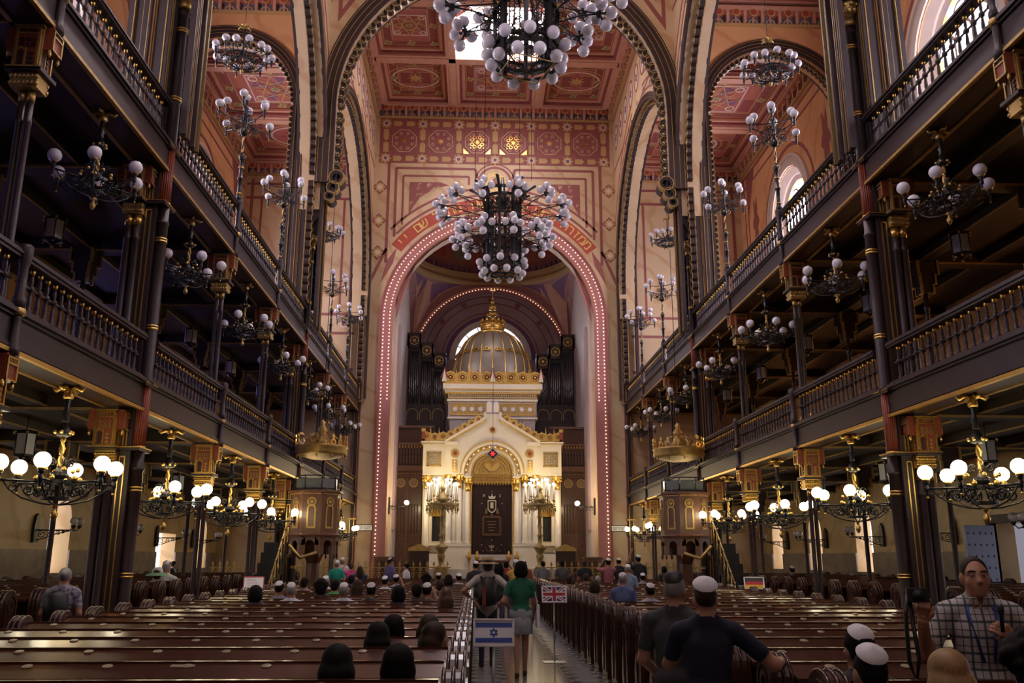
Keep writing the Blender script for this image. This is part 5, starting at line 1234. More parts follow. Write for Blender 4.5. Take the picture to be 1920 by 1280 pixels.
# ================================================================ CANDELABRA
def candelabrum(x, label):
    t = thing('candelabrum', label, 'candelabrum', (x, 39.0, .75), 0, 'branched candelabra beside the ark')
    b = MB(); b.box(-.3, .3, -.3, .3, 0, .5, 0); b.box(-.26, .26, -.26, .26, .5, .58, 0)
    b.lathe([(.22, .58), (.2, .66), (.1, .72), (.14, .95), (.18, 1.1), (.12, 1.2), (.16, 1.25), (.24, 1.4), (.26, 1.5), (.1, 1.6), (.09, 1.9), (.14, 1.95), (.08, 2.05), (.07, 2.7), (.12, 2.75), (.07, 2.85), (.09, 3.1), (.2, 3.35), (.28, 3.45), (.24, 3.55), (.12, 3.75), (.1, 3.9), (.16, 3.95), (.05, 4.1), (.03, 4.3)], 14, mi=0)
    for k in range(8): a = k*PI/4; b.ball((.25*math.cos(a), .25*math.sin(a), 1.45), .045, 6, 4, 0); b.ball((.1*math.cos(a), .1*math.sin(a), 2.3+.08*(k % 3)), .03, 5, 4, 0)
    b.build('standard', ['bronze'], t)
    for tier, (n, r, z, h) in enumerate(((10, .66, 3.3, .62), (6, .38, 3.5, .62))):
        for k in range(n):
            a = 2*PI*k/n+.15; c, s = math.cos(a), math.sin(a); ff = Fr((0, 0, 0), (c, s, 0), (0, 0, 1)); b = MB()
            b.tube([(.1*c, .1*s, z-.1), (r*.5*c, r*.5*s, z-.25), (r*c, r*s, z-.05), (r*c, r*s, z+.15)], .016, 5, 0); b.arc(ff, (r*.7, z-.08), .09, .12, 0, 360, 10, -.012, .012, 0); b.lathe([(.005, z-.45), (.02, z-.38), (.012, z-.25), (.03, z-.18), (.01, z-.1)], 6, (r*c, r*s, 0), 0)
            b.lathe([(.02, z+.1), (.055, z+.15), (.05, z+.18)], 8, (r*c, r*s, 0), 0); b.lathe([(.022, z+.16), (.022, z+.16+h)], 8, (r*c, r*s, 0), 1)
            br = b.build('branch', ['bronze', 'white'], t)
            b = MB(); b.ball((r*c, r*s, z+.24+h), .052, 8, 6, 0, 1.25); b.build('lit_bulb', ['lit'], br)
    b = MB(); b.lathe([(.72, 3.2), (.74, 3.24), (.7, 3.3)], 24, cap=False)
    for k in range(20): a = k*PI/10; b.lathe([(.005, 2.98), (.03, 3.05), (.02, 3.18)], 6, (.7*math.cos(a), .7*math.sin(a), 0)); ff = Fr((.72*math.cos(a), .72*math.sin(a), 0), (-math.sin(a), math.cos(a), 0), (0, 0, 1)); b.arc(ff, (0, 3.24), .08, .1, 0, 180, 6, -.01, .01)
    b.build('pierced_ring', ['bronze'], t)
    ld = bpy.data.lights.new('candle_light', 'POINT'); ld.energy = 105; ld.color = (1, .8, .48); ld.shadow_soft_size = .5; lo = bpy.data.objects.new('candle_light', ld); col.objects.link(lo); lo.parent = t; lo.location = (0, 0, 4.45)
candelabrum(-2.2, 'tall gilt candelabrum with lit candle lamps, left of the ark curtain'); candelabrum(2.06, 'tall gilt candelabrum with lit candle lamps, right of the ark curtain')
# ================================================================ CHOIR SCREENS, ORGAN
def pane_lattice(b, fr, x0, x1, z0, z1, st, mi, w=.012, d=.03):
    n = int((x1-x0+z1-z0)/st)
    for sg in (0, 1):
        for i in range(n+1):
            o = i*st; a = [(x0+o, z0), (x0+o-(z1-z0), z1)]
            (xa, za), (xb, zb) = a
            if xa > x1: za += xa-x1; xa = x1
            if xb < x0: zb -= x0-xb; xb = x0
            if zb-za < .02: continue
            if sg: xa, xb = x0+x1-xa, x0+x1-xb
            dx, dz = xb-xa, zb-za; l = math.hypot(dx, dz); nx, nz = -dz/l*w, dx/l*w
            b.prism(fr, [(xa-nx, za-nz), (xa+nx, za+nz), (xb+nx, zb+nz), (xb-nx, zb-nz)], 0, d, mi)
for s in (-1, 1):
    t = thing('choir_screen', 'carved oak choir screen with roundels standing %s of the ark' % SIDE[s], 'screen', (s*3.75, 43.0, 0)); f = Fr((0, 0, 0), (1, 0, 0), (0, 0, 1), (0, -1, 0)); W = .95
    b = MB(); b.fbox(f, -W, W, .7, 8.0, -.15, 0, 0); b.fbox(f, -W, W, 5.85, 6.1, 0, .2, 0); b.fbox(f, -W, W, 7.1, 7.22, 0, .14, 0); b.fbox(f, -W, W, 7.94, 8.05, -.15, .14, 0); b.fbox(f, -W, W, 5.55, 5.6, 0, .12, 0)
    for i in range(14): b.disc(f, (-.88+i*.135, 5.72), .03, 8, 0, .03, 1)
    for x in (-W, -.32, .3, W-.08): b.fbox(f, x, x+.08, .7, 5.55, 0, .08, 0)
    b.build('frame', ['oak', 'dullgold'], t)
    for x in (-.62, .0, .62):
        b = MB(); b.arc(f, (x, 5.28), .17, .22, 0, 360, 20, 0, .06, 1)
        for k in range(6): a = k*PI/3; b.arc(f, (x+.09*math.cos(a), 5.28+.09*math.sin(a)), .045, .07, 0, 360, 10, 0, .05, 1)
        b.build('roundel', ['oak', 'tan'], t)
        b = MB(); pane_lattice(b, f, x-.27, x+.27, 4.3, 5.0, .16, 0); pane_lattice(b, f, x-.27, x+.27, 2.5, 2.95, .14, 0)
        for k in range(4): xx = x-.21+k*.14; b.lathe([(.035, 2.95), (.03, 3.1), (.03, 4.1), (.035, 4.28)], 8, f.p(xx, 0, .05), 0); b.arc(f, (xx, 4.22), .05, .08, 0, 180, 6, 0, .05, 0)
        b.fbox(f, x-.26, x+.26, .9, 2.3, 0, .05, 0); pane_lattice(b, f, x-.22, x+.22, 1.0, 2.2, .12, 0, .01, .08); b.arc(f, (x, 2.2), .18, .24, 0, 180, 10, 0, .09, 0)
        b.build('carved_panel', ['oak'], t)
    b = MB(); pane_lattice(b, f, -W+.03, W-.03, 7.24, 7.92, .1, 0, .008, .05); b.build('lattice_rail', ['oak'], t)
    for k in range(13): link('baluster', bal, t, (-W+.08+k*(2*W-.16)/12, -.09, 6.1)).scale = (1, 1, 1.76)
    # organ case
    t = thing('organ_case', 'dark stepped organ case with silver pipes rising behind the ark, %s side' % SIDE[s], 'organ', (s*3.48, 46.4, 0))
    b = MB(); b.box(-1.05, 1.05, -.2, 1.2, .7, 9.7, 0); b.build('base', ['organ'], t)
    for k in range(3):
        xo = s*(.68-k*.68); top = 13.55-k*.55; bt = 9.7
        b = MB(); b.box(xo-.33, xo+.33, .15, 1.2, bt, top, 0); b.box(xo-.34, xo-.28, -.08, .2, bt, top, 0); b.box(xo+.28, xo+.34, -.08, .2, bt, top, 0); b.box(xo-.36, xo+.36, -.1, .25, top, top+.08, 0); b.box(xo-.34, xo+.34, -.08, .2, top-.75, top, 0)
        fo = Fr((xo, -.08, 0), (1, 0, 0), (0, 0, 1), (0, -1, 0)); b.arc(fo, (0, top-.36), .2, .25, 0, 360, 20, 0, .05, 1); b.star(fo, (0, top-.36), .05, .19, 6, 0, .04, 1); b.disc(fo, (0, top-.36), .05, 8, .04, .07, 2)
        for j in range(5): b.arc(fo, (-.2+j*.1, top-.86), .04, .06, 0, 360, 8, 0, .03, 0)
        b.build('case_bay', ['organ', 'dullgold', 'gold'], t)
        for j in range(5):
            x = xo-.22+j*.11; h0 = bt+.25+.12*abs(j-2); b = MB(); b.lathe([(.012, bt+.02), (.045, h0+.3), (.045, top-.95)], 10, (x, .05, 0), 0); b.fbox(Fr((x, .05-.045, 0), (1, 0, 0), (0, 0, 1), (0, -1, 0)), -.02, .02, h0+.38, h0+.48, 0, .01, 1); b.build('organ_pipe', ['silver', 'black'], t)
    for k in range(3):
        fo = Fr((-.68+k*.68, -.2, 0), (1, 0, 0), (0, 0, 1), (0, -1, 0)); b = MB(); b.arc(fo, (0, 9.15), .27, .31, 0, 180, 14, 0, .06, 0)
        for x in (-.31, .27): b.fbox(fo, x, x+.04, 8.85, 9.15, 0, .06, 0)
        b.build('arch', ['tan'], t)
    # sconce with two lit globes on the apse jamb
    t = thing('lit_sconce', 'lit twin-globe wall lamp on the %s jamb of the ark arch' % SIDE[s], 'wall lamp', (s*4.63, 40.0, 4.0)); n = -s
    b = MB(); b.box(*sorted((0, n*.05)), -.08, .08, -.35, .4, 0); b.tube([(n*.03, 0, 0), (n*.75, 0, 0)], .02, 5); f2 = Fr((0, 0, 0), (n, 0, 0), (0, 0, 1))
    for x, r in ((.2, .12), (.42, .09), (.6, .06)): scroll(b, f2, (x, -.06), r, 1.4, 0, .013, 1, x*8)
    b.build('bracket', ['iron'], t)
    for y in (-.14, .14): b = MB(); b.ball((n*.8, y, .16), .1, 12, 8); b.build('lit_globe', ['lit'], t)
    ld = bpy.data.lights.new('sconce_light', 'POINT'); ld.energy = 60; ld.color = (1, .78, .45); ld.shadow_soft_size = .15; lo = bpy.data.objects.new('sconce_light', ld); col.objects.link(lo); lo.parent = t; lo.location = (n*.95, -.3, .2)
    # name board on the jamb
    t = thing('framed_inscription', 'small black-framed Hebrew signboard on the %s side of the ark arch' % SIDE[s], 'sign', (s*5.56, 39.1, 3.03)); f3 = Fr((0, 0, 0), (1, 0, 0), (0, 0, 1), (0, -1, 0))
    b = MB(); b.fbox(f3, -.36, .36, -.13, .13, -.03, 0, 0); 
    for q in ((-.36, .36, .11, .14), (-.36, .36, -.14, -.11), (-.37, -.34, -.14, .14), (.34, .37, -.14, .14)): b.fbox(f3, *q, 0, .02, 1)
    b.build('board', [mat('backlit_signboard', (.8, .78, .65), .5, emit=(1, .95, .75), es=.12, sample=False), 'black'], t)
    b = MB()
    rng = random.Random(5+s)
    for k in range(9):
        x = -.28+k*.065
        b.fbox(f3, x, x+.04, .03, .045, 0, .006)
        if rng.random() < .8: b.fbox(f3, x+.03, x+.042, -.05, .045, 0, .006)
        if rng.random() < .5: b.fbox(f3, x, x+.04, -.055, -.04, 0, .006)
    b.build('lettering', ['black'], t)
# ================================================================ RAILING, DESK, THRONES
pk = MB(); fz = Fr((0, 0, 0), (1, 0, 0), (0, 0, 1), (0, -1, 0)); pk.box(-.015, .015, -.012, .012, 0, .78, 0); pk.prism(fz, [(-.05, .8), (0, .74), (.05, .8), (.03, .86), (0, .96), (-.03, .86)], -.015, .015, 0)
pk.arc(fz, (0, .62), .05, .075, 0, 360, 10, -.015, .015, 0); pk.arc(fz, (.075, .72), .04, .058, 180, 360, 6, -.012, .012, 0); pk.arc(fz, (0, .4), .06, .08, 0, 360, 10, -.012, .012, 0); pk = pk.mesh('picket', ['dullgold'])
for s, x0, x1 in ((-1, -11.2, -1.7), (1, 1.9, 11.2), (0, -1.7, 1.9)):
    if s == 0: continue
    t = thing('gilded_railing', 'gilded spear-topped railing across the front of the ark platform, %s half' % SIDE[s], 'railing', (x0, 36.15, .68)); L_ = x1-x0
    b = MB(); b.box(0, L_, -.02, .02, .05, .1); b.box(0, L_, -.02, .02, .7, .735); b.box(0, L_, -.015, .015, .5, .52); b.build('rail', ['dullgold'], t)
    n = int(L_/.27)
    for k in range(n): link('picket', pk, t, ((k+.5)*L_/n, 0, .02))
    b = MB(); b.box(-.1, L_+.1, -.12, .12, -.68, .02); b.build('kerb', ['dado'], t)
t = thing('reading_desk', 'carved reading desk with gilt finials on the steps below the ark curtain', 'desk', (0, 38.0, .75))
b = MB(); b.box(-.62, .62, -.3, .3, 0, .85, 0); b.box(-.7, .7, -.36, .36, .85, .92, 0); b.box(-.55, .55, -.31, -.29, .12, .78, 1); b.build('body', ['oak', 'tile_grey'], t)
for x in (-.66, .66, -1.0, 1.0):
    b = MB(); b.lathe([(.06, 0), (.06, .1), (.04, .15), (.035, .8), (.05, .9), (.1, 1.0), (.11, 1.08), (.04, 1.15), (.05, 1.22), (.01, 1.3)], 10, (x, -.3, 0)); b.build('gilt_post', ['gold'], t)
b = MB(); b.cbox((0, -.05, 1.0), (.4, .3, .04), 0); b.build('open_book', ['white'], t)
for s in (-1, 1):
    t = thing('throne', 'dark carved seat with a gilt crest standing %s of the ark steps' % SIDE[s], 'chair', (s*3.12, 38.2, .75))
    b = MB(); b.box(-.4, .4, -.3, .35, 0, .5); b.build('seat', ['organ'], t)
    b = MB(); b.box(-.42, .42, .28, .38, .5, 1.35, 0); b.prism(Fr((0, .28, 0), (1, 0, 0), (0, 0, 1), (0, -1, 0)), [(-.46, 1.3), (.46, 1.3), (.46, 1.42), (.2, 1.52), (0, 1.6), (-.2, 1.52), (-.46, 1.42)], -.1, .05, 1); b.build('backrest', ['organ', 'dullgold'], t)
    for x in (-.38, .38): b = MB(); b.box(x-.05, x+.05, -.3, .3, .5, .85); b.build('armrest', ['organ'], t)
    t = thing('prayer_stall', 'low brown wooden stall against the %s foot of the choir screen' % SIDE[s], 'stall', (s*4.4, 38.0, .75))
    b = MB(); b.box(-.55, .55, -.25, .25, 0, 1.0, 0); b.box(-.6, .6, -.3, .3, 1.0, 1.06, 0); b.build('body', ['oak'], t); b = MB(); b.box(-.4, .4, -.27, -.25, .15, .9, 0); b.build('door', ['organ'], t)
# ================================================================ PULPITS AND THEIR CROWNS
for s in (-1, 1):
    cx, cy = s*5.3, 25.7; t = thing('pulpit', 'octagonal carved and gilded pulpit with a stair against the far %s pier' % SIDE[s], 'pulpit', (cx, cy, 0)); R0 = .7
    b = MB(); b.lathe([(R0+.04, 2.32), (R0+.06, 2.38), (R0, 2.42), (R0, 3.5), (R0+.08, 3.54), (R0+.08, 3.6)], 8, ph=.5, sm=False); b.build('drum', ['oak'], t)
    for k in range(8):
        a = (k+.5)*PI/4+PI/8; a = k*PI/4; ap = R0*math.cos(PI/8); fr = Fr((ap*math.cos(a), ap*math.sin(a), 0), (-math.sin(a), math.cos(a), 0), (0, 0, 1)); b = MB()
        b.arc(fr, (0, 3.28), .09, .13, 0, 360, 12, 0, .03, 0); b.star(fr, (0, 3.28), .04, .09, 8, 0, .03, 0)
        for x in (-.13, .08): b.fbox(fr, x, x+.05, 2.6, 3.08, 0, .025, 0)
        b.fbox(fr, -.13, .13, 2.55, 2.6, 0, .025, 0); b.arc(fr, (0, 3.08), .08, .13, 0, 180, 8, 0, .025, 0); b.fbox(fr, -.25, .25, 2.36, 2.39, 0, .04, 0); b.fbox(fr, -.25, .25, 3.49, 3.52, 0, .03, 0)
        b.build('gilt_panel', ['dullgold'], t)
        b = MB(); b.arc(fr, (0, 2.1), .13, .25, 0, 180, 8, -.05, .0, 0); b.fbox(fr, -.27, -.13, 1.85, 2.32, -.05, 0, 0); b.fbox(fr, .13, .27, 1.85, 2.32, -.05, 0, 0); b.lathe([(.01, 1.72), (.04, 1.78), (.03, 1.88)], 6, fr.p(.27, 0, -.03)); b.build('pendant_arch', ['oak'], t)
    b = MB(); b.lathe([(.3, 0), (.3, .2), (.2, .3), (.18, 1.6), (.3, 1.9), (.6, 2.32)], 8, sm=False); b.build('pedestal', ['oak'], t)
    b = MB() # black framed reading box
    for z in (3.62, 4.0): b.arc(Fr((0, 0, z), (1, 0, 0), (0, 1, 0)), (0, 0), .6, .63, 22.5, 382.5, 8, 0, .03, 0)
    for k in range(8): a = k*PI/4+PI/8; b.tube([(.615*math.cos(a), .615*math.sin(a), 3.6), (.615*math.cos(a), .615*math.sin(a), 4.02)], .015, 4)
    b.build('top_frame', ['black'], t)
    gm = M.setdefault('smoky_glass', mat('smoky_glass', (.16, .18, .17), .15))
    for k in range(8): a = k*PI/4; ap = .59*math.cos(PI/8); fr = Fr((ap*math.cos(a), ap*math.sin(a), 0), (-math.sin(a), math.cos(a), 0), (0, 0, 1)); b = MB(); b.fbox(fr, -.21, .21, 3.68, 3.94, 0, .01, 0); b.build('glass_panel', ['smoky_glass'], t)
    # stair
    for i in range(8):
        b = MB(); y = cy-3.0+i*.3; b.box(*sorted((s*.55, s*1.15)), y-cy-.16, y-cy+.16, 0 if i < 3 else .27*(i+1)-.3, .27*(i+1)); b.build('stair_step', ['black'], t)
        b = MB(); y -= cy; z = .27*(i+1)
        for x in (s*.52,): b.tube([(x, y, z), (x, y, z+.85)], .016, 5); b.arc(Fr((x, y, 0), (0, 1, 0), (0, 0, 1), (1, 0, 0)), (0, z+.45), .06, .085, 0, 360, 10, -.01, .01); b.ball((x, y, z+.88), .03, 6, 4)
        b.build('stair_post', ['dullgold'], t)
    b = MB(); b.tube([(s*.52, -3.0, 1.12), (s*.52, -.9, 3.0)], .022, 6); b.tube([(s*.5, -1.0, 2.1), (s*.2, -.9, 1.75), (-s*.2, -.7, 1.9)], .05, 6); b.build('handrail', ['dullgold'], t)
    t = thing('hanging_crown', 'gilded openwork crown canopy hanging above the %s pulpit' % SIDE[s], 'canopy', (s*5.27, 25.9, 4.85))
    b = MB(); b.lathe([(.72, -.2), (.76, -.14), (.74, 0), (.78, .04), (.74, .08), (.7, .06), (.7, -.18)], 24, cap=False); b.lathe([(.68, -.2), (.3, -.3), (.02, -.32)], 24, cap=False); b.build('rim', ['dullgold'], t)
    for k in range(20):
        a = k*PI/10; fr = Fr((.74*math.cos(a), .74*math.sin(a), 0), (-math.sin(a), math.cos(a), 0), (0, 0, 1)); b = MB(); b.arc(fr, (0, .13), .05, .085, 0, 360, 10, -.015, .015); b.prism(fr, [(-.05, .2), (.05, .2), (.02, .25), (.05, .3), (0, .38), (-.05, .3), (-.02, .25)], -.015, .015); b.build('crest_leaf', ['gold'], t)
        if k % 2: b = MB(); b.lathe([(.005, -.32), (.03, -.26), (.02, -.2)], 6, (.7*math.cos(a), .7*math.sin(a), 0)); b.build('drop', ['dullgold'], t)
    b = MB(); b.lathe([(.3, .05), (.16, .3), (.12, .5), (.16, .55), (.05, .7), (.09, .76), (.02, .85)], 12)
    for k in range(5): a = k*2*PI/5; b.tube([(.7*math.cos(a), .7*math.sin(a), .05), (.45*math.cos(a), .45*math.sin(a), .3), (.1*math.cos(a), .1*math.sin(a), .5)], .02, 5)
    b.build('centre_boss', ['dullgold'], t); b = MB(); b.tube([(0, 0, .8), (0, 0, 12)], .01, 4); b.build('wire', ['iron'], t)
# studded metal door standing open in the right aisle
d1 = MB(); fr = Fr((XW+.02, 20.41, 0), (0, 1, 0), (0, 0, 1), (-1, 0, 0))
for q in ((-1.15, -1.0, 0, 2.75), (1.0, 1.15, 0, 2.75), (-1.15, 1.15, 2.6, 2.8)): d1.fbox(fr, *q, -.05, .12, 0)
d1 = struct(d1.build('door_1', ['black']))
b = MB(); fd = Fr((XW-.0, 21.38, 0), (-.75, -.25, 0), (0, 0, 1)); b.fbox(fd, 0, .95, .05, 2.55, 0, .06, 0)
for i in range(5):
    for j in range(9): b.ball(fd.p(.1+i*.19, .2+j*.27, .06), .03, 6, 4, 0); b.ball(fd.p(.1+i*.19, .2+j*.27, 0), .03, 6, 4, 0)
b.build('door_leaf', [mat('studded_steel_door', (.32, .34, .42), .4, .4)], d1)
# ================================================================ PEWS
_T = ['', 'first', 'second', 'third', 'fourth', 'fifth', 'sixth', 'seventh', 'eighth', 'ninth', 'tenth', 'eleventh', 'twelfth', 'thirteenth', 'fourteenth', 'fifteenth', 'sixteenth', 'seventeenth', 'eighteenth', 'nineteenth', 'twentieth']
def ordn(n): return _T[n] if n <= 20 else 'twenty-'+_T[n-20] if n < 30 else 'thirtieth'
def end_mesh():
    """rounded pew end, thick slab in the y-z plane with carved mouldings"""
    b = MB(); fr = Fr((0, 0, 0), (0, 1, 0), (0, 0, 1), (1, 0, 0)); w = .19
    prof = [(-w, 0), (.34, 0), (.36, .42), (.30, .56), (w, .68), (w, .93)]+[(w*math.cos(PI*k/10), .93+w*math.sin(PI*k/10)) for k in range(1, 10)]+[(-w, .93)]
    b.prism(fr, prof, -.07, .07, 0)
    for d0, d1 in ((.06, .085), (-.085, -.06)):
        b.arc(fr, (0, .93), .12, .15, 0, 180, 12, d0, d1, 0); b.arc(fr, (0, .93), .05, .085, 0, 360, 12, d0, d1, 0)
        for y in (-.15, .12): b.fbox(fr, y, y+.03, .1, .93, d0, d1, 0)
    for a in (-.055, 0, .055): # beads running over the rounded top
        pts = [fr.p(-w, .55, a)]+[fr.p(w*1.02*math.cos(PI-PI*k/10), .93+w*1.02*math.sin(PI-PI*k/10), a) for k in range(11)]+[fr.p(w, .7, a)]
        b.tube(pts, .014, 5, 0)
    return b.mesh('end_panel', ['pewend'])
pe = end_mesh()
def pew_meshes(L_):
    f = MB(); f.add([(0, -.27, .985), (L_, -.27, .985), (L_, 0, 1.05), (0, 0, 1.05), (0, -.27, .955), (L_, -.27, .955), (L_, 0, 1.02), (0, 0, 1.02)], [(0, 1, 2, 3), (7, 6, 5, 4), (0, 4, 5, 1), (1, 5, 6, 2), (2, 6, 7, 3), (3, 7, 4, 0)])
    f.box(0, L_, -.005, .045, 1.035, 1.062); desk = f.mesh('book_rest', ['pew'])
    g = MB(); g.box(0, L_, 0, .035, .12, 1.04); back = g.mesh('backrest', ['pew'])
    s = MB(); s.box(0, L_, .03, .42, .42, .46); s.box(0, L_, .36, .39, .1, .42); seat = s.mesh('seat', ['pew'])
    lg = MB(); lg.box(0, L_, -.26, -.22, .3, .34); bar = lg.mesh('foot_rail', ['pewend'])
    return desk, back, seat, bar
disc = MB().lathe([(.036, 0), (.036, .004), (.032, .006)], 14).mesh('number_plate', ['plate'])
BL = {'left nave': (-5.62, -.92, 5.47, 28), 'right nave': (1.4, 5.62, 5.36, 28), 'left aisle': (-11.2, -6.95, 8.4, 25), 'right aisle': (6.95, 11.2, 8.4, 25)}
sl = math.atan2(.065, .27)
for s in (-1, 1):
    b = MB(); b.box(*sorted((s*6.75, s*11.85)), 7.6, 33.2, 0, .2); struct(b.build('floor_step_'+SIDE[s], ['pewend']))
for nm, (x0, x1, y0, n) in BL.items():
    L_ = x1-x0; ms = pew_meshes(L_)
    for k in range(n):
        y = y0+.965*k
        if 'aisle' in nm and any(abs(y-yp) < .3 for yp in ()): continue
        t = thing('pew', 'long varnished wooden pew in the %s block, %s row from the viewer' % (nm, ordn(k+1)), 'pew', (x0, y, .2 if 'aisle' in nm else 0), 0, 'pews of the %s block' % nm)
        for m_, pn in zip(ms, ('book_rest', 'backrest', 'seat', 'foot_rail')):
            if pn == 'foot_rail' and k > 8: continue
            link(pn, m_, t)
        for x in (-.07, L_+.07): link('end_panel', pe, t, (x, -.02, 0))
        nd = int(L_/.53)
        if 'nave' in nm or k < 10:
            if k < 13 and 'nave' in nm:
                for i in range(nd):
                    o = link('number_plate', disc, t, (.3+i*.53, -.06, 1.037)); o.rotation_euler = (sl, 0, 0)
            elif k < 24:
                b = MB(); m4 = Matrix.Rotation(sl, 3, 'X')
                for i in range(nd): b.lathe([(.036, 0), (.036, .005)], 8, (.3+i*.53, -.06, 1.037), 0, True, True, 0, m4)
                stuff(b.build('number_plates', ['plate'], t))
# long name plate screwed to a book rest
t = bpy.data.objects['pew.001']; b = MB(); m4 = Matrix.Rotation(sl, 3, 'X')
fr = Fr((2.92, -.06, 1.036), (1, 0, 0), (0, math.cos(sl), math.sin(sl))); b.fbox(fr, -.08, .08, -.022, .022, 0, .006); b.build('name_plate', ['plate'], t)
# ================================================================ SIGN STANDS
M['flagblue'] = mat('flag_blue', (.03, .07, .32), .6); M['flagnavy'] = mat('flag_navy', (.012, .016, .09), .6); M['flagred'] = mat('flag_red', (.45, .015, .03), .6); M['flagyellow'] = mat('flag_yellow', (.75, .45, .02), .6)
def stand(label, loc, w, h, tilt, rz, flag, pole=True):
    t = thing('sign_stand', label, 'sign', loc, rz); zc = loc[2]; t.location = (loc[0], loc[1], 0)
    fr = Fr((0, 0, zc), (1, 0, 0), (0, math.sin(tilt), math.cos(tilt)))
    b = MB(); b.fbox(fr, -w/2, w/2, -h/2, h/2, -.015, 0, 0); e = .018
    for q in ((-w/2, w/2, h/2-e, h/2), (-w/2, w/2, -h/2, -h/2+e), (-w/2, -w/2+e, -h/2, h/2), (w/2-e, w/2, -h/2, h/2)): b.fbox(fr, *q, 0, .012, 1)
    b.build('board', ['white', 'steel' if flag != 'red' else 'flagred'], t); b = MB(); W, H = w-.05, h-.05
    if flag == 'israel':
        for z in (-H*.33, H*.33): b.fbox(fr, -W/2, W/2, z-H*.1, z+H*.1, 0, .003, 0)
        for r in (PI/2, -PI/2):
            pts = [(H*.17*math.cos(r+k*2*PI/3), H*.17*math.sin(r+k*2*PI/3)) for k in range(3)]
            for i in range(3):
                (xa, za), (xb, zb) = pts[i], pts[(i+1) % 3]; dx, dz = xb-xa, zb-za; l = math.hypot(dx, dz); nx, nz = -dz/l*.006, dx/l*.006; ex, ez = dx/l*.006, dz/l*.006
                b.prism(fr, [(xa-ex-nx, za-ez-nz), (xb+ex-nx, zb+ez-nz), (xb+ex+nx, zb+ez+nz), (xa-ex+nx, za-ez+nz)], 0, .003+.0006*(r > 0), 0)
        mats = ['flagblue']
    elif flag == 'union':
        b.fbox(fr, -W/2, W/2, -H/2, H/2, 0, .002, 0)
        def diag(wd, mi, d, off=0):
            for s in (-1, 1):
                l = math.hypot(W, H); nx, nz = -s*H/l*wd, W/l*wd
                b.prism(fr, [(-W/2-nx*.4, -s*H/2-nz*.4), (-W/2+nx*.6, -s*H/2+nz*.6), (W/2+nx*.4, s*H/2+nz*.4), (W/2-nx*.6, s*H/2-nz*.6)], 0, d, mi)
        diag(.052, 1, .003); diag(.018, 2, .0035)
        for wd, mi, d in ((.10, 1, .004), (.062, 2, .0045)): b.fbox(fr, -wd*W/2*1.0, wd*W/2*1.0, -H/2, H/2, 0, d, mi) if False else b.fbox(fr, -wd*.45, wd*.45, -H/2, H/2, 0, d, mi); b.fbox(fr, -W/2, W/2, -wd*.45, wd*.45, 0, d+.0003, mi)
        mats = ['flagnavy', 'white', 'flagred']
    elif flag == 'german':
        for i in range(3): b.fbox(fr, -W/2, W/2, H/2-(i+1)*H/3, H/2-i*H/3, 0, .003, i)
        mats = ['black', 'flagred', 'flagyellow']
    else:
        b.fbox(fr, -W/2, W/2, -H/2, H/2, 0, .002, 0)
        for i in range(5): b.fbox(fr, -W*.36, W*(.1+.05*i), H*.3-i*H*.14, H*.33-i*H*.14, .002, .003, 1)
        mats = ['white', 'redpaint']
    b.build('flag_print', mats, t)
    b = MB(); b.tube([(0, .02, .02), (0, .02, zc-h/2+.05)], .014, 8); b.lathe([(.012, zc*.45), (.02, zc*.45+.01), (.02, zc*.45+.05), (.012, zc*.45+.06)], 8, (0, .02, 0)); b.build('pole', ['steel'], t)
    b = MB(); b.box(-.2, .2, -.14, .18, 0, .02); b.build('foot_plate', ['steel'], t)
stand('white sign with blue Israeli flag on a steel stand in the aisle mouth', (-.53, 9.6, 1.0), .43, .28, .25, 0, 'israel')
stand('sign with the British flag on a slim steel stand further up the aisle', (.66, 16.0, 1.14), .44, .29, .3, .05, 'union')
stand('tilted sign with the German flag at the far end of a right-hand pew', (5.78, 21.0, 1.2), .46, .3, .45, -.2, 'german')
stand('red-framed notice among the seated visitors of the left block', (-5.78, 21.0, 1.2), .46, .3, .45, .2, 'red')
# ================================================================ PEOPLE
def sdf(prims, X, k=.03, with_id=False):
    """smooth union of rounded cones and ellipsoids at points X (n,3)"""
    D = None; best = None; ids = None
    for i, p in enumerate(prims):
        if p[0] == 'c':
            a, b_ = np.array(p[1]), np.array(p[2]); ab = b_-a; l2 = max(1e-9, ab@ab)
            t = np.clip(((X-a)@ab)/l2, 0, 1); d = np.linalg.norm(X-a-t[:, None]*ab, axis=1)-(p[3]+(p[4]-p[3])*t)
        else:
            c, r = np.array(p[1]), np.array(p[2]); q = (X-c)/r; n = np.linalg.norm(q, axis=1); g = np.linalg.norm(q/r, axis=1)
            d = n*(n-1)/np.maximum(g, 1e-6)
        if with_id:
            if best is None: best = d.copy(); ids = np.zeros(len(X), int)
            else: m_ = d < best; best[m_] = d[m_]; ids[m_] = i
        if D is None: D = d
        else:
            h = np.clip(.5+.5*(d-D)/k, 0, 1); D = d*(1-h)+D*h-k*h*(1-h)
    return (D, ids) if with_id else D
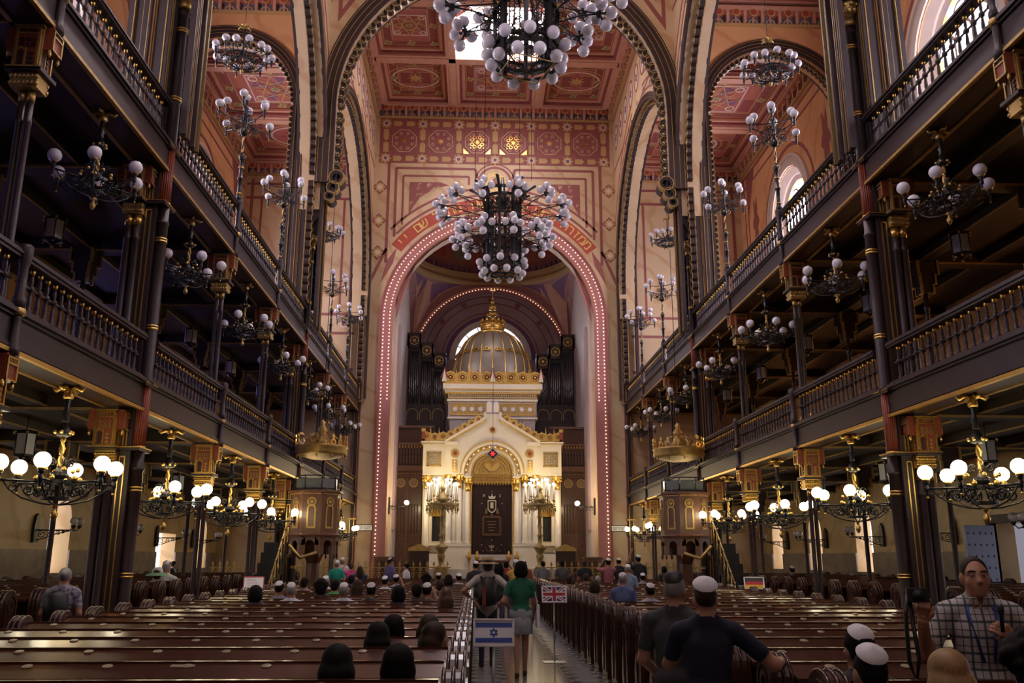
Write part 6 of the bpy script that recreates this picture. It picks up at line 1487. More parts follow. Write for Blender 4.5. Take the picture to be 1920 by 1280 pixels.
def surfnet(fn, lo, hi, h):
    ax = [np.arange(lo[i]-2*h, hi[i]+2.5*h, h) for i in range(3)]; nx, ny, nz = map(len, ax)
    G = np.stack(np.meshgrid(*ax, indexing='ij'), -1); F = fn(G.reshape(-1, 3)).reshape(nx, ny, nz)
    S = F < 0; cs = (nx-1, ny-1, nz-1); acc = np.zeros(cs+(3,)); cnt = np.zeros(cs)
    sl_ = lambda o: tuple(slice(o[i], o[i]+cs[i]) for i in range(3))
    C8 = [(i, j, k) for i in (0, 1) for j in (0, 1) for k in (0, 1)]
    for a in C8:
        for d in range(3):
            if a[d]: continue
            b_ = list(a); b_[d] = 1
            fa, fb = F[sl_(a)], F[sl_(b_)]; m_ = (fa < 0) != (fb < 0)
            t = np.where(m_, fa/np.where(m_, fa-fb, 1), 0); pos = np.zeros(cs+(3,))
            for e in range(3): pos[..., e] = a[e]
            pos[..., d] = t
            acc += pos*m_[..., None]; cnt += m_
    act = cnt > 0; idx = -np.ones(cs, int); idx[act] = np.arange(act.sum()); I = np.argwhere(act)
    vs = np.array([ax[0][0], ax[1][0], ax[2][0]])+(I+acc[act]/cnt[act][:, None])*h
    fs = []
    for d in range(3):
        o = [0, 0, 0]; o[d] = 1; s0 = [slice(1, -1)]*3; s0[d] = slice(0, -1); s1 = [slice(1, -1)]*3; s1[d] = slice(1, None)
        A, B = S[tuple(s0)], S[tuple(s1)]; m_ = A != B; J = np.argwhere(m_)+1; J[:, d] -= 1
        u, v = [(1, 2), (2, 0), (0, 1)][d]; q = []
        for du, dv in ((0, 0), (-1, 0), (-1, -1), (0, -1)):
            K = J.copy(); K[:, u] += du; K[:, v] += dv; q.append(idx[K[:, 0], K[:, 1], K[:, 2]])
        Q = np.stack(q, 1); fl = A[m_]; Q[~fl] = Q[~fl][:, ::-1]; fs.append(Q)
    return vs, np.concatenate(fs)
def prim_mesh(name, prims, h, nm, k=.03, cut=None):
    pts = []
    for p in prims:
        if p[0] == 'c': r = max(p[3], p[4]); pts += [np.array(p[1])-r, np.array(p[1])+r, np.array(p[2])-r, np.array(p[2])+r]
        else: pts += [np.array(p[1])-np.array(p[2]), np.array(p[1])+np.array(p[2])]
    pts = np.array(pts); fn = lambda X: sdf(prims, X, k) if cut is None else np.maximum(sdf(prims, X, k), cut(X))
    vs, fs = surfnet(fn, pts.min(0), pts.max(0), h)
    _, ids = sdf(prims, vs, k, True); mid = np.array([p[5] if p[0] == 'c' else p[3] for p in prims])[ids]
    me = bpy.data.meshes.new(name); me.from_pydata(vs.tolist(), [], fs.tolist())
    fm = np.median(mid[fs], axis=1).astype(int)
    for _i in range(nm): me.materials.append(None)
    me.polygons.foreach_set('material_index', fm); me.polygons.foreach_set('use_smooth', [True]*len(fs)); me.update()
    return me
SK, SH, PA, SO = 0, 1, 2, 3
def head_prims(c, detail=False):
    x, y, z = c
    pr = [('e', (x, y-.012, z+.02), (.076, .094, .098), SK), ('e', (x, y+.03, z-.06), (.056, .062, .065), SK), ('c', (x, y-.02, z-.17), (x, y-.012, z-.07), .062, .056, SK),
          ('e', (x-.077, y-.012, z-.01), (.014, .024, .034), SK), ('e', (x+.077, y-.012, z-.01), (.014, .024, .034), SK), ('c', (x, y+.082, z+.015), (x, y+.105, z-.025), .011, .017, SK)]
    if detail: pr += [('c', (x-.045, y+.066, z+.032), (x+.045, y+.066, z+.032), .014, .014, SK), ('c', (x-.02, y+.083, z-.066), (x+.02, y+.083, z-.066), .010, .010, SK), ('e', (x, y+.07, z-.105), (.024, .02, .018), SK), ('e', (x-.043, y+.06, z-.03), (.026, .022, .024), SK), ('e', (x+.043, y+.06, z-.03), (.026, .022, .024), SK)]
    return pr
def torso_prims(zh, zs, w=.185, y0=0.0, lean=0.0, fat=1.0, woman=False):
    """hip height zh, shoulder height zs"""
    zm = (zh+zs)/2; hw = .15 if woman else .14
    return [('e', (0, y0, zh+.04), (hw*1.12*fat, .125*fat, .15), SH), ('e', (0, y0+lean*.4, zm+.0), ((.125 if woman else .145)*fat, .11*fat, .2), SH), ('e', (0, y0+lean*.8, zs-.13), (.165*fat, .115*fat, .17), SH),
            ('c', (-w+.03, y0+lean, zs-.01), (w-.03, y0+lean, zs-.01), .062, .062, SH), ('c', (-.03, y0+lean, zs+.06), (-.15, y0+lean, zs+.0), .058, .06, SH), ('c', (.03, y0+lean, zs+.06), (.15, y0+lean, zs+.0), .058, .06, SH), ('c', (0, y0+lean-.03, zs-.02), (0, y0+lean-.03, zs+.045), .062, .06, SH)]
def arm(sh, el, wr, sleeve=.6, r=(.052, .042, .03)):
    sh, el, wr = map(np.array, (sh, el, wr)); pr = []
    if sleeve <= 1:
        m = sh+(el-sh)*sleeve; pr += [('c', tuple(sh), tuple(m), r[0]+.012, r[1]+.016, SH), ('c', tuple(m), tuple(el), r[0]*.86, r[1], SK), ('c', tuple(el), tuple(wr), r[1], r[2], SK)]
    else: pr += [('c', tuple(sh), tuple(el), r[0]+.01, r[1]+.01, SH), ('c', tuple(el), tuple(wr), r[1]+.01, r[2]+.008, SH)]
    d = (wr-el)/np.linalg.norm(wr-el); pr.append(('c', tuple(wr), tuple(wr+d*.11), .028, .022, SK)); 
    pr += [('c', tuple(wr+d*.08+np.array((o, 0, 0))), tuple(wr+d*.17+np.array((o*1.2, 0, 0))), .0115, .009, SK) for o in (-.028, -.01, .01, .028)]
    return pr
def legs_stand(zh, step=0.0, bare=False, shoe=True, r=(.078, .055, .042)):
    pr = []
    for s in (-1, 1):
        dy = step*s; m_ = SK if bare else PA
        pr += [('c', (s*.085, 0, zh), (s*.088, dy*.5+.02, zh*.53), r[0], r[1], PA if not bare else SK), ('c', (s*.088, dy*.5+.02, zh*.53), (s*.09, dy-.02, .09), r[1], r[2], m_), ('c', (s*.09, dy-.03, .045), (s*.1, dy+.15, .035), .045, .036, SO)]
    return pr
def legs_sit(zh):
    pr = []
    for s in (-1, 1): pr += [('c', (s*.09, .02, zh+.03), (s*.11, .40, zh+.06), .085, .06, PA), ('c', (s*.11, .40, zh+.05), (s*.11, .42, .1), .056, .042, PA), ('c', (s*.11, .38, .045), (s*.12, .56, .035), .045, .036, SO)]
    return pr
def body_prims(pose, detail=False):
    """returns prims, head centre"""
    if pose.startswith('sit'):
        zh = .47; zs = zh+.53; hc = (0, .02, zs+.205)
        pr = torso_prims(zh, zs)+legs_sit(zh)+head_prims(hc, detail)
        if pose == 'sit_up': pr += arm((-.19, 0, zs-.02), (-.24, .2, zs-.16), (-.08, .28, zs+.12))+arm((.19, 0, zs-.02), (.24, .2, zs-.16), (.08, .28, zs+.12))
        else: pr += arm((-.19, 0, zs-.02), (-.25, .06, zs-.28), (-.14, .26, zs-.34))+arm((.19, 0, zs-.02), (.25, .06, zs-.28), (.14, .26, zs-.34))
    else:
        zh = .92; zs = 1.42; hc = (0, .02, zs+.205); w_ = 'w' in pose.split('_')[1:]
        pr = torso_prims(zh, zs, .175 if w_ else .185, woman=w_)+head_prims(hc, detail)+legs_stand(zh, .12 if 'walk' in pose else .02)
        if 'up' in pose: pr += arm((-.19, 0, zs-.02), (-.26, .2, zs+.02), (-.06, .3, zs+.25))+arm((.19, 0, zs-.02), (.26, .2, zs+.02), (.06, .3, zs+.25))
        elif 'hips' in pose: pr += arm((-.19, 0, zs-.02), (-.40, -.08, zs-.2), (-.2, .06, zs-.42))+arm((.19, 0, zs-.02), (.40, -.08, zs-.2), (.2, .06, zs-.42))
        elif 'one' in pose: pr += arm((-.19, 0, zs-.02), (-.27, .12, zs+.14), (-.16, .18, zs+.38))+arm((.19, 0, zs-.02), (.23, .0, zs-.3), (.2, .14, zs-.5))
        elif 'fold' in pose: pr += arm((-.19, 0, zs-.02), (-.24, .05, zs-.28), (.02, .2, zs-.24))+arm((.19, 0, zs-.02), (.24, .05, zs-.28), (-.02, .22, zs-.2))
        else: pr += arm((-.19, 0, zs-.02), (-.25, -.02, zs-.3), (-.24, .08, zs-.54))+arm((.19, 0, zs-.02), (.25, -.02, zs-.3), (.24, .08, zs-.54))
    return pr, hc
def hair_mesh(style, h=.014):
    """built around the head centre"""
    base = [('e', (0, -.022, .034), (.088, .105, .104), 0)]; face = lambda X: -(np.sqrt(((X[:, 0])/.09)**2+((X[:, 1]-.115)/.10)**2+((X[:, 2]+.035)/.115)**2)-1)*.09
    low = lambda z: (lambda X: np.maximum(face(X), (z-X[:, 2])))
    if style == 'short': pr, cut = base+[('e', (0, -.06, -.03), (.07, .06, .06), 0)], low(-.085)
    elif style == 'crop': pr, cut = [('e', (0, -.018, .03), (.081, .100, .100), 0)], low(-.06)
    elif style == 'receding': pr, cut = [('e', (0, -.024, .03), (.084, .100, .102), 0)], (lambda X: np.maximum(-(np.sqrt((X[:, 0]/.10)**2+((X[:, 1]-.13)/.125)**2+((X[:, 2]-.0)/.15)**2)-1)*.1, -.05-X[:, 2]))
    elif style == 'long': pr, cut = [('e', (0, -.025, .03), (.102, .115, .108), 0), ('e', (0, -.05, -.06), (.12, .085, .13), 0), ('c', (-.03, -.075, -.05), (-.04, -.10, -.24), .085, .06, 0), ('c', (.03, -.075, -.05), (.04, -.10, -.24), .085, .06, 0)], face
    elif style == 'bob': pr, cut = [('e', (0, -.025, .03), (.104, .116, .108), 0), ('e', (0, -.03, -.04), (.118, .10, .11), 0)], face
    elif style == 'curly': pr, cut = [('e', (0, -.02, .05), (.125, .125, .12), 0)]+[('e', (.11*math.cos(i*2.4)*math.cos(i*.37), -.03+.11*math.sin(i*2.4)*math.cos(i*.37), .05+.10*math.sin(i*.37)), (.036,)*3, 0) for i in range(60)]+[('e', (0, -.07, -.05), (.1, .06, .08), 0)], face
    elif style == 'bun': pr, cut = base+[('e', (0, -.11, .04), (.05, .05, .05), 0)], low(-.08)
    elif style == 'tail': pr, cut = base+[('e', (0, -.11, .0), (.04, .04, .04), 0), ('c', (0, -.12, -.01), (0, -.12, -.22), .03, .015, 0)], low(-.08)
    return prim_mesh('hair', pr, h, 1, .006 if style == 'curly' else .02, cut)
_body, _hair = {}, {}
def mats_on(o, ms):
    for i, m_ in enumerate(ms):
        if i < len(o.material_slots): o.material_slots[i].link = 'OBJECT'; o.material_slots[i].material = m_
SKIN = [mat('fair_skin', (.42, .21, .13), .55), mat('tanned_skin', (.30, .14, .08), .55)]
HAIR = {'black': mat('black_hair', (.006, .005, .0045), .75, spec=.2), 'brown': mat('brown_hair', (.03, .015, .008), .65, spec=.3), 'grey': mat('grey_hair', (.25, .24, .23), .6), 'blond': mat('blond_hair', (.36, .22, .08), .5, noise=((.2, .11, .04), 30, 3, (6, 6, .6), .2)), 'auburn': mat('auburn_hair', (.07, .025, .012), .5)}
def cap_mesh():
    """white paper skullcap: a shallow cone with a fold"""
    b = MB(); n = 20; b.lathe([(.07, 0), (.06, .014), (.036, .028), (.003, .038)], n, cap=False); b.lathe([(.068, -.004), (.058, .010), (.034, .024), (.003, .034)], n, cap=False)
    return b.mesh('skullcap', ['white'])
CAP = cap_mesh()
CAPK = CAP.copy(); CAPK.materials[0] = M['black']
def person(label, x, y, pose='sit', rz=0.0, sc=1.0, shirt=(.5, .5, .5), pants=(.03, .03, .04), hair='black', style='short', cap=None, skin=0, res=.024, shoes=(.02, .02, .02), group=None, z=0.0, prims=None, shirt_mat=None, detail=False, hres=None, capdir=(0, -.035), cs=1.0):
    t = thing('person', label, 'person', (x, y, z), rz, group); t.scale = (sc,)*3
    key = (pose, res, detail)
    if prims is not None or key not in _body:
        pr, hc = prims if prims is not None else body_prims(pose, detail); me = prim_mesh('body', pr, res, 4)
        if prims is None: _body[key] = (me, hc)
    if prims is None: me, hc = _body[key]
    bo = link('body', me, t)
    sm = shirt_mat or colour('shirt_%02x%02x%02x' % tuple(int(c*255) for c in shirt), shirt, .85); pm = colour('cloth_%02x%02x%02x' % tuple(int(c*255) for c in pants), pants, .85)
    mats_on(bo, [SKIN[skin], sm, pm, colour('shoe_%02x%02x%02x' % tuple(int(c*255) for c in shoes), shoes, .5)])
    if style:
        hk = (style, hres or .016)
        if hk not in _hair: _hair[hk] = hair_mesh(*hk)
        ho = link('hair', _hair[hk], t, hc); mats_on(ho, [HAIR[hair]])
    if cap: 
        o = link('skullcap', CAP if cap == 'white' else CAPK, t, (hc[0]+capdir[0], hc[1]+capdir[1]-.015, hc[2]+.108)); o.rotation_euler = (.62, 0, 0); o.scale = (cs,)*3
    t['hc'] = list(hc)
    return t
def hand(parent, wrist, direction, normal, curl=.5, side=1, m_=None, sc=1.0):
    """five separate bent fingers on a palm, wrist -> direction, normal = back of the hand"""
    d = Vector(direction).normalized(); n = Vector(normal); n = (n-d*n.dot(d)).normalized(); u = d.cross(n)*side; w = Vector(wrist); pr = []
    q = lambda a, b_, c: tuple(w+(d*a+u*b_+n*c)*sc)
    pr += [('c', q(-.03, 0, 0), q(.02, 0, 0), .027*sc, .026*sc, 0)]+[('c', q(.01, o*.5, 0), q(.085, o, 0), .016*sc, .013*sc, 0) for o in (-.03, -.01, .011, .03)]
    for o, L_ in ((-.031, .058), (-.0105, .072), (.0105, .078), (.031, .07)):
        a, c, ang = .085, 0.0, 0.0
        for k, f_ in enumerate((.45, .32, .25)):
            ang += curl*(.5 if k == 0 else 1.0); a2, c2 = a+L_*f_*math.cos(ang)*1.35, c-L_*f_*math.sin(ang)*1.35
            pr.append(('c', q(a, o*1.05, c), q(a2, o*1.08, c2), (.0105-.001*k)*sc, (.0095-.001*k)*sc, 0)); a, c = a2, c2
    pr += [('c', q(.015, .024, -.005), q(.045, .052, -.018), .016*sc, .0125*sc, 0), ('c', q(.045, .052, -.018), q(.085, .055, -.038), .0115*sc, .0095*sc, 0)]
    o = link('hand', prim_mesh('hand', pr, .0055, 1, .010), parent); mats_on(o, [m_ or SKIN[0]]); return o
def snap(y, y0): return y0+.965*round((y-.2-y0)/.965)+.2

# ---------------------------------------------------------------- seated visitors: (label, x px-derived metres, y, hair, style, cap, shirt, pose, turn)
SEATS = [
 ('person with straight black hair in the nearest left pew, farther from the aisle', -1.56, 5.67, 'black', 'long', None, (.05, .05, .06), 'sit', .1),
 ('person with black hair in the nearest left pew, closer to the aisle', -1.19, 5.67, 'black', 'bob', None, (.04, .04, .05), 'sit', -.1),
 ('person with long dark hair two rows ahead in the left pews', -1.52, 7.6, 'black', 'long', None, (.06, .05, .05), 'sit', 0),
 ('dark-haired person just ahead of the long-haired one in the left pews', -1.48, 8.57, 'black', 'bob', None, (.08, .07, .07), 'sit', -.2),
 ('brown-haired person in profile by the aisle end of the left pews', -1.06, 7.6, 'brown', 'long', None, (.07, .06, .06), 'sit', -1.2),
 ('brown-haired person just ahead of the one in profile near the aisle', -1.15, 8.57, 'brown', 'long', None, (.1, .08, .08), 'sit', -.3),
]
for lb, x, y, hr, st, cp, shc, ps, rz in SEATS: person(lb, x, y, ps, rz, .93, shc, hair=hr, style=st, cap=cp, res=.02, hres=.011, detail=rz < -1)
FAR = [ # px x, px y of head, hair, style, cap, shirt, pose, words
 (480, 1110, 'black', 'bob', None, (.05, .04, .05), 'sit', 'dark bobbed hair near the left pier'), (525, 1102, 'black', 'crop', 'white', (.2, .2, .25), 'sit', 'white skullcap beside the red-framed notice'),
 (547, 1106, 'grey', 'crop', 'white', (.55, .6, .68), 'sit', 'grey hair, skullcap and pale blue shirt'), (572, 1092, 'black', 'short', None, (.3, .2, .2), 'sit', 'short dark hair ahead of the pale blue shirt'),
 (603, 1100, 'black', 'curly', None, (.05, .05, .06), 'sit', 'voluminous dark curls among the left pews'), (612, 1090, 'grey', 'crop', 'white', (.5, .5, .5), 'sit', 'grey hair and skullcap beyond the dark curls'),
 (629, 1096, 'black', 'short', None, (.1, .4, .16), 'sit', 'bright green top'), (646, 1105, 'grey', 'crop', 'white', (.6, .62, .68), 'sit', 'grey hair, skullcap and white shirt'), (672, 1098, 'brown', 'long', None, (.04, .05, .12), 'sit', 'long brown hair and dark blue top'),
 (697, 1105, 'black', 'crop', 'white', (.06, .06, .07), 'sit', 'dark hair and a skullcap set far back'), (723, 1090, 'black', 'crop', 'white', (.6, .62, .7), 'sit', 'skullcap and white shirt in the left pews'), (744, 1087, 'black', 'crop', 'white', (.45, .52, .68), 'sit_up', 'skullcap, light blue shirt and raised arms'),
 (748, 1110, 'black', 'bob', None, (.07, .06, .06), 'sit', 'dark hair behind the light blue shirt'), (782, 1108, 'black', 'short', None, (.08, .07, .07), 'sit', 'short black hair left of the raised camera'), (802, 1106, 'black', 'crop', 'white', (.12, .1, .1), 'sit_up', 'skullcap and hands raised to the head'),
 (842, 1113, 'auburn', 'long', None, (.1, .07, .06), 'sit', 'auburn hair beside the aisle'), (826, 1098, 'brown', 'short', None, (.1, .1, .1), 'sit', 'brown hair just ahead of the auburn hair'), (800, 1085, 'black', 'curly', None, (.05, .05, .06), 'sit', 'dark curly hair far up the left block'), (823, 1082, 'black', 'crop', 'white', (.1, .1, .12), 'sit', 'skullcap far up the left block'),
 (842, 1085, 'black', 'long', None, (.06, .05, .05), 'sit', 'long black hair far up the left block'), (861, 1083, 'black', 'crop', 'white', (.55, .55, .6), 'sit', 'skullcap and pale shirt at the aisle end far up the left block'), (660, 1086, 'black', 'short', None, (.05, .06, .13), 'sit_up', 'dark top holding up a phone'),
 (1220, 1108, 'black', 'crop', 'white', (.4, .43, .5), 'sit', 'black hair, skullcap and pale collar in the right block'), (1122, 1086, 'grey', 'crop', None, (.3, .3, .33), 'sit', 'grey hair by the aisle of the right block'), (1100, 1082, 'brown', 'short', None, (.2, .15, .12), 'sit', 'brown hair near the aisle of the right block'),
 (1070, 1084, 'brown', 'bob', None, (.15, .12, .1), 'sit', 'brown bob near the front of the right block'), (1206, 1082, 'black', 'crop', 'white', (.3, .3, .35), 'sit', 'skullcap near the striped shirt'), (1088, 1098, 'brown', 'bob', None, (.2, .17, .14), 'sit', 'brown bob behind the aisle-end pews on the right'),
 (1042, 1086, 'brown', 'short', None, (.25, .2, .15), 'sit', 'brown hair at the aisle end of the right block'), (1258, 1082, 'black', 'short', None, (.03, .03, .04), 'sit_up', 'dark top taking a photograph in the right block'), (1305, 1078, 'grey', 'crop', None, (.6, .6, .62), 'sit', 'white shirt near the right pulpit'),
 (1320, 1082, 'brown', 'tail', None, (.3, .5, .45), 'sit', 'pony tail and pale teal top in the right block'), (1487, 1080, 'black', 'crop', 'white', (.06, .06, .08), 'sit', 'skullcap alone near the right aisle'),
]
import itertools as _it
def ray_px(x, y):
    X, Y, Z = (x-960)/1646., (640-y)/1646., 1.; t = R(13.87); yw = R(2.29)
    Y, Z = math.cos(t)*Y+math.sin(t)*Z, -math.sin(t)*Y+math.cos(t)*Z
    X, Z = math.cos(yw)*X+math.sin(yw)*Z, -math.sin(yw)*X+math.cos(yw)*Z
    return X, Z, Y
def at_z(x, y, z): d = ray_px(x, y); k = (z-1.75)/d[2]; return -.73+d[0]*k, d[1]*k
def at_y(x, y, Y): d = ray_px(x, y); k = Y/d[1]; return -.73+d[0]*k, 1.75+d[2]*k
for i, (px, py, hr, st, cp, shc, ps, wd) in enumerate(FAR):
    X, Y = at_z(px, py, 1.23); left = X < 0; Y = min(Y, 31.0); Y = snap(Y, 5.47 if left else 5.36); X = at_y(px, py, Y)[0]
    if left: X = max(-5.4, min(-1.15, X))
    elif X < 5.9: X = max(1.65, min(5.4, X))
    else: Y = snap(Y, 8.4); X = max(7.2, at_y(px, py, Y)[0])
    person('seated person with '+wd, X, Y, ps, random.uniform(-.25, .25), 1.0, shc, hair=hr, style=st, cap=cp, skin=i % 2, group='visitors seated in the pews', z=.2 if X > 5.9 else 0)
# foreground of the right block
person('person in the second right pew, white paper skullcap on black hair', 1.62, 5.56, 'sit', .1, 1.0, (.03, .03, .035), hair='black', style='short', cap='white', res=.016, hres=.009, cs=1.15)
person('person in the nearest right pew, white paper skullcap seen from behind', 1.27, 4.62, 'sit', 0, .98, (.025, .025, .03), hair='black', style='crop', cap='white', res=.014, hres=.008, cs=1.15)
person('blonde person in the nearest right pew, seen from behind', 1.66, 4.6, 'sit', -.2, .98, (.10, .06, .05), hair='blond', style='long', res=.016, hres=.009)
person('person with a cloud of black curls in the nearest right pew', 2.0, 4.45, 'sit', -.1, 1.03, (.02, .02, .02), hair='black', style='curly', res=.016, hres=.010)
person('person in a red top at the bottom right corner of the pews', 2.32, 4.3, 'sit', .1, .9, (.4, .03, .03), hair='black', style='short', res=.018)
# pews they sit on
for nm, (x0, x1, y0, n) in BL.items():
    if 'nave' not in nm: continue
    t = thing('pew', 'pew at the very bottom edge of the view, %s block' % nm, 'pew', (x0, y0-.965, 0), 0, 'pews of the %s block' % nm)
    for m_, pn in zip(pew_meshes(x1-x0), ('book_rest', 'backrest', 'seat', 'foot_rail')): link(pn, m_, t)
    for x in (-.07, x1-x0+.07): link('end_panel', pe, t, (x, -.02, 0))
# ---------------------------------------------------------------- standing visitors far up the hall
ST = [ # px head x, y, depth, pose, turn, shirt, hair, style, cap, words
 (633, 1058, 29, 'stand', 0, (.02, .32, .24), 'grey', 'crop', 'white', 'green shirt at the left front'), (643, 1052, 31, 'stand', 0, (.6, .6, .65), 'grey', 'crop', 'white', 'white shirt beyond the green one'), (659, 1062, 30, 'stand_w_one', .3, (.6, .06, .25), 'brown', 'tail', None, 'pink top with one arm raised'),
 (733, 1052, 31, 'stand', -.8, (.13, .1, .26), 'black', 'crop', 'white', 'purple shirt by the gilded railing'), (763, 1062, 32, 'stand_w', 1.2, (.68, .66, .72), 'black', 'bun', None, 'white top by the gilded railing'), (676, 1068, 27, 'stand_w_up', .2, (.03, .04, .10), 'brown', 'long', None, 'navy top photographing the hall'),
 (893, 1060, 24, 'stand', .2, (.03, .03, .035), 'black', 'crop', 'white', 'black shirt in the aisle crowd'), (921, 1062, 25, 'stand_w', 0, (.3, .28, .3), 'brown', 'short', None, 'grey top in the aisle crowd'), (936, 1062, 21, 'stand_w', .1, (.02, .02, .03), 'black', 'long', None, 'long black hair in the aisle crowd'),
 (950, 1058, 27, 'stand_up', 0, (.4, .03, .03), 'black', 'short', None, 'red top in the aisle crowd'), (968, 1057, 24, 'stand', 0, (.55, .35, .06), 'grey', 'crop', 'white', 'mustard backpack straps in the aisle crowd'), (983, 1056, 27, 'stand', -.1, (.3, .08, .06), 'black', 'crop', 'white', 'rust shirt in the aisle crowd'),
 (1019, 1057, 30, 'stand', 0, (.2, .2, .21), 'black', 'crop', None, 'grey T-shirt at the right front'), (1055, 1056, 31, 'stand', 0, (.1, .1, .1), 'black', 'short', None, 'patterned dark shirt at the right front'), (1097, 1056, 31, 'stand', 0, (.02, .02, .025), 'brown', 'short', None, 'black top at the right front'),
 (1141, 1053, 27, 'stand_up', .2, (.35, .12, .14), 'black', 'crop', 'white', 'rose shirt raising both arms'), (1161, 1052, 30, 'stand', 0, (.015, .015, .02), 'black', 'crop', 'white', 'black shirt right of the raised arms'), (1197, 1047, 28, 'stand_one', .2, (.02, .02, .025), 'black', 'crop', 'white', 'dark suit lifting one hand by the right pulpit'),
 (1178, 1066, 22, 'stand', 0, (.2, .28, .45), 'grey', 'crop', 'white', 'blue striped shirt in the right block'), (1246, 1066, 30, 'stand_w', .3, (.03, .03, .03), 'black', 'bob', None, 'black dress beside the right pulpit'), (1140, 1088, 15.2, 'stand_fold', -.4, (.10, .14, .30), 'grey', 'crop', 'white', 'blue shirt turning in the right pews'),
 (316, 1058, 32.6, 'stand_w', .4, (.02, .02, .02), 'black', 'bob', None, 'dark silhouette in the lit left doorway'), (326, 1058, 33.4, 'stand', -.4, (.03, .03, .03), 'black', 'short', None, 'dark silhouette at the far side of the lit left doorway'),
]
stripe = None
for i, (px, py, Y, ps, rz, shc, hr, st, cp, wd) in enumerate(ST):
    X, zc = at_y(px, py, Y); X = max(X, 1.75) if Y == 15.2 else X; sc = max(.86, min(1.06, zc/1.65))
    person('standing person in '+wd if not wd.startswith(('dark sil', 'long', 'mustard')) else 'standing person, '+wd, X, Y, ps, rz, sc, shc, pants=random.choice([(.03, .03, .05), (.06, .07, .12), (.1, .09, .08)]), hair=hr, style=st, cap=cp, skin=i % 2, group='standing visitors')
# ---------------------------------------------------------------- people by the left aisle
t = person('person with grey bun, floral blouse and black backpack behind the left pew ends', -6.22, 12.4, 'stand_w', .15, .92, (.16, .16, .22), hair='grey', style='bun', res=.018, hres=.012, shirt_mat=mat('floral_print', (.10, .10, .16), .8, noise=((.32, .3, .36), 26, 4, (1, 1, 1), .06)))
b = MB(); b.lathe([(.02, .98), (.15, 1.0), (.17, 1.2), (.15, 1.38), (.05, 1.44)], 10, (-.02, -.2, 0)); b.build('backpack', ['black'], t)
t = person('seated person in a pale green and white sun hat beside the left pier', -7.35, 19.2, 'sit', .1, 1.0, (.62, .60, .55), hair='brown', style='short', res=.018, z=.2)
hz = t['hc']; b = MB(); b.lathe([(.24, -.02), (.2, .01), (.11, .045)], 20, (hz[0], hz[1], hz[2]+.0), 1, True, False); b.lathe([(.112, .04), (.105, .1), (.07, .145), (.01, .155)], 16, tuple(hz), 0); b.build('sun_hat', ['white', mat('pale_green_straw', (.25, .5, .3), .8)], t)
t = person('seated person with a skullcap and white shirt behind the sun hat', -7.5, 20.17, 'sit', -.1, 1.1, (.62, .60, .64), hair='grey', style='crop', cap='white', skin=0, z=.2, res=.018)
# ---------------------------------------------------------------- the aisle: green top, straw hat and backpack
pr, hc = body_prims('stand_w_walk'); pr = [p for p in pr if not (p[0] == 'c' and p[5] == PA)]
pr = torso_prims(.95, 1.42, .17, woman=True)+head_prims((0, .02, 1.65))+arm((-.18, 0, 1.4), (-.27, -.05, 1.16), (-.14, .1, 1.0), .55)+arm((.18, 0, 1.4), (.23, .02, 1.14), (.2, .12, .95), .55)+[('c', (0, 0, .98), (0, .0, .82), .135, .14, PA), ('c', (-.07, 0, .95), (.07, 0, .95), .12, .12, PA)]
for s in (-1, 1): pr += [('c', (s*.075, s*.05, .72), (s*.07, s*.1+.02, .48), .068, .05, SK), ('c', (s*.07, s*.1+.02, .48), (s*.068, s*.14-.02, .1), .052, .032, SK), ('c', (s*.068, s*.14-.04, .05), (s*.07, s*.14+.13, .035), .038, .03, SO)]
t = person('woman walking up the aisle in a dark green top and pale grey skirt'.replace('woman', 'person'), -.02, 14.1, 'w', 0, .96, (.012, .12, .06), (.30, .34, .38), 'black', 'bob', res=.017, prims=(pr, (0, .02, 1.65)), hres=.012)
b = MB(); b.lathe([(.125, 1.06), (.15, .98), (.172, .86), (.185, .66), (.18, .655), (.165, .86)], 18, (0, 0, 0), 0, True, False, 0, Matrix.Diagonal((1.05, .86, 1))); b.build('skirt', [colour('pale_skirt', (.26, .3, .34), .85, noise=((.36, .4, .44), 18, 3, (1, 1, 1), .1))], t)
b = MB(); b.cbox((.27, .03, .93), (.05, .26, .34), 0); b.tube([(.25, -.08, 1.1), (.2, -.02, 1.45), (.25, .12, 1.1)], .012, 5); b.build('tote_bag', ['white'], t)
pr, hc = body_prims('stand_hips')
t = person('person with a straw hat and dark red backpack, hands on hips in the aisle', -.52, 15.4, 'stand_hips', 0, 1.0, (.5, .46, .42), (.03, .03, .05), 'brown', 'short', res=.017, hres=.014)
hz = t['hc']; M['straw'] = mat('straw', (.45, .33, .18), .8); b = MB(); b.lathe([(.19, .03), (.19, .04), (.105, .065)], 20, tuple(hz), 0, True, False); b.lathe([(.107, .06), (.1, .14), (.07, .15), (.01, .145)], 16, tuple(hz), 0); b.lathe([(.109, .066), (.107, .09)], 16, tuple(hz), 1, True, False); b.build('straw_hat', ['straw', 'black'], t)
b = MB(); b.lathe([(.02, .98), (.14, 1.0), (.165, 1.15), (.15, 1.36), (.05, 1.45)], 12, (0, -.2, 0), 0); b.cbox((-.06, -.36, 1.15), (.06, .02, .3), 1); b.build('backpack', ['black', mat('rust_fabric', (.22, .05, .02), .8)], t)
for s in (-1, 1): b = MB(); b.tube([(s*.1, -.12, 1.42), (s*.12, .02, 1.47), (s*.13, .12, 1.35), (s*.15, .08, 1.1)], .022, 6); b.build('strap', ['black'], t)
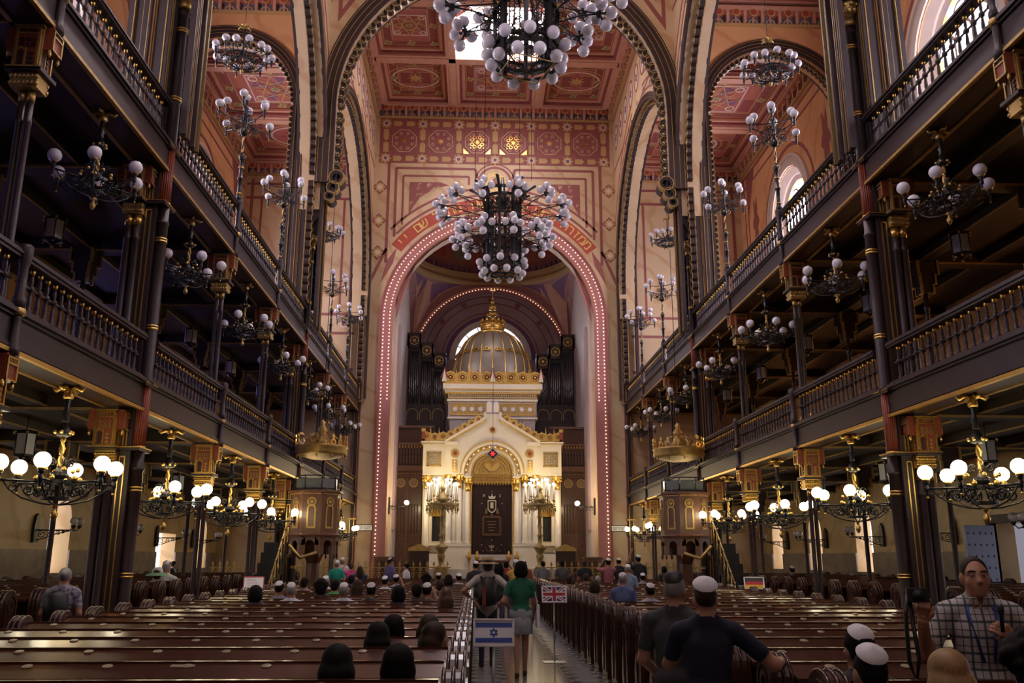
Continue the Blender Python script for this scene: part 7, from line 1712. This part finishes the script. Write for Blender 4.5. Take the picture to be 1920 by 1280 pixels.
# ---------------------------------------------------------------- two men at the end of the right pews
def man_prims(elR, wrR, elL, wrL, lean=0.05, hd=(0, .05, 1.605), fat=1.08, sl=.62, detail=True):
    pr = torso_prims(.92, 1.40, .2, 0, lean, fat)+head_prims(hd, detail)+legs_stand(.92, .03)
    pr += arm((.2, lean, 1.38), elR, wrR, sl, (.056, .046, .034))[:3]+arm((-.2, lean, 1.38), elL, wrL, sl, (.056, .046, .034))[:3]
    return pr, hd
prm = man_prims((.46, .02, 1.17), (.55, .26, 1.17), (-.26, .22, 1.15), (.02, .24, 1.36), .04)
t = person('person in a navy T-shirt and paper skullcap leaning an arm on the pew end', .80, 6.0, 'm', -.12, .925, (.008, .011, .028), (.02, .02, .025), 'brown', 'crop', 'white', 0, .012, prims=prm, hres=.008, capdir=(0, -.03), cs=1.3)
hand(t, (.55, .26, 1.17), (.25, 1, -.25), (0, .2, 1), .35, 1); hand(t, (.02, .24, 1.36), (.5, -.25, 1), (0, 1, 0), .7, 1)
prm = man_prims((.27, .05, 1.1), (.24, .28, 1.0), (-.27, .03, 1.1), (-.24, .24, .98), .03)
t = person('grey-haired person in a charcoal T-shirt and black skullcap beside the navy T-shirt', .72, 6.62, 'm', -.5, .945, (.045, .046, .05), (.03, .03, .035), 'grey', 'crop', 'black', 0, .014, prims=prm, hres=.009, cs=1.15)
hz = Vector(t['hc']); b = MB()
for s in (-1, 1): b.tube([hz+Vector((s*.079, -.01, .005)), hz+Vector((s*.078, .07, .012))], .003, 4); b.arc(Fr(hz+Vector((s*.036, .105, .005)), (1, 0, 0), (0, 0, 1)), (0, 0), .026, .03, 0, 360, 12, -.002, .002)
b.build('spectacles', ['black'], t)
hand(t, (.24, .28, 1.0), (.1, 1, -.3), (.3, .2, 1), .5, 1); hand(t, (-.24, .24, .98), (0, 1, -.3), (-.3, .2, 1), .5, -1)
# ---------------------------------------------------------------- the guide in a checked shirt
def plaid():
    m_ = mat('checked_shirt', (.42, .42, .42), .8); nt = m_.node_tree; p = nt.nodes['Principled BSDF']; tc = nt.nodes['Texture Coordinate']; sep = nt.nodes.new('ShaderNodeSeparateXYZ'); nt.links.new(tc.outputs['Object'], sep.inputs[0]); fac = None
    def line(sock, per, width, off):
        a = nt.nodes.new('ShaderNodeMath'); a.operation = 'MULTIPLY_ADD'; a.inputs[1].default_value = 1/per; a.inputs[2].default_value = off; nt.links.new(sock, a.inputs[0])
        f_ = nt.nodes.new('ShaderNodeMath'); f_.operation = 'FRACT'; nt.links.new(a.outputs[0], f_.inputs[0]); l = nt.nodes.new('ShaderNodeMath'); l.operation = 'LESS_THAN'; l.inputs[1].default_value = width; nt.links.new(f_.outputs[0], l.inputs[0]); return l.outputs[0]
    for sock, per, wd, off in ((sep.outputs[0], .085, .16, .1), (sep.outputs[0], .085, .06, .55), (sep.outputs[2], .095, .16, 0), (sep.outputs[2], .095, .06, .5)):
        l = line(sock, per, wd, off)
        if fac is None: fac = l
        else:
            ad = nt.nodes.new('ShaderNodeMath'); ad.operation = 'ADD'; nt.links.new(fac, ad.inputs[0]); nt.links.new(l, ad.inputs[1]); fac = ad.outputs[0]
    rp = nt.nodes.new('ShaderNodeValToRGB'); rp.color_ramp.elements[0].color = (.46, .45, .44, 1); rp.color_ramp.elements[1].color = (.04, .06, .06, 1); rp.color_ramp.elements[1].position = .5
    md = nt.nodes.new('ShaderNodeMath'); md.operation = 'MULTIPLY'; md.inputs[1].default_value = .45; nt.links.new(fac, md.inputs[0]); nt.links.new(md.outputs[0], rp.inputs[0]); nt.links.new(rp.outputs[0], p.inputs['Base Color']); return m_
gx, gz = at_y(1827, 1080, 5.85)
prm = man_prims((.34, .04, 1.12), (.37, .2, 1.34), (-.42, .06, 1.14), (-.14, .24, 1.25), .0, (0, .03, 1.605), 1.12, .72)
t = person('person in a checked shirt facing the visitors and speaking, camera in hand', gx, 5.85, 'm', PI-.28, gz/1.605, (.4, .4, .4), (.04, .045, .06), 'brown', 'receding', None, 0, .011, prims=prm, shirt_mat=plaid(), hres=.008)
hz = Vector(t['hc']); b = MB()
for s in (-1, 1): b.ball(hz+Vector((s*.033, .074, .012)), .0125, 10, 7, 0); b.ball(hz+Vector((s*.033, .0845, .012)), .006, 8, 6, 1)
b.build('eyes', [mat('eye_white', (.55, .5, .47), .3), mat('eye_iris', (.03, .03, .035), .2)], t)
b = MB(); 
for s in (-1, 1): b.tube([hz+Vector((s*.015, .088, .036)), hz+Vector((s*.035, .088, .042)), hz+Vector((s*.055, .076, .036))], .005, 5)
b.build('eyebrows', [HAIR['brown']], t)
b = MB(); b.tube([hz+Vector((-.026, .088, -.066)), hz+Vector((0, .0955, -.063)), hz+Vector((.026, .088, -.066))], [.003, .006, .003], 6); b.tube([hz+Vector((-.022, .088, -.072)), hz+Vector((0, .094, -.076)), hz+Vector((.022, .088, -.072))], [.003, .006, .003], 6); b.build('lips', [mat('lip_skin', (.26, .09, .07), .5)], t)
b = MB(); b.lathe([(.012, 0), (.012, .1), (.022, .12), (.022, .15), (.01, .165)], 10, (-.055, .30, 1.29)); b.build('microphone', ['black'], t)
b = MB(); b.tube([(-.05, -.02, 1.47), (-.085, .1, 1.40), (-.03, .15, 1.1)], .011, 5); b.tube([(.05, -.02, 1.47), (.085, .1, 1.40), (.03, .15, 1.1)], .011, 5); b.build('lanyard', ['flagblue'], t)
b = MB(); b.prism(Fr((0, .075, 1.44), (1, 0, 0), (0, .3, 1), (0, 1, -.3)), [(-.07, .04), (0, -.05), (-.02, .05)], 0, .012); b.prism(Fr((0, .075, 1.44), (1, 0, 0), (0, .3, 1), (0, 1, -.3)), [(.02, .05), (0, -.05), (.07, .04)], 0, .012); b.build('collar', [bpy.data.materials['checked_shirt']], t)
hand(t, (.37, .2, 1.34), (-.05, .3, 1), (.3, 1, -.2), 1.0, 1, SKIN[0]); hand(t, (-.14, .24, 1.25), (.8, .2, .55), (0, 1, .2), .9, -1, SKIN[0])
t2 = thing('camera', 'black compact camera with hanging strap held up by the person in the checked shirt', 'camera', t.location+Matrix.Rotation(PI-.28, 3, 'Z') @ (Vector((.40, .28, 1.50))*t.scale[0]), PI-.28)
b = MB(); b.cbox((0, 0, 0), (.13, .06, .085)); b.lathe([(.035, 0), (.035, .05)], 12, (0, 0, 0), 0, True, True, 0, Matrix.Rotation(-PI/2, 3, 'X')); b.build('body', ['black'], t2)
b = MB(); b.tube([(.06, 0, 0), (.085, .02, -.12), (.09, .02, -.4), (.06, .02, -.52), (.035, .03, -.38), (.05, -.02, -.02)], .014, 5); b.build('strap', ['black'], t2)

# letters become plain meshes
bpy.context.view_layer.update()
dg = bpy.context.evaluated_depsgraph_get()
for o in [o for o in scene.objects if o.type == 'FONT']:
    me = bpy.data.meshes.new_from_object(o.evaluated_get(dg)); n = link('letter', me, o.parent); n.matrix_local = o.matrix_local.copy(); bpy.data.objects.remove(o)
